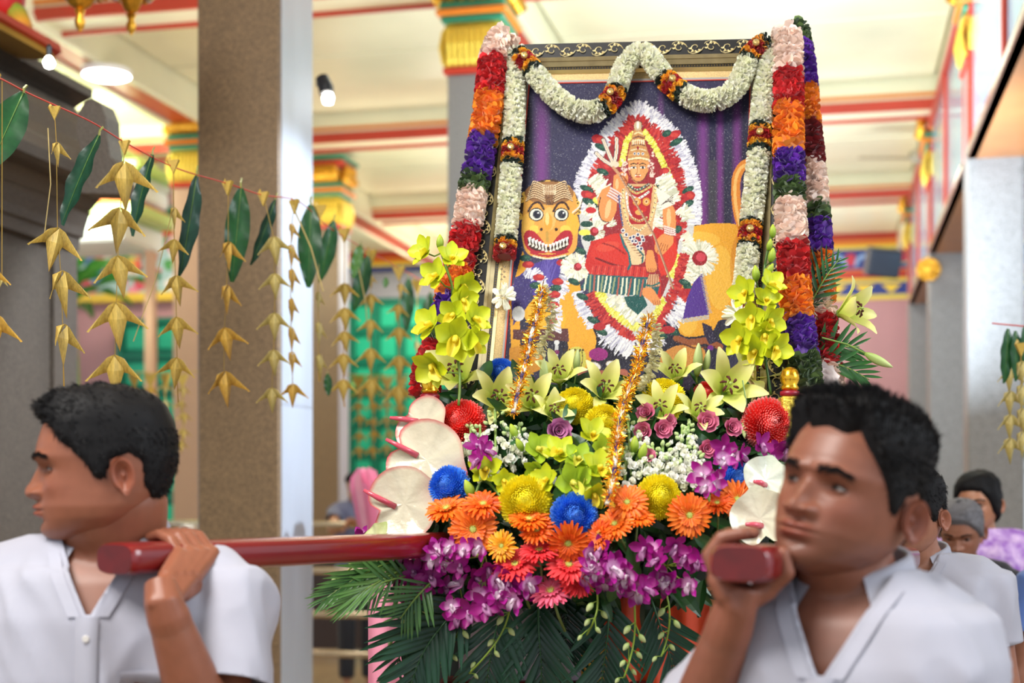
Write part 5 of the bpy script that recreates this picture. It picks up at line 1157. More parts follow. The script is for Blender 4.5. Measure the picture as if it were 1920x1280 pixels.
# ---- anthuriums
def anthurium(x, y, Y, W, H, nface, roll, spad, label, edge=S(210, 40, 70), ew=.1, cc=S(218, 210, 184)):
    r = empty('anthurium'); r.matrix_world = basis(P(x, y, Y), nface, (0, 0, 1), 1, roll); tag(r, label, 'flower', 'anthuriums of the mound')
    V = []; C = []; nr, na = 9, 40
    for i in range(nr+1):
        q = i/nr
        for j in range(na):
            a = 2*PI*j/na; rad = (1+.10*math.cos(2*a))*(1-.34*math.exp(-((a-PI/2)/.28)**2))*(1+.22*math.exp(-((a-3*PI/2)/.30)**2))
            X, Yv = W/2*q*rad*math.cos(a), H/2*q*rad*math.sin(a)
            z = .10*W*q*q-.0012*q*abs(math.cos(a*4.5))**8+.003*math.sin(a*5)*q*q+.0015*math.cos(a*8)*q
            V.append((X, Yv, z)); e = np.clip((q-(1-ew))/ew, 0, 1)**1.5*(.3+.7*(math.sin(a)*.5+.5 if edge else 0))
            tipc = math.exp(-((a-3*PI/2)/.4)**2)*q**3
            C.append(np.array(cc)*(1-.16*q*abs(math.cos(a*4.5))**12)*(1-max(e, tipc*.9))+np.array(edge)*max(e, tipc*.9))
    Fs = [(i*na+j, i*na+(j+1) % na, (i+1)*na+(j+1) % na, (i+1)*na+j) for i in range(nr) for j in range(na)]
    o_ = part('spathe', MB().add(V, Fs, C), M_ANT, r, smooth=True)
    a, ln = spad; d = Vector((math.cos(a), math.sin(a), .45)).normalized()
    part('spadix', MB().tube([Vector((0, H*.12, .0)), Vector((0, H*.12, 0))+d*ln*.5+Vector((0, 0, .004)), Vector((0, H*.12, 0))+d*ln], [.0062, .0055, .0032], 10, S(214, 84, 104)), M_ANT, r, smooth=True, label='rose pink spadix')
    part('stem', MB().tube([(0, H*.12, 0), (0, H*.15, -.04), (0, H*.1, -.10)], .004, 6, S(90, 130, 60)), M_LEAF, r)
M_ANT = mat('glossy_spathe', None, .18, trans=.15, bump=.25, bscale=45, coat=.4)
anthurium(792, 796, 2.79, .108, .105, (-.35, -1, .25), 1.0, (2.1, .055), 'small white anthurium with pink rim, topmost at left', ew=.14)
anthurium(800, 862, 2.72, .140, .175, (-.3, -1, .2), 1.15, (1.55, .068), 'large white anthurium with pink rim at the left edge of the mound', ew=.1)
anthurium(758, 944, 2.70, .130, .155, (-.25, -1, .1), 1.9, (.75, .068), 'lowest left white anthurium, veined, beside the orange gerbera', ew=.07)
anthurium(1425, 972, 2.52, .105, .110, (.1, -1, .15), 3.3, (-1.4+1.2, .035), 'white anthurium by the right man\'s cheek', edge=S(226, 226, 196))
anthurium(1436, 900, 2.60, .090, .090, (.3, -1, .35), 2.8, (.2, .03), 'pale green-white anthurium behind the right man\'s forehead', edge=S(206, 214, 186), cc=S(222, 226, 206))
anthurium(705, 1020, 2.66, .060, .09, (-.8, -1, .2), 2.6, (1.2, .03), 'small greenish folded anthurium low at the left', edge=S(170, 190, 90), cc=S(222, 226, 170))
# ---------------------------------------------------------------- palm fronds, foliage, tinsel, litter
def leaflet_mesh(L, W, c, c2=None, bend=-.3):
    V, Fs = petal_grid(L, W, [(0, .5), (.2, .95), (.6, 1), (.85, .6), (1, .05)], bend, .35, 4, 1)
    return mesh_of(MB().add(V, Fs, hues(V, [(0, np.array(c)*.8), (1, c2 or c)], 4, 3)), 'leaflet', M_LEAF)
DG = S(22, 66, 44); MG = S(52, 104, 52); LG = S(110, 150, 76)
LF = {('d', .115): leaflet_mesh(.115, .012, DG, S(36, 84, 56)), ('m', .085): leaflet_mesh(.085, .0075, MG, S(86, 130, 62)), ('s', .06): leaflet_mesh(.06, .009, S(30, 84, 36), S(56, 112, 48)), ('g', .09): leaflet_mesh(.09, .006, LG, S(80, 130, 60))}
pr = np.random.default_rng(5)
def frond(label, pts, key, n, sp=.9, s=1.0, nrm=(0, -1, .1), taper=True, group='palm fronds of the mound'):
    """pts: (x, y, Y) photo pixels with depth, base to tip"""
    W3 = smooth3([P(*p) for p in pts], 5); r = empty('palm_frond', W3[0], label=label, cat='leaf', group=group); o = r.location.copy(); W3 = [p-o for p in W3]
    part('rachis', MB().tube(W3, [.0028*(1-.6*i/len(W3)) for i in range(len(W3))], 6, S(120, 150, 70) if key[0] != 'd' else S(50, 96, 52)), M_LEAF, r, smooth=True)
    seg = np.cumsum([0]+[(W3[i+1]-W3[i]).length for i in range(len(W3)-1)]); me = LF[key]
    for k in range(n):
        t = .08+.92*k/n; d = t*seg[-1]; i = min(int(np.searchsorted(seg, d, side='right'))-1, len(W3)-2); p = W3[i].lerp(W3[i+1], (d-seg[i])/max(1e-9, seg[i+1]-seg[i])); tg = (W3[i+1]-W3[i]).normalized()
        nn = Vector(nrm).normalized(); side = tg.cross(nn).normalized()
        for sg in (-1, 1):
            ang = sp*(1-.45*t)+pr.normal()*.06; y_ = (tg*math.cos(ang)+side*sg*math.sin(ang)+nn*.12).normalized(); z_ = (nn-y_*nn.dot(y_)).normalized(); x_ = y_.cross(z_)
            sc = s*(math.sin(PI*min(1, .25+.7*t))**.6 if taper else 1)*pr.uniform(.9, 1.08)
            M = Matrix.Translation(p) @ Matrix((x_, y_, z_)).transposed().to_4x4() @ Matrix.Scale(sc, 4)
            use('leaflet', me, r, M)
frond('dark palm frond fanning down at the bottom left of the mound', [(900, 1110, 2.66), (840, 1160, 2.64), (790, 1230, 2.62), (760, 1320, 2.62)], ('d', .115), 18)
frond('dark palm frond hanging straight down left of center', [(950, 1100, 2.68), (930, 1180, 2.66), (915, 1260, 2.66), (900, 1360, 2.68)], ('d', .115), 18, .8)
frond('dark palm frond in the bottom center with light gaps', [(1010, 1110, 2.68), (1010, 1180, 2.66), (1015, 1260, 2.66), (1010, 1370, 2.68)], ('d', .115), 18, .75)
frond('dark palm frond below the bright purple orchids', [(1140, 1110, 2.68), (1140, 1180, 2.66), (1130, 1260, 2.66), (1120, 1360, 2.68)], ('d', .115), 18, .8)
frond('dark palm frond at the bottom right beside the raised arm', [(1220, 1120, 2.68), (1240, 1180, 2.67), (1262, 1250, 2.66), (1280, 1340, 2.66)], ('d', .115), 16, .8)
frond('dark palm frond behind the lowest left purple orchids', [(880, 1060, 2.72), (830, 1110, 2.70), (770, 1180, 2.70), (740, 1260, 2.72)], ('d', .115), 16, .9)
frond('dark palm frond filling the shade under the coral gerberas', [(1060, 1080, 2.74), (1060, 1150, 2.72), (1062, 1230, 2.72)], ('d', .115), 14, 1.0)
frond('narrow-leaved frond sweeping out to the far lower left', [(780, 1040, 2.68), (720, 1058, 2.65), (660, 1088, 2.62), (600, 1130, 2.60)], ('m', .085), 16, .45, 1.0)
frond('narrow-leaved frond just under the far left one', [(770, 1060, 2.66), (720, 1085, 2.63), (670, 1115, 2.60), (640, 1140, 2.60)], ('g', .09), 14, .4, 1.0)
frond('mid green frond hanging at lower left with broad drooping leaflets', [(800, 1070, 2.66), (760, 1080, 2.64), (700, 1098, 2.62), (668, 1118, 2.62)], ('m', .085), 11, 1.3, .9)
frond('short green frond hanging under the left purple orchids', [(810, 1090, 2.62), (780, 1120, 2.60), (750, 1160, 2.60)], ('m', .085), 9, .9, .9)
frond('palm frond pointing up to the right behind the banded garlands, upper one', [(1490, 640, 3.02), (1508, 580, 3.02), (1530, 520, 3.0), (1556, 474, 2.98)], ('d', .115), 12, 1.0, .62)
frond('small palm frond spreading right beside the upper lily', [(1502, 600, 2.98), (1524, 560, 2.98), (1548, 520, 2.97), (1576, 482, 2.96)], ('s', .06), 10, .95, .9)
frond('green palm frond spreading right at the height of the red garland band', [(1510, 690, 2.98), (1545, 662, 2.96), (1585, 650, 2.95), (1612, 650, 2.94)], ('s', .06), 8, .9, 1.2)
frond('lowest right palm frond reaching down to the man\'s hair', [(1510, 690, 2.96), (1550, 680, 2.94), (1590, 690, 2.93), (1630, 712, 2.92)], ('s', .06), 8, .7, 1.15)
frond('feathery sprig beside the right gold post', [(1490, 738, 2.86), (1512, 726, 2.85), (1545, 716, 2.84)], ('s', .06), 9, 1.0, .35)
# foliage body of the mound, dark leaves packed behind the flowers
fol = empty('foliage_mound', P(1150, 900, 2.95), label='dark green leafy filling behind and between the flowers', cat='foliage')
b = MB(); V_, F_, C_ = leafblade(.075, .028, S(34, 74, 34), S(58, 104, 48), 5, 1, .5, .25)
for i in range(1500):
    x = pr.uniform(800, 1490); y = pr.uniform(715, 1120)
    if y > 1000 and x > 1330: continue
    if x < 860 and y < 800: continue
    d = YD_(x, y)+pr.uniform(.05, .14); b.add(V_, F_, C_*pr.uniform(.4, 1.3), basis(P(x, y, d)-fol.location, Vector((pr.normal()*.6, -1, pr.normal()*.6)), roll=pr.uniform(0, 6), s=pr.uniform(.6, 1.1)))
part('leaves', b, M_LEAF, fol, kind='stuff')
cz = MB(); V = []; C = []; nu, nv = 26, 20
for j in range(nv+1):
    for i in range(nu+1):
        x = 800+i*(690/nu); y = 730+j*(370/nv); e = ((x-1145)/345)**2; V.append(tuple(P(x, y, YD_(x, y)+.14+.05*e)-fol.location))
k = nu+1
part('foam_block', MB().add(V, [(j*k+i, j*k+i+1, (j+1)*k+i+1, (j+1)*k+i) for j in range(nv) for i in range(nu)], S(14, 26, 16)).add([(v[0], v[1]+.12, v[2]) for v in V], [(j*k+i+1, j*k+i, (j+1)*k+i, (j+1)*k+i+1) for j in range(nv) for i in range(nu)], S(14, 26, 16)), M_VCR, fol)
# glossy leaves by name: bigger leaves seen between the blooms
bl = leafblade(.07, .03, S(44, 96, 50), S(70, 120, 60), 6, 2, .5, .2); blm = mesh_of(MB().add(*bl), 'leaf', M_LEAF)
for (x, y, rz) in ((1060, 800, .3), (1100, 1056, 2.6), (1180, 900, .8), (1350, 870, 1.2), (1284, 770, -.8), (1040, 870, .5), (870, 1000, 2), (1180, 1020, 2.9), (960, 870, .2), (1420, 850, 1.4), (1300, 1000, 2.2), (1400, 760, 0), (900, 720, .4), (820, 740, 1.8), (1160, 1075, 3.4)):
    use('leaf', blm, fol, Matrix.Translation(P(x, y, YD_(x, y)+.01)-fol.location) @ Matrix.Rotation(rz, 4, 'Y') @ Matrix.Rotation(PI/2-.3, 4, 'X'))
# ---- gold tinsel garlands wound on striped cords
def tinsel(pts, label, jas):
    path = smooth3([P(*p) for p in pts], 6); r = empty('tinsel_garland', path[0], label=label, cat='garland'); o = r.location.copy(); path = [p-o for p in path]
    seg = np.cumsum([0]+[(path[i+1]-path[i]).length for i in range(len(path)-1)]); n = int(seg[-1]*42000/10)
    cols = [S(40, 36, 110) if (i//2) % 2 else S(230, 226, 210) for i in range(len(path))]
    part('striped_cord', MB().tube(path, .0045, 8, cols), M_VC, r, smooth=True)
    V = []; Fs = []
    for k in range(n):
        d = pr.random()*seg[-1]; i = min(int(np.searchsorted(seg, d, side='right'))-1, len(path)-2); p = path[i].lerp(path[i+1], (d-seg[i])/(seg[i+1]-seg[i]))
        dr = Vector(pr.normal(0, 1, 3)).normalized(); l = pr.uniform(.008, .021); s_ = dr.cross(Vector(pr.normal(0, 1, 3))).normalized()*pr.uniform(.0006, .0013); q = p+dr*l; b_ = len(V)
        V += [p-s_, p+s_, q+s_, q-s_]; Fs.append((b_, b_+1, b_+2, b_+3))
    part('gold_strands', MB().add([tuple(v) for v in V], Fs, S(246, 190, 60)), mat('tinsel', S(255, 200, 70), .22, metal=1.0), r, kind='stuff')
    if jas:
        m = MB()
        pth = smooth3([P(*p)-o for p in jas], 6); ruffle_petals(m, pth, .011, [S(240, 234, 196), S(230, 224, 176)], 1100, .014, .008, pr, .6, .5); part('jasmine_string', m, M_CLOTHP, r, kind='stuff')
tinsel([(1016, 540, 2.84), (1010, 580, 2.82), (998, 620, 2.80), (988, 670, 2.78), (975, 720, 2.75), (962, 775, 2.72)], 'gold tinsel garland on a striped cord at the left, in front of the painted cloth', [(1012, 536, 2.85), (1030, 560, 2.86), (1034, 600, 2.86), (1022, 640, 2.86), (1008, 670, 2.85)])
tinsel([(1217, 596, 2.82), (1206, 640, 2.80), (1194, 690, 2.76), (1172, 750, 2.69), (1158, 810, 2.63), (1152, 880, 2.56), (1138, 945, 2.50)], 'longer gold tinsel garland falling in the middle from the painting to the gerberas', [(1212, 590, 2.84), (1232, 630, 2.84), (1222, 690, 2.83), (1205, 730, 2.80)])
# ---- gilded posts of the litter, carved back and base
def gpost(x, ytop, Y, label):
    r = empty('gilded_post', P(x, ytop, Y), label=label, cat='post', group='gilded corner posts'); k = 1
    part('finial', MB().lathe([(0, .03), (.010, .028), (.016, .022), (.019, .012), (.0195, .004), (.015, -.006), (.018, -.010), (.018, -.014), (.012, -.018)], 18), mat('polished_gold', S(240, 180, 50), .2, metal=.95), r, smooth=True)
    part('red_ring', MB().lathe([(.012, -.016), (.0195, -.019), (.0195, -.026), (.014, -.029)], 16, S(140, 14, 40)), M_VC, r, smooth=True)
    part('shaft', MB().box(-.02, .02, -.02, .02, -.11, -.029, bev=.003), M_GOLDY, r)
gpost(1481, 716, 2.80, 'gold post with round finial right of the mound near the man\'s hair')
gpost(806, 722, 2.82, 'gold post mostly hidden under the left lilies')
litter = empty('carrying_litter', P(1150, 1280, 3.05), label='dark wooden carrying litter under the flowers, draped with pink and orange cloth', cat='litter')
def L_(v): return Vector(v)-litter.location
zt = EYE-.47
part('deck', MB().box(-.36, .42, -.28, .30, 0, .04, bev=.008), mat('dark_red_wood', S(90, 26, 20), .35), litter)
for sx in (-.32, .38):
    for sy in (-.24, .26): part('leg', MB().box(sx-.025, sx+.025, sy-.025, sy+.025, -litter.location.z, 0), M_WOODS, litter)
def cloth(name, x0, x1, y0, y1, Y, c, amp=.012, n=30, parent=None):
    V = []
    for j in range(9):
        for i in range(n+1):
            t = i/n; p = P(x0+(x1-x0)*t, y0+(y1-y0)*j/8, Y)-litter.location; V.append((p.x, p.y+amp*math.sin(t*22+.6*math.sin(j*.8))*(.4+.6*j/8), p.z))
    k = n+1; m = MB(); F1 = [(j*k+i, j*k+i+1, (j+1)*k+i+1, (j+1)*k+i) for j in range(8) for i in range(n)]
    m.add(V, F1, c); m.add([(a, b_+.004, c_) for a, b_, c_ in V], [f[::-1] for f in F1], c); return part(name, m, mat('satin_'+name, None, .35, sheen=.4), litter, smooth=True)
cloth('pale_cloth', 860, 1130, 1120, 1500, 2.80, S(206, 190, 206)); cloth('orange_cloth', 1130, 1330, 1120, 1500, 2.78, S(226, 70, 16)); cloth('gold_cloth', 1090, 1160, 1215, 1500, 2.75, S(226, 166, 30), n=16)
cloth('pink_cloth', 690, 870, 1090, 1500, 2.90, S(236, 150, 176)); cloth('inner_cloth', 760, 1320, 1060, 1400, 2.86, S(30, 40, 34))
part('altar_riser', MB().box(-.30, .36, .06, .20, .04, .50, bev=.01), M_WOODS, litter)
part('frame_shelf', MB().box(-.36, .40, -.06, .22, .50, .53, bev=.005), M_GOLD, litter)
cb = MB().box(-.0, .0, 0, .0, 0, .0)
car = empty('carved_back', P(1516, 790, 2.93), label='gilded carved lattice panel between the right gold post and the man\'s hair', cat='panel')
part('backing', MB().box(-.036, .045, .0, .012, -.06, .05, S(150, 120, 80)), M_VC, car)
m = MB()
for i in range(26):
    x = -.03+.07*pr.random(); z = -.045+.08*pr.random(); a = pr.uniform(0, 6); m.tube([(x, -.002, z), (x+.006*math.cos(a), -.008, z+.010), (x-.003, -.004, z+.02)], [.0016, .0028, .0012], 5)
part('carved_tendrils', m, M_GOLD, car, kind='stuff', smooth=True)
# peony-like white flower right of post
pw = place(None, 1530, 718, 2.92, (.4, -1, .2), 1.9, name='white_peony'); tag(pw, 'white ruffled cloth flower behind the sprig by the right gold post', 'flower'); use('petals', rose_mesh(S(236, 220, 220), S(248, 240, 238)), pw, kind='stuff')
# ---- red lacquered carrying poles
M_POLE = mat('red_lacquer', S(124, 20, 24), .25, nscale=5, namt=.25, coat=.5)
M_POLEE = mat('red_pole_end', S(92, 12, 14), .4, nscale=40, namt=.3)
def pole(p0, p1, label, w_=.039, h_=.0235):
    d = (p1-p0); L = d.length; r = empty('carrying_pole', p0, label=label, cat='pole', group='red carrying poles'); M = basis((0, 0, 0), d)
    V = []; prof = [(0.0, .86), (.006, .96), (.016, 1.0), (L-.01, 1.0), (L, .9)]; n = 24
    for z, s_ in prof:
        for j in range(n):
            a = 2*PI*j/n; ca, sa = math.cos(a), math.sin(a); e = .55
            V.append((w_*s_*math.copysign(abs(ca)**e, ca), h_*s_*math.copysign(abs(sa)**e, sa), z))
    Fs = [(i*n+j, i*n+(j+1) % n, (i+1)*n+(j+1) % n, (i+1)*n+j) for i in range(4) for j in range(n)]+[tuple(4*n+j for j in range(n))]
    part('shaft', MB().add(V, Fs, (1, 1, 1), M), M_POLE, r, smooth=True)
    part('end_face', MB().add([(x*1.0, y*1.0, -.0005) for x, y, z in V[:n]], [tuple(range(n))[::-1]], (1, 1, 1), M), M_POLEE, r)
    return r
LP0, LP1 = P(214, 1048, 2.0), P(700, 1026, 2.52)
ldir = (LP1-LP0).normalized(); pole(LP0-ldir*.0, LP0+ldir*2.6, 'red lacquered pole resting on the left man\'s shoulder and running to the flowers')
RP0 = P(1386, 1056, 1.70); pole(RP0, P(1690, 1046, 2.95), 'red lacquered pole gripped by the right man, its blunt end toward the camera')
# ---------------------------------------------------------------- string of mango leaves and folded palm birds
def sag(px):  # string path
    return smooth3([P(*p) for p in px], 8)
STR = [(-60, 118, 2.45), (10, 152, 2.7), (60, 178, 2.85), (170, 228, 3.15), (240, 270, 3.35), (330, 315, 3.6), (430, 345, 3.9), (490, 365, 4.05), (560, 378, 4.3), (620, 428, 4.7), (690, 470, 5.2), (780, 520, 5.8), (850, 560, 6.4), (905, 590, 7)]
sp_ = sag(STR); o_ = empty('red_string', sp_[0], label='thin red string strung with mango leaves across the left half', cat='string')
part('thread', MB().tube([p-sp_[0] for p in sp_], .0017, 5, S(206, 40, 36)), M_VC, o_, smooth=True)
def Ystr(x):
    return float(np.interp(x, [p[0] for p in STR], [p[2] for p in STR])), float(np.interp(x, [p[0] for p in STR], [p[1] for p in STR]))
mango = []
for k, (c, c2) in enumerate(((S(16, 66, 26), S(34, 96, 38)), (S(14, 52, 38), S(34, 80, 54)), (S(60, 110, 44), S(96, 140, 60)))):
    V, Fs, C = leafblade(1, .31, c, c2, 16, 3, .12, .10, .5); m = MB().add(V, Fs, C)
    mid_ = MB(); mango.append((mesh_of(m, 'blade', M_LEAF), mesh_of(MB().tube([(0, t, .004-.066*t*t) for t in np.linspace(0, .97, 10)], [.0065*(1-.8*t) for t in np.linspace(0, 1, 10)], 5, S(96, 130, 60)), 'midrib', M_LEAF)))
def mleaf(x0, y0, x1, y1, wf, label, ci=0, turn=.3, dY=0):
    Y, _ = Ystr(x0); Y += dY; a = P(x0, y0, Y); b = P(x1, y1, Y-.01); d = b-a; L = d.length
    r = empty('mango_leaf', label=label, cat='leaf', group='mango leaves on the red string')
    y_ = d.normalized(); z_ = Vector((math.sin(turn), -math.cos(turn), 0)); z_ = (z_-y_*z_.dot(y_)).normalized(); x_ = y_.cross(z_)
    r.matrix_world = Matrix.Translation(a) @ Matrix((x_, y_, z_)).transposed().to_4x4() @ Matrix.Diagonal((L*wf, L, L, 1))
    use('blade', mango[ci][0], r); use('midrib', mango[ci][1], r)
    part('stalk', MB().tube([(0, 0, 0), (.01, -.05, .01), (0, -.1, .0)], .012, 5, S(150, 150, 80)), M_LEAF, r)
for a in [(44, 174, -24, 320, 1.5, 'largest mango leaf, cut by the left edge under the string', 0, .2), (186, 254, 106, 420, 1.05, 'long narrow mango leaf slanting down in front of the shrine eave', 1, -.6), (286, 290, 240, 442, .85, 'bluish mango leaf with wavy edge right of the shrine eave', 1, -.5), (368, 330, 342, 520, .7, 'twisted narrow mango leaf in front of the pink pillar', 1, .7),
          (452, 352, 436, 530, .95, 'broad green mango leaf before the left side of the near pillar', 0, .3), (516, 374, 474, 500, .7, 'small curled mango leaf in the middle of the near pillar', 1, .8), (583, 384, 578, 540, 1.05, 'broad mango leaf at the right edge of the near pillar', 0, .1), (626, 414, 600, 530, 1.0, 'mango leaf just right of the near pillar', 0, .4),
          (676, 458, 662, 522, 1.2, 'light green mango leaf beyond the near pillar', 2, .2), (690, 480, 664, 584, 1.1, 'mango leaf hanging behind the light green one', 0, .3), (766, 522, 762, 622, .9, 'dark narrow mango leaf left of the orchids', 0, .2), (808, 548, 790, 640, .9, 'mango leaf nearest the orchid spray', 0, -.3), (614, 700, 616, 742, 1.4, 'small round green leaf low beside the near pillar', 0, .2), (724, 520, 722, 540, 2, 'leaf tip behind the folded strands', 2, .3)]:
    mleaf(*a)
# folded palm strip birds
def bird_mesh(k):
    c1, c2, c3 = [(S(206, 172, 76), S(226, 196, 104), S(168, 132, 50)), (S(214, 166, 60), S(232, 190, 90), S(170, 122, 40)), (S(196, 172, 90), S(220, 202, 130), S(150, 130, 60))][k]
    m = MB()
    # pointed body (kite folded along the middle)
    V = [(0, -.12, .0), (-.20, .02, -.30), (0, -.16, -.34), (.20, .02, -.30), (0, -.05, -1.0), (0, .10, -.32)]
    m.add(V, [(0, 1, 2), (0, 2, 3), (2, 1, 4), (3, 2, 4), (1, 5, 4), (5, 3, 4), (1, 0, 5), (0, 3, 5)], [c2, c1, c2, c1, c3, c3])
    for s in (-1, 1):  # wings, drooping and pointed, double fold with a hooked tip
        V = [(0, -.06, .04), (s*.16, -.08, -.03), (s*.32, -.12, -.22), (s*.58, -.2, -.58), (s*.63, -.22, -.57), (s*.27, .02, -.38), (s*.14, .04, -.34), (s*.2, .05, -.05)]
        m.add(V, [(0, 1, 6), (1, 2, 5, 6), (2, 3, 4), (2, 4, 5), (0, 7, 1), (7, 5, 2, 1), (7, 0, 6), (7, 6, 5)], [c1, c2, c2, c1, c1, c3, c3, c3])
    me = m.mesh('folded_bird'); me.materials.append(M_DRYL); return me
BIRD = [bird_mesh(k) for k in range(3)]
KNOT = MB().add([(-.35, 0, 0), (.35, 0, .06), (.3, -.2, .1), (-.3, -.2, .03), (0, -.12, -.7), (0, .06, -.7), (-.2, 0, .3), (-.1, -.1, .12)], [(0, 1, 5), (3, 4, 2), (0, 3, 2, 1), (0, 5, 4, 3), (1, 2, 4, 5), (0, 6, 7)], [S(206, 172, 76)]*8).mesh('top_knot'); KNOT.materials.append(M_DRYL)
br = np.random.default_rng(77)
def strand(top, birds, label, Y=None, tail=0, ribbon_=True, group='folded palm strands on the red string', yaw0=0, knot=True, name='palm_bird_strand'):
    """top (x,y); birds: (x, y of tip top, height px, yaw, colour)"""
    Y0 = Y or Ystr(top[0])[0]-.01; r = empty(name, P(*top, Y0), label=label, cat='ornament', group=group); o = r.location.copy()
    pts = [P(*top, Y0)-o]+[P(b[0], b[1], Y0)-o for b in birds]
    part('strip', MB().tube([pts[0]]+[p+Vector((0, -.001, 0)) for p in pts[1:]], [.0035*Y0/4 if ribbon_ else .0015]*len(pts), 4, S(200, 164, 74), flat=.35), M_DRYL, r)
    if knot: use('top_knot', KNOT, r, TR((0, 0, .004), (0, 0, br.uniform(-.5, .5)), 34*Y0/F))
    for i, (x, y, h, yaw, c) in enumerate(birds):
        s_ = h*Y0/F; M = Matrix.Translation(P(x, y, Y0)-o) @ Matrix.Rotation(yaw+yaw0, 4, 'Z') @ Matrix.Rotation(br.normal()*.08, 4, 'Y') @ Matrix.Scale(s_, 4)
        use('folded_bird', BIRD[c], r, M)
    if tail:
        x, y, h = birds[-1][:3]; q = P(x, y+h*.6, Y0)-o; e = P(x+2, y+h*.6+tail, Y0)-o
        part('tail_strip', MB().tube([q, e], [.004*Y0/4, .007*Y0/4], 4, S(206, 160, 50), flat=.3), M_DRYL, r)
B = lambda lst, c=0: [(x, y, h, yw, c) for x, y, h, yw in lst]
strand((102, 206), B([(106, 268, 46, 1.2), (108, 430, 84, .6), (114, 510, 88, 1.1), (118, 610, 80, 1.3)], 0), 'folded palm strand hanging in front of the shrine, long tailed, leftmost whole one', tail=66)
strand((234, 270), B([(232, 306, 94, .5), (226, 392, 86, .1), (221, 482, 80, .2), (218, 570, 90, .2), (216, 668, 84, .1)], 0), 'folded palm strand right of the shrine, above the left man\'s head', tail=0)
strand((325, 306), B([(326, 390, 40, 1.2), (327, 450, 46, .2), (329, 518, 58, .5), (331, 596, 60, .2), (332, 672, 60, .1)], 0), 'folded palm strand between the mural and the pinkish pillar, with a long tail', tail=46)
strand((428, 346), B([(428, 455, 56, 1.0), (425, 536, 56, 1.2), (421, 616, 62, .25), (420, 698, 68, .6)], 1), 'orange-yellow folded palm strand on the left part of the near pillar')
strand((494, 366), B([(513, 445, 56, .2), (515, 514, 50, .1), (515, 588, 54, .1), (513, 657, 50, .1), (510, 728, 48, .1)], 2), 'pale folded palm strand on the middle of the near pillar')
strand((553, 380), B([(547, 420, 36, 1.3), (546, 460, 46, 1.4), (546, 505, 46, 1.4), (545, 560, 46, 1.5), (546, 615, 46, 1.4), (547, 660, 44, 1.3), (549, 720, 46, .4)], 1), 'twisted folded palm strand at the right edge of the near pillar')
strand((600, 390), B([(596, 548, 36, 1.4), (597, 605, 44, 1.4), (597, 665, 50, 1.5)], 2), 'thin folded strand beside the sunlit side of the near pillar', tail=20)
strand((646, 434), B([(646, 532, 44, .1), (646, 578, 46, .1), (645, 622, 42, .1), (644, 664, 44, .1), (644, 712, 44, .1)], 0), 'folded strand just right of the near pillar', tail=24)
strand((697, 474), B([(695, 516, 26, 1.2), (694, 552, 38, .1), (695, 600, 40, .1), (695, 654, 46, .1), (696, 712, 46, .1)], 0), 'folded strand second to the right of the near pillar', tail=20)
strand((748, 506), B([(751, 532, 30, .9), (748, 572, 34, .1), (748, 615, 42, .1), (748, 668, 46, .1), (746, 724, 50, .1)], 0), 'folded strand before the green door, nearest the portrait', tail=16)
strand((783, 530), B([(781, 640, 30, 1.2)], 2), 'short thin strand beside the mango leaves near the orchids', tail=20)
strand((-10, 146), B([(-18, 500, 60, .3), (-14, 590, 90, .2)], 1), 'folded palm strand at the very left edge of the picture')
strand((4, 152), B([(4, 520, 22, 1.0)], 2), 'thin strip with a loose curled tip at the left edge', knot=False)
# loose dry stems
for k, (a, b_, Y) in enumerate((((548, 384), (606, 546), 4.2), ((672, 500), (690, 640), 5.1), ((90, 240), (82, 450), 2.95), ((322, 400), (250, 640), 3.6))):
    r = empty('dry_stem', P(*a, Y), label=['dry straw stem crossing the right edge of the near pillar', 'dry straw stem beyond the near pillar', 'thin pale fibre hanging before the shrine', 'thin pale fibre crossing the mural'][k], cat='stem')
    part('straw', MB().tube([(0, 0, 0), (P(*b_, Y)-P(*a, Y))*.5+Vector((.01, 0, 0)), P(*b_, Y)-P(*a, Y)], .0022 if k < 2 else .0012, 5, S(200, 176, 110)), M_DRYL, r)
# second, farther string with leaves and birds at lower left, and one at the right edge
for j, (x0, n, yb, Y, dx) in enumerate(((252, 4, 706, 7.2, 30), (672, 4, 712, 8.5, 27))):
    pp = [P(x0-30+i*(dx*n+50)/5, yb-6+abs(i-2.5)*-2, Y) for i in range(6)]; r = empty('far_string', pp[0], label=['blurred far string behind the left man\'s head', 'blurred far string before the green door'][j], cat='string'); part('thread', MB().tube([p-pp[0] for p in pp], .003, 4, S(190, 160, 80)), M_VC, r)
    for i in range(n):
        strand((x0+dx*i, yb), B([(x0+dx*i+br.uniform(-3, 3), yb+16+k*27+br.uniform(-4, 4), 26, br.uniform(-.4, .4)) for k in range(5)], i % 3), 'blurred far folded strand, %s from the left %s' % (['first', 'second', 'third', 'fourth', 'fifth', 'sixth'][i], ['behind the left man\'s hair', 'before the green door'][j]), Y=Y, group='far folded strands')
for j, (x, y, Y) in enumerate(((1893, 640, 4.2), (1914, 628, 4.0))):
    strand((x, y+20), B([(x, y+50+k*44, 50, .2+.5*j) for k in range(4)], 2), ['folded palm strand hanging at the right edge, inner one', 'folded palm strand cut by the right edge'][j], Y=Y, group='strands at the right edge')
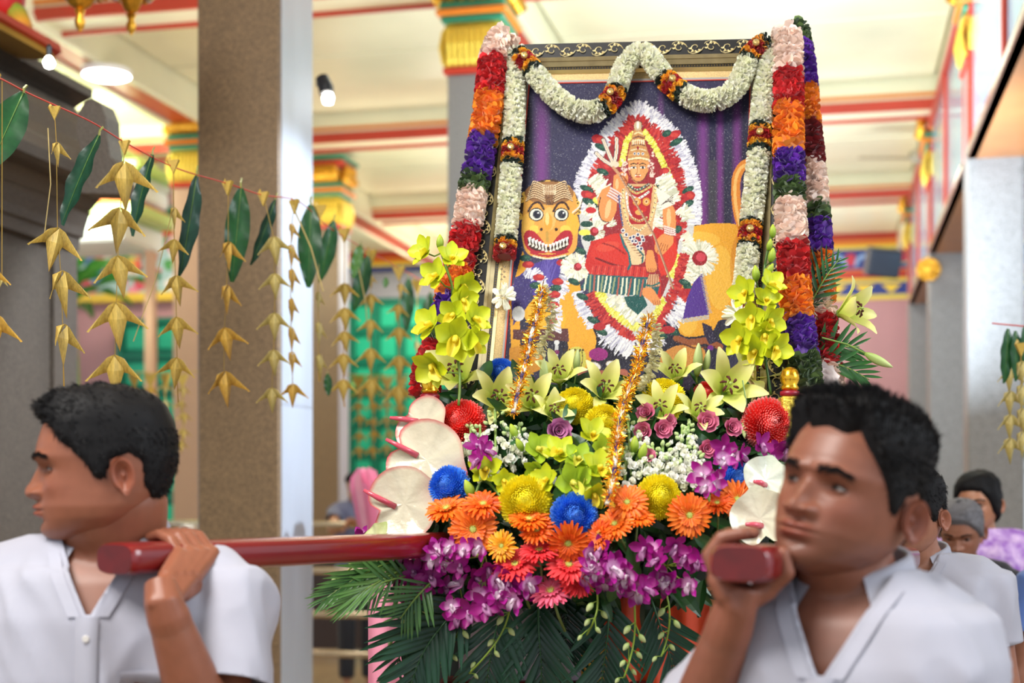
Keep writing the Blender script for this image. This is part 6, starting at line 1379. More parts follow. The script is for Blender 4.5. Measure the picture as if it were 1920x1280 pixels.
for j, (x0, y0, x1, y1) in enumerate(((1890, 616, 1886, 720), (1904, 620, 1908, 716), (1922, 610, 1922, 700))):
    a = P(x0, y0, 4.1); d = P(x1, y1, 4.1)-a; r = empty('mango_leaf', label=['mango leaf at the right edge, leftmost of three', 'mango leaf at the right edge, middle of three', 'mango leaf at the right edge, cut by the frame'][j], cat='leaf', group='mango leaves at the right edge')
    y_ = d.normalized(); z_ = Vector((.2, -1, 0)); z_ = (z_-y_*z_.dot(y_)).normalized(); x_ = y_.cross(z_); r.matrix_world = Matrix.Translation(a) @ Matrix((x_, y_, z_)).transposed().to_4x4() @ Matrix.Scale(d.length, 4); use('blade', mango[0][0], r); use('midrib', mango[0][1], r)
r = empty('side_string', P(1860, 606, 4.2), label='string holding the leaves at the right edge', cat='string'); part('thread', MB().tube([(0, 0, 0), P(1990, 618, 4.1)-P(1860, 606, 4.2)], .002, 4, S(206, 60, 50)), M_VC, r)
# ---------------------------------------------------------------- people
from mathutils.bvhtree import BVHTree
M_SKIN = mat('skin', None, .42, sub=.12, nscale=60, namt=.08, spec=.4)
M_SKINH = M_SKIN
M_HAIR = mat('black_hair', None, .62, spec=.18)
M_EYE = mat('eye', None, .12)
def cloth_mat(name, c, amt=.06, rough=.75): return mat(name, c, rough, nscale=8, namt=amt, bump=.05, bscale=600, sheen=.2, trans=.08)
M_SHIRT = cloth_mat('white_cotton', S(172, 172, 186)); M_TROUS = cloth_mat('dark_trousers', S(34, 36, 46))
def tab(z, t):
    t = sorted(t); xs = np.array([a[0] for a in t]); ys = np.array([a[1] for a in t])
    # monotone-ish smooth: interpolate on a fine grid and blur
    g = np.linspace(xs[0], xs[-1], 241); v = np.interp(g, xs, ys); kk = np.hanning(17); kk /= kk.sum()
    vp = np.concatenate([2*v[0]-v[1:9][::-1], v, 2*v[-1]-v[-9:-1][::-1]]); v2 = np.convolve(vp, kk, 'valid')
    return np.interp(z, g, v2)
HF = [(.118, .0), (.114, .036), (.104, .062), (.088, .073), (.065, .086), (.04, .0935), (.02, .0965), (.0, .090), (-.02, .088), (-.04, .0915), (-.06, .0945), (-.08, .0895), (-.10, .087), (-.113, .080), (-.120, .062), (-.124, .03)]
HB = [(.118, .0), (.114, .045), (.104, .070), (.088, .088), (.065, .098), (.04, .102), (.02, .102), (.0, .098), (-.02, .092), (-.04, .083), (-.06, .068), (-.08, .045), (-.10, .012), (-.113, -.016), (-.120, -.022), (-.124, -.03)]
HWt = [(.118, .0), (.114, .034), (.104, .052), (.088, .064), (.065, .073), (.04, .077), (.02, .078), (.0, .077), (-.02, .0755), (-.04, .073), (-.06, .0685), (-.08, .061), (-.10, .047), (-.113, .030), (-.120, .018), (-.124, .0)]
def zm(z): return np.where(np.asarray(z) < 0, np.asarray(z)*.885, np.asarray(z)*.95)
class Head:
    def __init__(s, wide=1.0, jaw=1.0, nose=1.0, nosew=1.0, lips=1.0, brow=1.0, eye_open=1.0, cheek=1.0, bz=.0205):
        s.p = dict(wide=wide, jaw=jaw, nose=nose, nosew=nosew, lips=lips, brow=brow, eo=eye_open, cheek=cheek, bz=bz)
    def W(s, z):
        p = s.p; w_ = tab(z, HWt)*p['wide']; return w_*(1+(p['jaw']-1)*(.5-.5*np.tanh((z+.055)/.025)))
    def bumps(s, x, z, ff):
        p = s.p; g = lambda x0, z0, sx, sz: np.exp(-((x-x0)/sx)**2-((z-z0)/sz)**2); ax = np.abs(x)
        ga = lambda x0, z0, sx, sz: np.exp(-((ax-x0)/sx)**2-((z-z0)/sz)**2)
        d = 0*x
        ridge = np.interp(z, [-.0535, -.049, -.0455, -.041, -.035, -.028, -.021, -.011, .0, .012], [0, .0075, .0165, .0222, .0240, .0225, .0180, .0120, .0065, 0])*p['nose']
        sx = np.interp(z, [-.046, -.036, -.02, .01], [.0125, .0118, .0085, .007])*p['nosew']
        d = d+ridge*np.exp(-(ax/sx)**2)
        d = d+ga(.0150*p['nosew'], -.0375, .0058*p['nosew'], .0065)*.0125
        d = d-ga(.0075*p['nosew'], -.0475, .0042, .0026)*.005
        d = d+ga(.026, .019, .022, .008)*.0042*p['brow']-ga(.0, .006, .010, .009)*.002
        d = d-ga(.031, .0, .0165, .0105)*.0105
        d = d+ga(.048, -.026, .018, .015)*.0042*p['cheek']-ga(.045, -.062, .014, .016)*.002
        d = d-ga(.024, -.050, .006, .016)*.0016   # nasolabial
        li = p['lips']
        d = d+np.exp(-(ax/.024)**4-((z+.0610)/.0052)**2)*.0056*li*(1-.25*np.exp(-(ax/.004)**2))
        d = d+np.exp(-(ax/.021)**4-((z+.0722)/.0060)**2)*.0068*li
        d = d-np.exp(-(ax/.026)**4-((z+.0662)/.0016)**2)*.0044
        d = d-g(0, -.0835, .018, .005)*.004+g(0, -.103, .017, .012)*.0042
        d = d-np.exp(-(ax/.0045)**2-((z+.053)/.005)**2)*.0015
        return d*ff
    def y_at(s, x, z):
        W_ = max(1e-4, float(s.W(z))); u = min(.999, abs(x)/W_); st = u**(1/.86); ct = math.sqrt(max(0, 1-st*st)); F_ = float(tab(z, HF)); yc = .012
        return yc-(F_+yc)*ct**.92-float(s.bumps(np.array([x]), np.array([z]), 1.0)[0])
    def grid(s, nz=170, nt=180, off=None):
        zs = np.concatenate([[.118, .1165, .114], np.linspace(.110, -.115, nz), [-.119, -.122, -.124]]); u = np.linspace(-1, 1, nt, endpoint=False); t = PI*np.sign(u)*np.abs(u)**1.25
        Z, T = np.meshgrid(zs, t, indexing='ij'); W_ = s.W(Z); F_ = tab(Z, HF); B_ = tab(Z, HB); yc = .012
        sn, cs = np.sin(T), np.cos(T); X = W_*np.sign(sn)*np.abs(sn)**.86
        ycz = yc-.5*.012*np.log1p(np.exp((-.055-Z)/.012))
        Y = np.where(cs > 0, ycz-(F_+ycz)*np.abs(cs)**.92, ycz+(B_-ycz)*np.abs(cs)**.95)
        ff = np.clip(cs*3, 0, 1); Y = Y-s.bumps(X, Z, ff)
        return X, Y, Z, T
    def skin(s, mb, M, base, nz=170, nt=180, stubble=0, ears=True):
        X, Y, Z, T = s.grid(nz, nt); V = np.stack([X, Y, Z], -1).reshape(-1, 3); n0, n1 = X.shape; VO = np.stack([X, Y, zm(Z)], -1).reshape(-1, 3)
        C = np.tile(np.array(base), (len(V), 1)); x, y, z = V.T; fr_ = y < 0
        lip = (np.exp(-(np.abs(x)/.024)**6)*(np.exp(-((z+.0605)/.0042)**4)+np.exp(-((z+.0718)/.0054)**4))*fr_)[:, None].clip(0, 1)
        C = C*(1-lip*.75)+np.array(base)*np.array([1.0, .62, .62])*lip*.75
        ck = (np.exp(-((np.abs(x)-.045)/.02)**2-((z+.03)/.02)**2)*fr_)[:, None]; C = C*(1-ck*.25*np.array([0, .35, .35]))
        if stubble:
            sb = (np.clip((-.045-z)/.03, 0, 1)*fr_*(1-lip[:, 0]))[:, None]*stubble; C = C*(1-sb*np.array([.35, .28, .2]))
        ey = (np.exp(-((np.abs(x)-.031)/.018)**2-((z+.002)/.012)**2)*fr_)[:, None]; C = C*(1-ey*.22)
        Fs = [(i*n1+j, (i+1)*n1+j, (i+1)*n1+(j+1) % n1, i*n1+(j+1) % n1) for i in range(n0-1) for j in range(n1)]
        mb.add(VO, Fs, C, M)
        eo = s.p['eo']
        for sg in (-1, 1):   # lids
            ec = Vector((sg*.0315, s.eye_y(sg), .0)); R = .0137
            for up in (1, -1):
                Vl = []; n_ = 14; m_ = 5
                for i in range(n_+1):
                    lo = -1.15+2.3*i/n_; edge = (.30 if up > 0 else .20)*eo*math.cos(lo*1.3) if abs(lo) < 1.2 else 0
                    for j in range(m_+1):
                        la = up*(max(edge, 0)+(1.25-max(edge, 0))*j/m_)
                        rr = R+(.0006 if j == 0 else 0); Vl.append((ec.x+rr*math.sin(lo)*math.cos(la), ec.y-rr*math.cos(lo)*math.cos(la), rr*math.sin(la)+.0008*sg*0+ec.z))
                k = m_+1; mb.add(Vl, [(i*k+j, (i+1)*k+j, (i+1)*k+j+1, i*k+j+1) if up > 0 else (i*k+j, i*k+j+1, (i+1)*k+j+1, (i+1)*k+j) for i in range(n_) for j in range(m_)], np.array(base)*.86, M)
        if ears:
            for sg in (-1, 1):
                Ve = []; nr, na = 8, 26
                for i in range(nr+1):
                    q = i/nr
                    for j in range(na):
                        a = 2*PI*j/na; ca, sa = math.cos(a), math.sin(a)
                        ww = .0158*(1+.12*sa)*(.72 if sa < -.6 else 1); yy = ww*q*ca+.004*q*sa*0+.004; zz = .0275*q*sa
                        h = .0065*math.exp(-((q-.88)/.14)**2)*(1-.65*(ca < -.3))-.006*math.exp(-((q-.30)/.30)**2)+.003*math.exp(-((q-.62)/.1)**2)*(ca > 0)
                        Ve.append((sg*(.0735*s.p['wide']+.010+.32*(yy+.012)+h), .018+yy-.14*zz, -.012+zz))
                Fe = [(i*na+j, (i+1)*na+j, (i+1)*na+(j+1) % na, i*na+(j+1) % na) for i in range(nr) for j in range(na)]
                Vb = [(v[0]-sg*(.004+.008*(1-abs(2*(i//na)/nr-1))), v[1]-.002, v[2]) for i, v in enumerate(Ve)]; nb = len(Ve)
                Fe += [tuple(nb+q for q in f[::-1]) for f in Fe]+[(nr*na+j, nr*na+(j+1) % na, nb+nr*na+(j+1) % na, nb+nr*na+j) for j in range(na)]
                if sg < 0: Fe = [f[::-1] for f in Fe]
                mb.add(Ve+Vb, Fe, np.array(base)*np.array([1.0, .86, .84]), M)
    def eye_y(s, sg=1): return s.y_at(.0315, .0)+.0122-.0042
    def eyes(s, M, parent, gaze=(0, 0)):
        for sg in (-1, 1):
            ec = Vector((sg*.0315, s.eye_y(sg), 0)); V = []; C = []; n = 14; k = 20
            gd = Vector((math.sin(gaze[0]), -math.cos(gaze[0])*math.cos(gaze[1]), math.sin(gaze[1]))).normalized(); Mg = basis((0, 0, 0), gd)
            for i in range(n+1):
                th = PI*(i/n)**1.25*.9
                for j in range(k):
                    a = 2*PI*j/k; p = Mg @ Vector((math.sin(th)*math.cos(a), math.sin(th)*math.sin(a), math.cos(th)))
                    V.append(ec+p*.0128); C.append(S(10, 8, 8) if th < .20 else (S(52, 30, 20) if th < .46 else S(150, 140, 134)))
            Fs = [(i*k+j, i*k+(j+1) % k, (i+1)*k+(j+1) % k, (i+1)*k+j) for i in range(n) for j in range(k)]
            part('eye', MB().add([tuple(v) for v in V], Fs, np.array(C), M), M_EYE, parent, smooth=True)
            lash = [ec+Vector((.0142*math.sin(lo), -.0142*math.cos(lo)*math.cos(.30*s.p['eo']*math.cos(lo*1.3)), .0142*math.sin(.30*s.p['eo']*math.cos(lo*1.3)))) for lo in np.linspace(-1.0, 1.0, 9)]
            part('eyelashes', MB().tube(lash, .0008, 5, S(16, 12, 12), M), M_HAIR, parent)
            # eyebrow of short hairs
            rb_ = np.random.default_rng(4); m = MB()
            for q in range(260):
                t = rb_.random(); x = .012+.036*t; z = s.p['bz']+.006*math.sin(t*2.3)-.004*t*t+rb_.normal()*.0016*(1.2-t*.7)*s.p['brow']; l = .0075
                y = s.y_at(x, z)-.0006; x2, z2 = x+l*.9, z+l*(.35-.7*t); y2 = s.y_at(x2, z2)-.0018
                m.add([(sg*x, y, z*.95-.0006), (sg*x, y-.0004, z*.95+.0006), (sg*x2, y2, z2*.95)], [(0, 1, 2)], S(18, 14, 14), M)
            part('eyebrow', m, M_HAIR, parent, kind='stuff')
    def hair(s, M, parent, style, col=S(16, 15, 17), n=9000, seed=1, density_grid=(120, 150)):
        rd = np.random.default_rng(seed); X, Y, Z, T = s.grid(*density_grid); n0, n1 = X.shape
        th_f = style['thick']; hl = style['line']
        at = np.abs(T)
        line_ = np.interp(at, [a for a, _ in hl], [b for _, b in hl]); m = Z-line_; mask = np.clip(m/.012, 0, 1)
        # no hair over the ear itself
        thick = th_f(T, Z)*mask**.6
        nzv = np.array([[noise.noise(Vector((X[i, j]*34, Y[i, j]*34, Z[i, j]*34))) for j in range(n1)] for i in range(n0)])
        thick = thick*(1+.30*nzv)
        cx, cy, cz = 0, .008, .0; D = np.stack([X-cx, Y-cy, Z-cz], -1); D[..., 2] *= 1.0; D /= np.linalg.norm(D, axis=-1, keepdims=True)
        bias = np.array(style.get('push', (0, 0, 0))); D2 = D+bias[None, None, :]*(mask*np.clip(Z/.08, 0, 1))[..., None]
        Pn = np.stack([X, Y, zm(Z)], -1)+D2*thick[..., None]-D*(mask <= 0)[..., None]*.002
        keep = mask > 0; idx = -np.ones((n0, n1), int); V = []; 
        use_ = np.zeros((n0, n1), bool)
        fl_ = []
        for i in range(n0-1):
            for j in range(n1):
                j2 = (j+1) % n1
                if keep[i, j] or keep[i+1, j] or keep[i, j2] or keep[i+1, j2]: fl_.append((i, j, j2))
        flat = Pn.reshape(-1, 3); rem = {}; Vn = []; Fs = []
        def gid(a):
            if a not in rem: rem[a] = len(Vn); Vn.append(tuple(flat[a]))
            return rem[a]
        for (i, j, j2) in fl_: Fs.append((gid(i*n1+j), gid((i+1)*n1+j), gid((i+1)*n1+j2), gid(i*n1+j2)))
        h = part('hair', MB().add(Vn, Fs, col, M), M_HAIR, parent, smooth=True)
        # short strands standing in the shell
        ids = np.argwhere(mask > .25); pk = ids[rd.integers(len(ids), size=n)]; Vs = []; Fs = []; Cs = []
        comb = style['comb']
        for (i, j) in pk:
            p = Vector(Pn[i, j])+Vector(rd.normal(0, .0015, 3)); d = Vector(D[i, j]); top = max(0, min(1, Z[i, j]/.08)); cd = Vector(comb(T[i, j], Z[i, j])).normalized()
            l = float(th_f(T[i, j], Z[i, j]))*.55*rd.uniform(.6, 1.3)+.003; dr = (d*style.get('stand', .5)+cd+Vector(rd.normal(0, .22, 3))).normalized(); w_ = Vector(rd.normal(0, 1, 3)).cross(dr).normalized()*.0007
            p = p-d*.003; q = p+dr*l*.6; e = p+dr*l+Vector((0, 0, -.15*l)); b_ = len(Vs); Vs += [p-w_, p+w_, q+w_*.8, q-w_*.8, e]; Fs += [(b_, b_+1, b_+2, b_+3), (b_+3, b_+2, b_+4)]
            c = np.array(col)*rd.uniform(.6, 1.7); Cs += [c]*5
        part('hair_strands', MB().add([tuple(v) for v in Vs], Fs, np.array(Cs), M), M_HAIR, h, kind='stuff')
        return h

def remesh(mb, voxel, smooth_it=4, fac=.5):
    me = mb.mesh('tmp'); o = bpy.data.objects.new('tmp', me); COL.objects.link(o)
    r = o.modifiers.new('r', 'REMESH'); r.mode = 'VOXEL'; r.voxel_size = voxel
    if smooth_it: s_ = o.modifiers.new('s', 'SMOOTH'); s_.iterations = smooth_it; s_.factor = fac
    dg = bpy.context.evaluated_depsgraph_get(); dg.update(); ev = o.evaluated_get(dg); m2 = bpy.data.meshes.new_from_object(ev)
    n = len(m2.vertices); V = np.empty(n*3, np.float32); m2.vertices.foreach_get('co', V); V = V.reshape(-1, 3).astype(float)
    Fs = [tuple(p.vertices) for p in m2.polygons]; bpy.data.objects.remove(o, do_unlink=True); bpy.data.meshes.remove(me); bpy.data.meshes.remove(m2)
    return V, Fs
def clip(V, Fs, g):   # keep the part of the mesh where g > 0, with a clean edge
    V = [np.array(v) for v in V]; G = [g(v) for v in V]; cache = {}; out = []
    for f in Fs:
        if all(G[i] > 0 for i in f): out.append(tuple(f)); continue
        if all(G[i] <= 0 for i in f): continue
        p = []
        for a, b in zip(f, f[1:]+f[:1]):
            if G[a] > 0: p.append(a)
            if (G[a] > 0) != (G[b] > 0):
                ky = (min(a, b), max(a, b))
                if ky not in cache:
                    t = G[a]/(G[a]-G[b]); cache[ky] = len(V); V.append(V[a]+(V[b]-V[a])*t); G.append(0)
                p.append(cache[ky])
        if len(p) > 2: out.append(tuple(p))
    return np.array(V), out
def loft(mb, secs, n=28, e=.8, M=None):
    V = []
    for (cx, cy, cz, rx, ry) in secs:
        for j in range(n):
            a = 2*PI*j/n; V.append((cx+rx*math.copysign(abs(math.cos(a))**e, math.cos(a)), cy+ry*math.copysign(abs(math.sin(a))**e, math.sin(a)), cz))
    k = len(secs); Fs = [(i*n+j, i*n+(j+1) % n, (i+1)*n+(j+1) % n, (i+1)*n+j) for i in range(k-1) for j in range(n)]+[tuple(range(n))[::-1], tuple((k-1)*n+j for j in range(n))]
    mb.add(V, Fs, (1, 1, 1), M)
def capsule(mb, a, b, ra, rb, n=14, C=(1, 1, 1)):
    a, b = Vector(a), Vector(b); d = (b-a).normalized()
    mb.tube([a-d*ra*.95, a-d*ra*.7, a-d*ra*.3, a, (a+b)/2, b, b+d*rb*.3, b+d*rb*.7, b+d*rb*.95], [ra*.3, ra*.72, ra*.95, ra, (ra+rb)/2, rb, rb*.95, rb*.72, rb*.3], n, C)
def grip_hand(mb, axis, c, palm, wrap, rw, rh, wrist, order=1, k=1.0, thumb_ang=(-30, -75, -120), thumb_st=.03, fore=None):
    """fingers closed round a bar. axis: direction of the bar; palm: unit vector from the bar to the palm; wrap: side the fingers go round; rw/rh half sizes of the bar across palm / along palm"""
    axis = Vector(axis).normalized(); palm = Vector(palm); palm = (palm-axis*palm.dot(axis)).normalized(); wrp = axis.cross(palm).normalized()
    if wrp.dot(Vector(wrap)) < 0: wrp = -wrp
    def pt(al, st, ex):
        al = math.radians(al); return Vector(c)+axis*st+palm*math.cos(al)*(rh+ex)+wrp*math.sin(al)*(rw+ex)
    segs = []
    for i in range(4):
        st = order*(.031-.0205*i)*k; rr = (.0092, .0096, .0092, .0080)[i]*k; ln = (.92, 1.0, .95, .80)[i]
        angs = [38, 38+50*ln, 38+98*ln, 38+140*ln]; pts = [pt(a, st*(1-.06*j), rr+.001) for j, a in enumerate(angs)]
        kn = pts[0]+palm*.004
        for j in range(3): capsule(mb, pts[j], pts[j+1], rr*(1.06-.07*j), rr*(1.0-.08*j), 12)
        wp = Vector(wrist)+axis*st*.45
        capsule(mb, wp, kn, .0130*k, .0118*k, 12); capsule(mb, kn, pts[0], .0112*k, .010*k, 12); segs.append(kn)
        mm = wp.lerp(kn, .5)-(palm*0); capsule(mb, mm, kn, .0145*k, .0125*k, 10)
    b0 = Vector(wrist).lerp(pt(thumb_ang[0]+25, order*thumb_st, .016), .35); t1 = pt(thumb_ang[0], order*thumb_st, .013); t2 = pt(thumb_ang[1], order*(thumb_st+.006), .011); t3 = pt(thumb_ang[2], order*(thumb_st+.010), .010)
    capsule(mb, b0, t1, .0165*k, .0135*k, 12); capsule(mb, t1, t2, .0120*k, .0105*k, 12); capsule(mb, t2, t3, .0105*k, .0085*k, 12)
    return segs

def person(label, loc, yaw, H, head, hpose, skin, shirt, hairst, arms, res=1, shirt_col=None, sleeve=.55, face=True, haircol=S(16, 15, 17), lean=0, vneck=.085, hoff=(0, 0, 0), fat=1.0, trousers=M_TROUS, pocket=True, gaze=(0, 0), seed=1, hn=9000, stubble=0, collar=True, cat='person', shirt_name='shirt', wr=1.0, hscale=1.0, neck=1.0):
    """arms: {side: dict(sh, el, wr world points or None, grip=...)}; side +1 is local +x"""
    root = empty('person', (loc[0], loc[1], 0), yaw, label=label, cat=cat); Ri = Matrix.Rotation(-yaw, 4, 'Z') @ Matrix.Translation((-loc[0], -loc[1], 0)); k = H/1.70
    def lc(p): return Ri @ Vector(p)
    hy, hp, hr = hpose[:3]; hl_ = hpose[3] if len(hpose) > 3 else 0; hc = Vector((0+hoff[0], -.012*k+hoff[1], 1.585*k+hoff[2]))
    HM = Matrix.Translation(hc) @ Matrix.Rotation(-yaw, 4, 'Z') @ Matrix.Rotation(hl_, 4, 'Y') @ Matrix.Rotation(hy, 4, 'Z') @ Matrix.Rotation(hp, 4, 'X') @ Matrix.Rotation(hr, 4, 'Y') @ Matrix.Scale(k*hscale*1.03, 4)
    f_ = fat*k
    tors = [(0, .0, .93*k, .165*f_, .110*f_), (0, 0, 1.03*k, .152*f_, .105*f_), (0, 0, 1.15*k, .160*f_, .112*f_), (0, 0, 1.27*k, .176*f_, .118*f_), (0, .005, 1.36*k, .182*f_, .112*f_), (0, .01, 1.42*k, .165*f_, .092*f_), (0, .014, 1.455*k, .115*f_, .07*f_), (0, .016, 1.485*k, .068*f_, .058*f_)]
    mb = MB(); loft(mb, tors)
    nb = Vector((0, .018, 1.44*k)); nt = HM @ Vector((0, .022, -.05)); capsule(mb, nb, nt, .064*f_*neck, .059*f_*neck, 20); capsule(mb, nb+Vector((0, -.002, .0)), HM @ Vector((0, -.005, -.07)), .056*f_*neck, .053*f_*neck, 20)
    for s_ in (-1, 1): mb.tube([(s_*.085, 0, .98*k), (s_*.088, 0, .6*k), (s_*.09, 0, .3*k), (s_*.088, .008, .06)], [.075, .055, .042, .034], 14); capsule(mb, (s_*.085, .03, .03), (s_*.09, -.12, .022), .032, .024)
    hands = MB(); J = {}
    for sd in (-1, 1):
        A_ = arms.get(sd, {}); sh = lc(A_['sh']) if 'sh' in A_ else Vector((sd*.172*f_, .012, 1.405*k)); el = lc(A_['el']) if 'el' in A_ else sh+Vector((sd*.045, .03, -.285*k)); wr_ = lc(A_['wr']) if 'wr' in A_ else el+Vector((sd*.0, -.05, -.245*k))
        J[sd] = (sh, el, wr_)
        capsule(mb, sh, el, .047*f_, .040*f_, 16); capsule(mb, Vector((sd*.09, .012, 1.405*k)), sh, .052*f_, .048*f_, 16)
        fa = (wr_-el); e1 = el+fa*.3
        mb.tube([el-fa*.06, el, el+fa*.12, e1, el+fa*.6, el+fa*.85, wr_, wr_+fa*.06], [.030, .041, .045, .044, .037, .0305, .024, .018], 16)
        if 'grip' in A_:
            kd = (lc(A_['grip']['c'])-wr_).normalized(); hands.tube([el+fa*.60, el+fa*.80, el+fa*.90, wr_, wr_+(fa.normalized()+kd).normalized()*.03], [.018, .0305, .0300, .0265, .022], 16)
            g = A_['grip']; Rv = Ri.to_3x3()
            grip_hand(hands, Rv @ Vector(g['axis']), lc(g['c']), Rv @ Vector(g['palm']), Rv @ Vector(g['wrap']), g['rw'], g['rh'], wr_, g.get('order', 1), g.get('k', 1.0), g.get('ta', (-30, -75, -120)), g.get('ts', .03))
        else:   # relaxed slightly curled hand with five fingers
            d = fa.normalized(); s_ = Vector((0, 1, 0)); s_ = (s_-d*s_.dot(d)).normalized(); n_ = d.cross(s_)*(-sd)
            pc = wr_+d*.05
            for i in range(4):
                o = s_*(.028-.019*i)*-1; kn = wr_+d*(.088, .092, .088, .080)[i]+o; capsule(hands, wr_+o*.5, kn, .0135, .0105, 10); L1 = (.038, .043, .040, .032)[i]
                p1 = kn+(d+n_*.25).normalized()*L1; p2 = p1+(d*.8+n_*.6).normalized()*L1*.65; p3 = p2+(d*.5+n_*.9).normalized()*L1*.5
                for a_, b_, r_ in ((kn, p1, .009), (p1, p2, .0082), (p2, p3, .0074)): capsule(hands, a_, b_, r_, r_*.92, 10)
            t0 = wr_+d*.02-s_*.02; t1 = t0+(d*.7-s_*.7).normalized()*.045; capsule(hands, t0, t1, .014, .011, 10); capsule(hands, t1, t1+(d*.95-s_*.2).normalized()*.032, .0105, .0085, 10)
    vox = .006 if res else .011
    V, Fs = remesh(mb, vox, 10 if res else 6); body = MB().add(V, Fs, skin)
    V, Fs = remesh(hands, .0026 if res else .005, 3); C = np.tile(np.array(skin), (len(V), 1)); body.add(V, Fs, np.clip(C*np.array([1.04, 1.0, .98]), 0, 1))
    head.skin(body, HM, skin, *((170, 180) if res else (90, 100)), stubble=stubble)
    bo = part('body', body, M_SKIN, root, smooth=True)
    head.eyes(HM, root, gaze) if face else None
    if hairst: head.hair(HM, root, hairst, haircol, hn, seed, (120, 150) if res else (70, 90))
    # trousers
    m = MB(); loft(m, [(0, .0, .98*k, .160*f_, .112*f_), (0, 0, .90*k, .172*f_, .120*f_), (0, 0, .82*k, .168*f_, .115*f_)])
    for s_ in (-1, 1): m.tube([(s_*.085, 0, .86*k), (s_*.09, -.005, .5*k), (s_*.09, .005, .08)], [.092, .072, .062], 16)
    V, Fs = remesh(m, .012, 5); part('trousers', MB().add(V, Fs, (1, 1, 1)), trousers, root, smooth=True)
    # shirt
    m = MB(); ease = .013; sec = []
    for (cx, cy, cz, rx, ry) in [(0, .0, .86*k, .180*f_, .125*f_), (0, 0, 1.0*k, .176*f_, .124*f_), (0, 0, 1.15*k, .178*f_, .126*f_)]+[(t[0], t[1], t[2]+.004, t[3]+ease*.8, t[4]+ease) for t in tors[3:7]]+[(0, .018, 1.488*k, .078*f_, .070*f_), (0, .02, 1.53*k, .070*f_, .066*f_)]: sec.append((cx, cy, cz, rx, ry))
    loft(m, sec); cuts = []
    for sd in (-1, 1):
        sh, el, wr_ = J[sd]; d = (el-sh); sl = arms.get(sd, {}).get('sleeve', sleeve); A2 = arms.get(sd, {}).get('sw', 1.0); e = sh+d*(sl+.10)
        m.tube([Vector((sd*.075, .012, 1.425*k)), sh.lerp(Vector((sd*.11, .012, 1.42*k)), .45), sh, sh+d*.25, sh+d*.6, e], [.066*f_, .070*f_, .061*f_, .058*f_, .059*f_*A2, .063*f_*A2], 22)
        cuts.append((sh+d*sl, d.normalized(), sh))
    V, Fs = remesh(m, .0065 if res else .012, 8 if res else 4)
    for _ in range(1):   # folds
        out = np.array(V)
        fr2 = wr
        for i in range(len(V)):
            x, y, z = V[i]; rad = Vector((x, y-.01, 0)); 
            if rad.length > 1e-5: rad.normalize()
            q = Vector((x*7+z*3.0, y*7, z*2.4-abs(x)*5.0+seed*3)); a = noise.noise(q); b2 = noise.noise(Vector((x*18+z*9, y*14+seed, z*6-abs(x)*12)))
            w2 = (1-abs(a)*2.0)*.017+(.5-abs(b2))*.010
            out[i] += np.array((rad.x, rad.y, .25*0))*w2*fr2*(1 if z < 1.44*k else .3)
        V = out
    P0v = 1.47*k
    V, Fs = clip(V, Fs, lambda v: 1.487*k-v[2])
    z0v = P0v-vneck
    V, Fs = clip(V, Fs, lambda v: max(abs(v[0])-(v[2]-z0v)*.52, v[1]+.005))
    for (pc, d, sh) in cuts:
        def g(v, pc=np.array(pc), d=np.array(d), sh=np.array(sh)):
            q = v-pc; a = q @ d; return max(-a, np.linalg.norm(q-d*a)-.12, .02-(v-sh) @ d)
        V, Fs = clip(V, Fs, g)
    mbx = MB().add(V, Fs, (1, 1, 1)); so = part(shirt_name, mbx, shirt, root, smooth=True)
    sd_ = so.modifiers.new('thickness', 'SOLIDIFY'); sd_.thickness = .0018
    bvh = BVHTree.FromPolygons([tuple(v) for v in V], Fs)
    def onshirt(x, z, off=.002, y0=-.6):
        h = bvh.ray_cast(Vector((x, y0, z)), Vector((0, 1, 0)), 1.2)
        return (h[0].x, h[0].y-off, h[0].z) if h[0] is not None else (x, -.12, z)
    if collar:
        zc = lambda ph: (1.505+.022*(1-abs(math.cos(ph/2))**1.0)*0+.020*(math.sin(ph/2))**2)*k    # ph 0 front, pi back
        for sgn in (0,):
            n = 44; Vc = []; rows = 5
            for i in range(n+1):
                ph = .42+(2*PI-.84)*i/n; s1, c1 = math.sin(ph), math.cos(ph); back = math.sin(ph/2)**2; fx_ = math.exp(-((min(ph, 2*PI-ph)-.42)/.5)**2)
                zt_ = (1.492+.028*back)*k-.010*fx_; r0 = (.067+.0*back)*f_; yc = .022-.006*fx_
                drop_ = .040+.026*fx_; spread = .020+.020*fx_
                prof = [(r0-.003, zt_-.035), (r0, zt_-.004), (r0+.005, zt_), (r0+.010, zt_-.008), (r0+spread*.7, zt_-drop_*.6), (r0+spread, zt_-drop_)]
                sh_ = -s1*.018*fx_   # points swing outward
                for (rr, zz) in prof:
                    low = (zt_-zz)/drop_; Vc.append((rr*s1*1.03+(math.copysign(.014, s1))*fx_*max(0, low), yc-rr*c1*(.98)-(.010*fx_*low), zz))
            kq = 6; part('collar', MB().add(Vc, [(i*kq+j, i*kq+j+1, (i+1)*kq+j+1, (i+1)*kq+j) for i in range(n) for j in range(kq-1)], (1, 1, 1)), shirt, so, smooth=True)
        # placket and buttons
        zt_ = P0v-vneck+.004; Vp = []; m_ = 26
        for i in range(m_+1):
            z = zt_-(zt_-.90*k)*i/m_
            for x, o in ((-.017, .0), (-.0165, .0028), (0, .0034), (.0165, .0028), (.017, .0)): Vp.append(onshirt(x, z, .002+o))
        part('placket', MB().add(Vp, [(i*5+j, (i+1)*5+j, (i+1)*5+j+1, i*5+j+1) for i in range(m_) for j in range(4)], (1, 1, 1)), shirt, so, smooth=True)
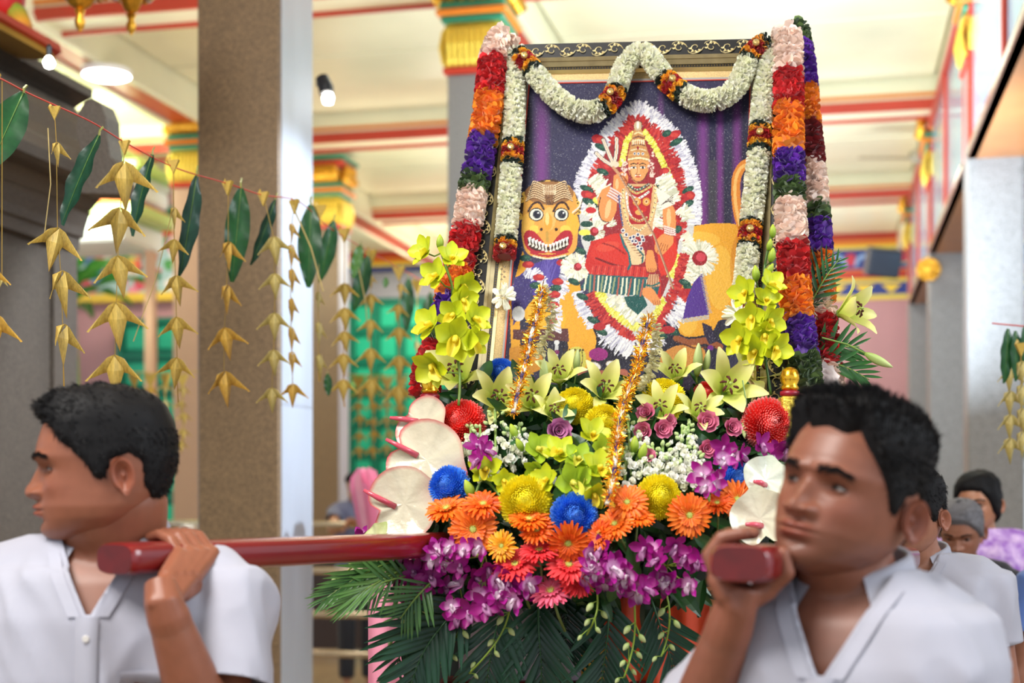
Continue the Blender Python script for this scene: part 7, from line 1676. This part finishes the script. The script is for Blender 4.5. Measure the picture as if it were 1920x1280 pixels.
        for i in range(5):
            p = Vector(onshirt(0, zt_-.03-.085*i, .007)); b = part('button', MB().lathe([(0, .0012), (.004, .0016), (.0052, .0006), (.005, -.001)], 12, S(214, 210, 206), basis(p, (0, -1, 0))), M_VC, so)
        for sx in (-1, 1):   # V edges turned back
            Vp = []
            for i in range(9):
                t = i/8; z = zt_+(vneck-.01)*t; x = sx*(.008+(z-(P0v-vneck))*.52)
                a = Vector(onshirt(x, z, .003)); b = Vector(onshirt(x+sx*.018, z, .004)); Vp += [tuple(a), tuple(b)]
            part('front_edge', MB().add(Vp, [(2*i, 2*i+1, 2*i+3, 2*i+2) for i in range(8)], (1, 1, 1)), shirt, so, smooth=True)
    if pocket:
        Vp = []; w2, h2 = .055, .125; x0, z1 = .045, 1.29*k
        for i in range(9):
            for j in range(7): Vp.append(onshirt(x0+w2*2*j/6, z1-h2*i/8, .0045 if 0 < i < 8 and 0 < j < 6 else .002))
        part('pocket', MB().add(Vp, [(i*7+j, (i+1)*7+j, (i+1)*7+j+1, i*7+j+1) for i in range(8) for j in range(6)], (1, 1, 1)), shirt, so, smooth=True)
    return root
EAR = [(0, .072), (.35, .070), (.62, .058), (.82, .040), (1.0, .030), (1.18, .010), (1.32, -.016), (1.42, -.020), (1.52, .012), (1.75, .022), (1.98, .010), (2.1, -.030), (2.5, -.052), (3.15, -.058)]
def hstyle(line, top, side, front=0, push=(0, -.3, 0), comb=None, stand=.5):
    def thick(T, Z):
        a = np.abs(T); tp = np.clip((Z-.035)/.05, 0, 1); fr3 = np.clip(np.cos(T), 0, 1)*np.clip(1-np.abs(Z-.075)/.05, 0, 1)
        return side+(top-side)*tp+front*fr3
    return dict(line=line, thick=thick, push=push, comb=comb or (lambda t, z: (0, -.6, .1) if z > .07 else (0, .35, -1)), stand=stand)
SK1 = S(138, 84, 62); SK2 = S(132, 82, 64); SK3 = S(150, 100, 78)
# left bearer: profile to the left, pole on his left shoulder
hL = Head(wide=1.06, jaw=1.14, nose=.86, nosew=1.4, lips=1.25, eye_open=.62, cheek=1.3, brow=1.6, bz=.018)
LX, LY = (196-960)/F*2.12, 2.12
hc_ = LP0.lerp(LP0+ldir, .0)+ldir*((310-222)/F*2.0/ldir.x*.93)
person('heavy-set man at left in white shirt, profile to the left, gripping red pole', (LX, LY+.03), .06, 1.640, hL, (-1.24, .02, .0), SK1, M_SHIRT,
       hstyle(EAR, .012, .006, .006, (0, -.35, .1), lambda t, z: (-.4, -.8, .1) if z > .06 else (0, .35, -1)),
       {1: dict(sh=P(424, 1132, 2.12), el=P(400, 1400, 2.02), wr=P(306, 1128, 1.955), sleeve=.62, grip=dict(axis=ldir, c=hc_, palm=(.05, -1, -.25), wrap=(0, 0, 1), rw=.0235, rh=.030, order=1, k=1.06, ta=(-35, -80, -125), ts=.036)), -1: dict(sh=P(-20, 1130, 2.14), el=P(-90, 1500, 2.1), wr=P(-60, 1800, 2.05))},
       fat=1.12, hn=9000, gaze=(-.25, 0), vneck=.10, seed=2, hoff=(-.004, -.012, .004), hscale=1.02, neck=1.12)
# right bearer: three-quarter face, pole end in his right hand
hR = Head(wide=1.0, jaw=1.0, nose=1.0, nosew=1.1, lips=1.1, eye_open=.95, brow=1.7, cheek=1.0, bz=.0165)
RX, RY = (1600-960)/F*1.82, 1.82
HLR = [(0, .076), (.30, .070), (.52, .079), (.72, .060), (.95, .040), (1.15, .018), (1.30, -.010), (1.42, -.016), (1.52, .014), (1.75, .024), (1.98, .012), (2.1, -.03), (2.5, -.052), (3.15, -.058)]
rax = (Vector((ldir.x*.6, ldir.y, .0))).normalized(); hcR = RP0+rax*.075
person('front right man in white open-collared shirt, face turned left, gripping the pole end', (RX, RY+.02), -.50, 1.60, hR, (-.80, .0, 0, .27), SK2, M_SHIRT,
       hstyle(HLR, .017, .004, .008, (0, -.2, .3), lambda t, z: (-.2, -.3, .9) if z > .06 else (0, .35, -1), .9),
       {-1: dict(sh=P(1450, 1165, 1.97), el=P(1272, 1460, 1.90), wr=P(1380, 1138, 1.765), sleeve=.92, sw=1.3, grip=dict(axis=rax, c=hcR, palm=(-.25, 0, -1), wrap=(-1, 0, 0), rw=.036, rh=.0235, order=-1, k=1.05, ta=(-35, -85, -125), ts=.0)), 1: dict(sh=P(1770, 1215, 1.93), el=P(1850, 1560, 1.98))},
       hn=10000, gaze=(-.2, .0), vneck=.115, seed=5, hoff=(.004, -.012, .002), stubble=.5, hscale=1.05)
# second bearer at right
HLC = [(0, .066), (.35, .066), (.62, .056), (.82, .040), (1.0, .026), (1.18, .006), (1.32, -.014), (1.42, -.02), (1.52, .012), (1.75, .022), (1.98, .010), (2.1, -.030), (2.5, -.056), (3.15, -.064)]
person('man in white shirt behind the front right man, partly hidden', ((1722-960)/F*3.45, 3.45), -.35, 1.545, Head(nosew=1.05), (-.75, .05, 0), SK3, M_SHIRT, hstyle(HLC, .020, .008, .01), {}, res=0, hn=4000, seed=8, hoff=(-.02, -.03, 0), gaze=(-.1, 0))
def mflor(name, base, c2, sc=38):
    m = mat(name, base, .7, nscale=sc, col2=c2); return m
long_h = hstyle([(0, .060), (.5, .055), (.9, .02), (1.2, -.03), (1.5, -.05), (2.2, -.09), (3.15, -.09)], .018, .014, 0, (0, 0, 0), lambda t, z: (0, .5, -1), .2)
person('elderly woman with short grey hair and dark top, looking down, behind the right men', ((1802-960)/F*4.8, 4.8), -.4, 1.46, Head(wide=.96, lips=.9), (-.45, .35, 0), SK3, cloth_mat('charcoal_cotton', S(34, 34, 42)), hstyle(HLC, .016, .012, .0), {}, res=0, haircol=S(112, 110, 114), hn=4000, seed=9, collar=False, pocket=False, fat=.92, vneck=.04)
person('woman in purple floral blouse with black hair, rearmost at right', ((1832-960)/F*5.2, 5.2), -.2, 1.56, Head(wide=.95), (-.6, .1, 0), S(176, 122, 92), mflor('purple_floral', S(150, 96, 190), S(226, 196, 236), 30), long_h, {}, res=0, hn=3000, seed=10, collar=False, pocket=False, fat=1.05, vneck=.05)
person('person in blue shirt cut off by the right edge of the picture', ((2016-960)/F*4.1, 4.1), .6, 1.50, Head(), (1.0, 0, 0), SK3, cloth_mat('blue_shirt', S(96, 130, 206)), hstyle(HLC, .02, .008, 0), {}, res=0, hn=2500, seed=11)
person('man in dusky blue shirt leaning on the railing between pillar and flowers', ((672-960)/F*10.85, 10.85), .35, 1.63, Head(), (-.75, .15, 0), S(190, 136, 104), cloth_mat('dusk_blue_shirt', S(104, 108, 140)), hstyle(HLC, .02, .01, 0), {1: dict(el=((712-960)/F*10.4, 10.42, 1.22), wr=((676-960)/F*10.1, 10.15, 1.25)), -1: dict(el=((622-960)/F*10.4, 10.42, 1.22), wr=((644-960)/F*10.1, 10.15, 1.25))}, res=0, hn=2500, seed=12, vneck=.12)
person('distant person in pink top behind the leaning man', ((706-960)/F*14.2, 14.2), -.2, 1.56, Head(wide=.95), (-.2, 0, 0), S(206, 156, 130), cloth_mat('pink_top', S(236, 170, 190)), long_h, {}, res=0, hn=2000, seed=13, collar=False, pocket=False)
# ---------------------------------------------------------------- wrapped bouquet and small table things
bq_ = empty('wrapped_bouquet', P(732, 1000, 6.4), label='large pink paper cone of a wrapped bouquet behind the anthuriums', cat='bouquet')
m = MB(); n = 28
for (lay, c) in ((0, S(240, 150, 180)), (1, S(246, 176, 198)), (2, S(236, 132, 168))):
    V = []
    for j in range(5):
        t = j/4
        for i in range(n): a = 2*PI*i/n; r = (.03+.11*t)*(1+.10*lay)+.018*math.sin(a*7+lay*2)*t; V.append((r*math.cos(a), r*math.sin(a), -.55+.80*t+.05*math.sin(a*5+lay)*t))
    m.add(V, [(j*n+i, j*n+(i+1) % n, (j+1)*n+(i+1) % n, (j+1)*n+i) for j in range(4) for i in range(n)], c)
part('paper_wrap', m, M_PETAL, bq_, smooth=True)
m = MB()
for i in range(7): a = i*.9; m.lathe([(0, .03), (.035, .02), (.05, -.01), (.0, -.05)], 10, S(246, 200, 214), TR((.08*math.cos(a), .08*math.sin(a), .22)))
part('blooms', m, M_PETAL, bq_, kind='stuff')
part('ribbon', MB().lathe([(.055, -.42), (.06, -.38), (.055, -.34)], 14, S(230, 90, 140)), M_VC, bq_)
part('stalks', MB().tube([(0, 0, -.5), (0, 0, -.95)], .02, 8, S(70, 120, 60)), M_LEAF, bq_)
tb = empty('offering_table', P(370, 1030, 8.6), 0, label='low table with glass lamps and yellow flowers between the left man and the near pillar', cat='table')
zt2 = -tb.location.z
part('table_top', MB().box(-.5, .5, -.3, .3, -.03, 0, S(190, 60, 50), bev=.005), M_VC, tb)
for sx in (-.45, .45):
    for sy in (-.25, .25): part('leg', MB().box(sx-.02, sx+.02, sy-.02, sy+.02, zt2, -.03, S(80, 60, 50)), M_VC, tb)
for i, (dx, h, c, lb) in enumerate(((-.06, .15, S(230, 226, 220), 'small glass oil lamp beside the near pillar, left one'), (.04, .17, S(236, 220, 190), 'small glass oil lamp beside the near pillar, taller one'))):
    g = empty('glass_lamp', tb.location+Vector((dx, 0, 0)), label=lb, cat='lamp'); part('bowl', MB().lathe([(.03, 0), (.012, .02), (.012, .05), (.045, h*.55), (.05, h*.8), (.035, h)], 16, c), mat('glass_'+str(i), c, .08, metal=.3), g, smooth=True)
    part('flame_oil', MB().lathe([(0, h*.6), (.04, h*.62), (.0, h*.66)], 12, S(244, 190, 60)), M_VC, g)
yf = empty('yellow_offering', tb.location+Vector((.12, 0, 0)), label='small heap of yellow offering flowers beside the glass lamps', cat='flower'); m = MB()
for i in range(16): m.lathe([(0, .02), (.02, .012), (.024, 0), (0, -.01)], 8, S(236, 206, 60) if i % 3 else S(200, 60, 60), TR((rng.uniform(-.06, .06), rng.uniform(-.05, .05), .015+.03*(i % 3))))
part('blooms', m, M_PETAL, yf, kind='stuff')
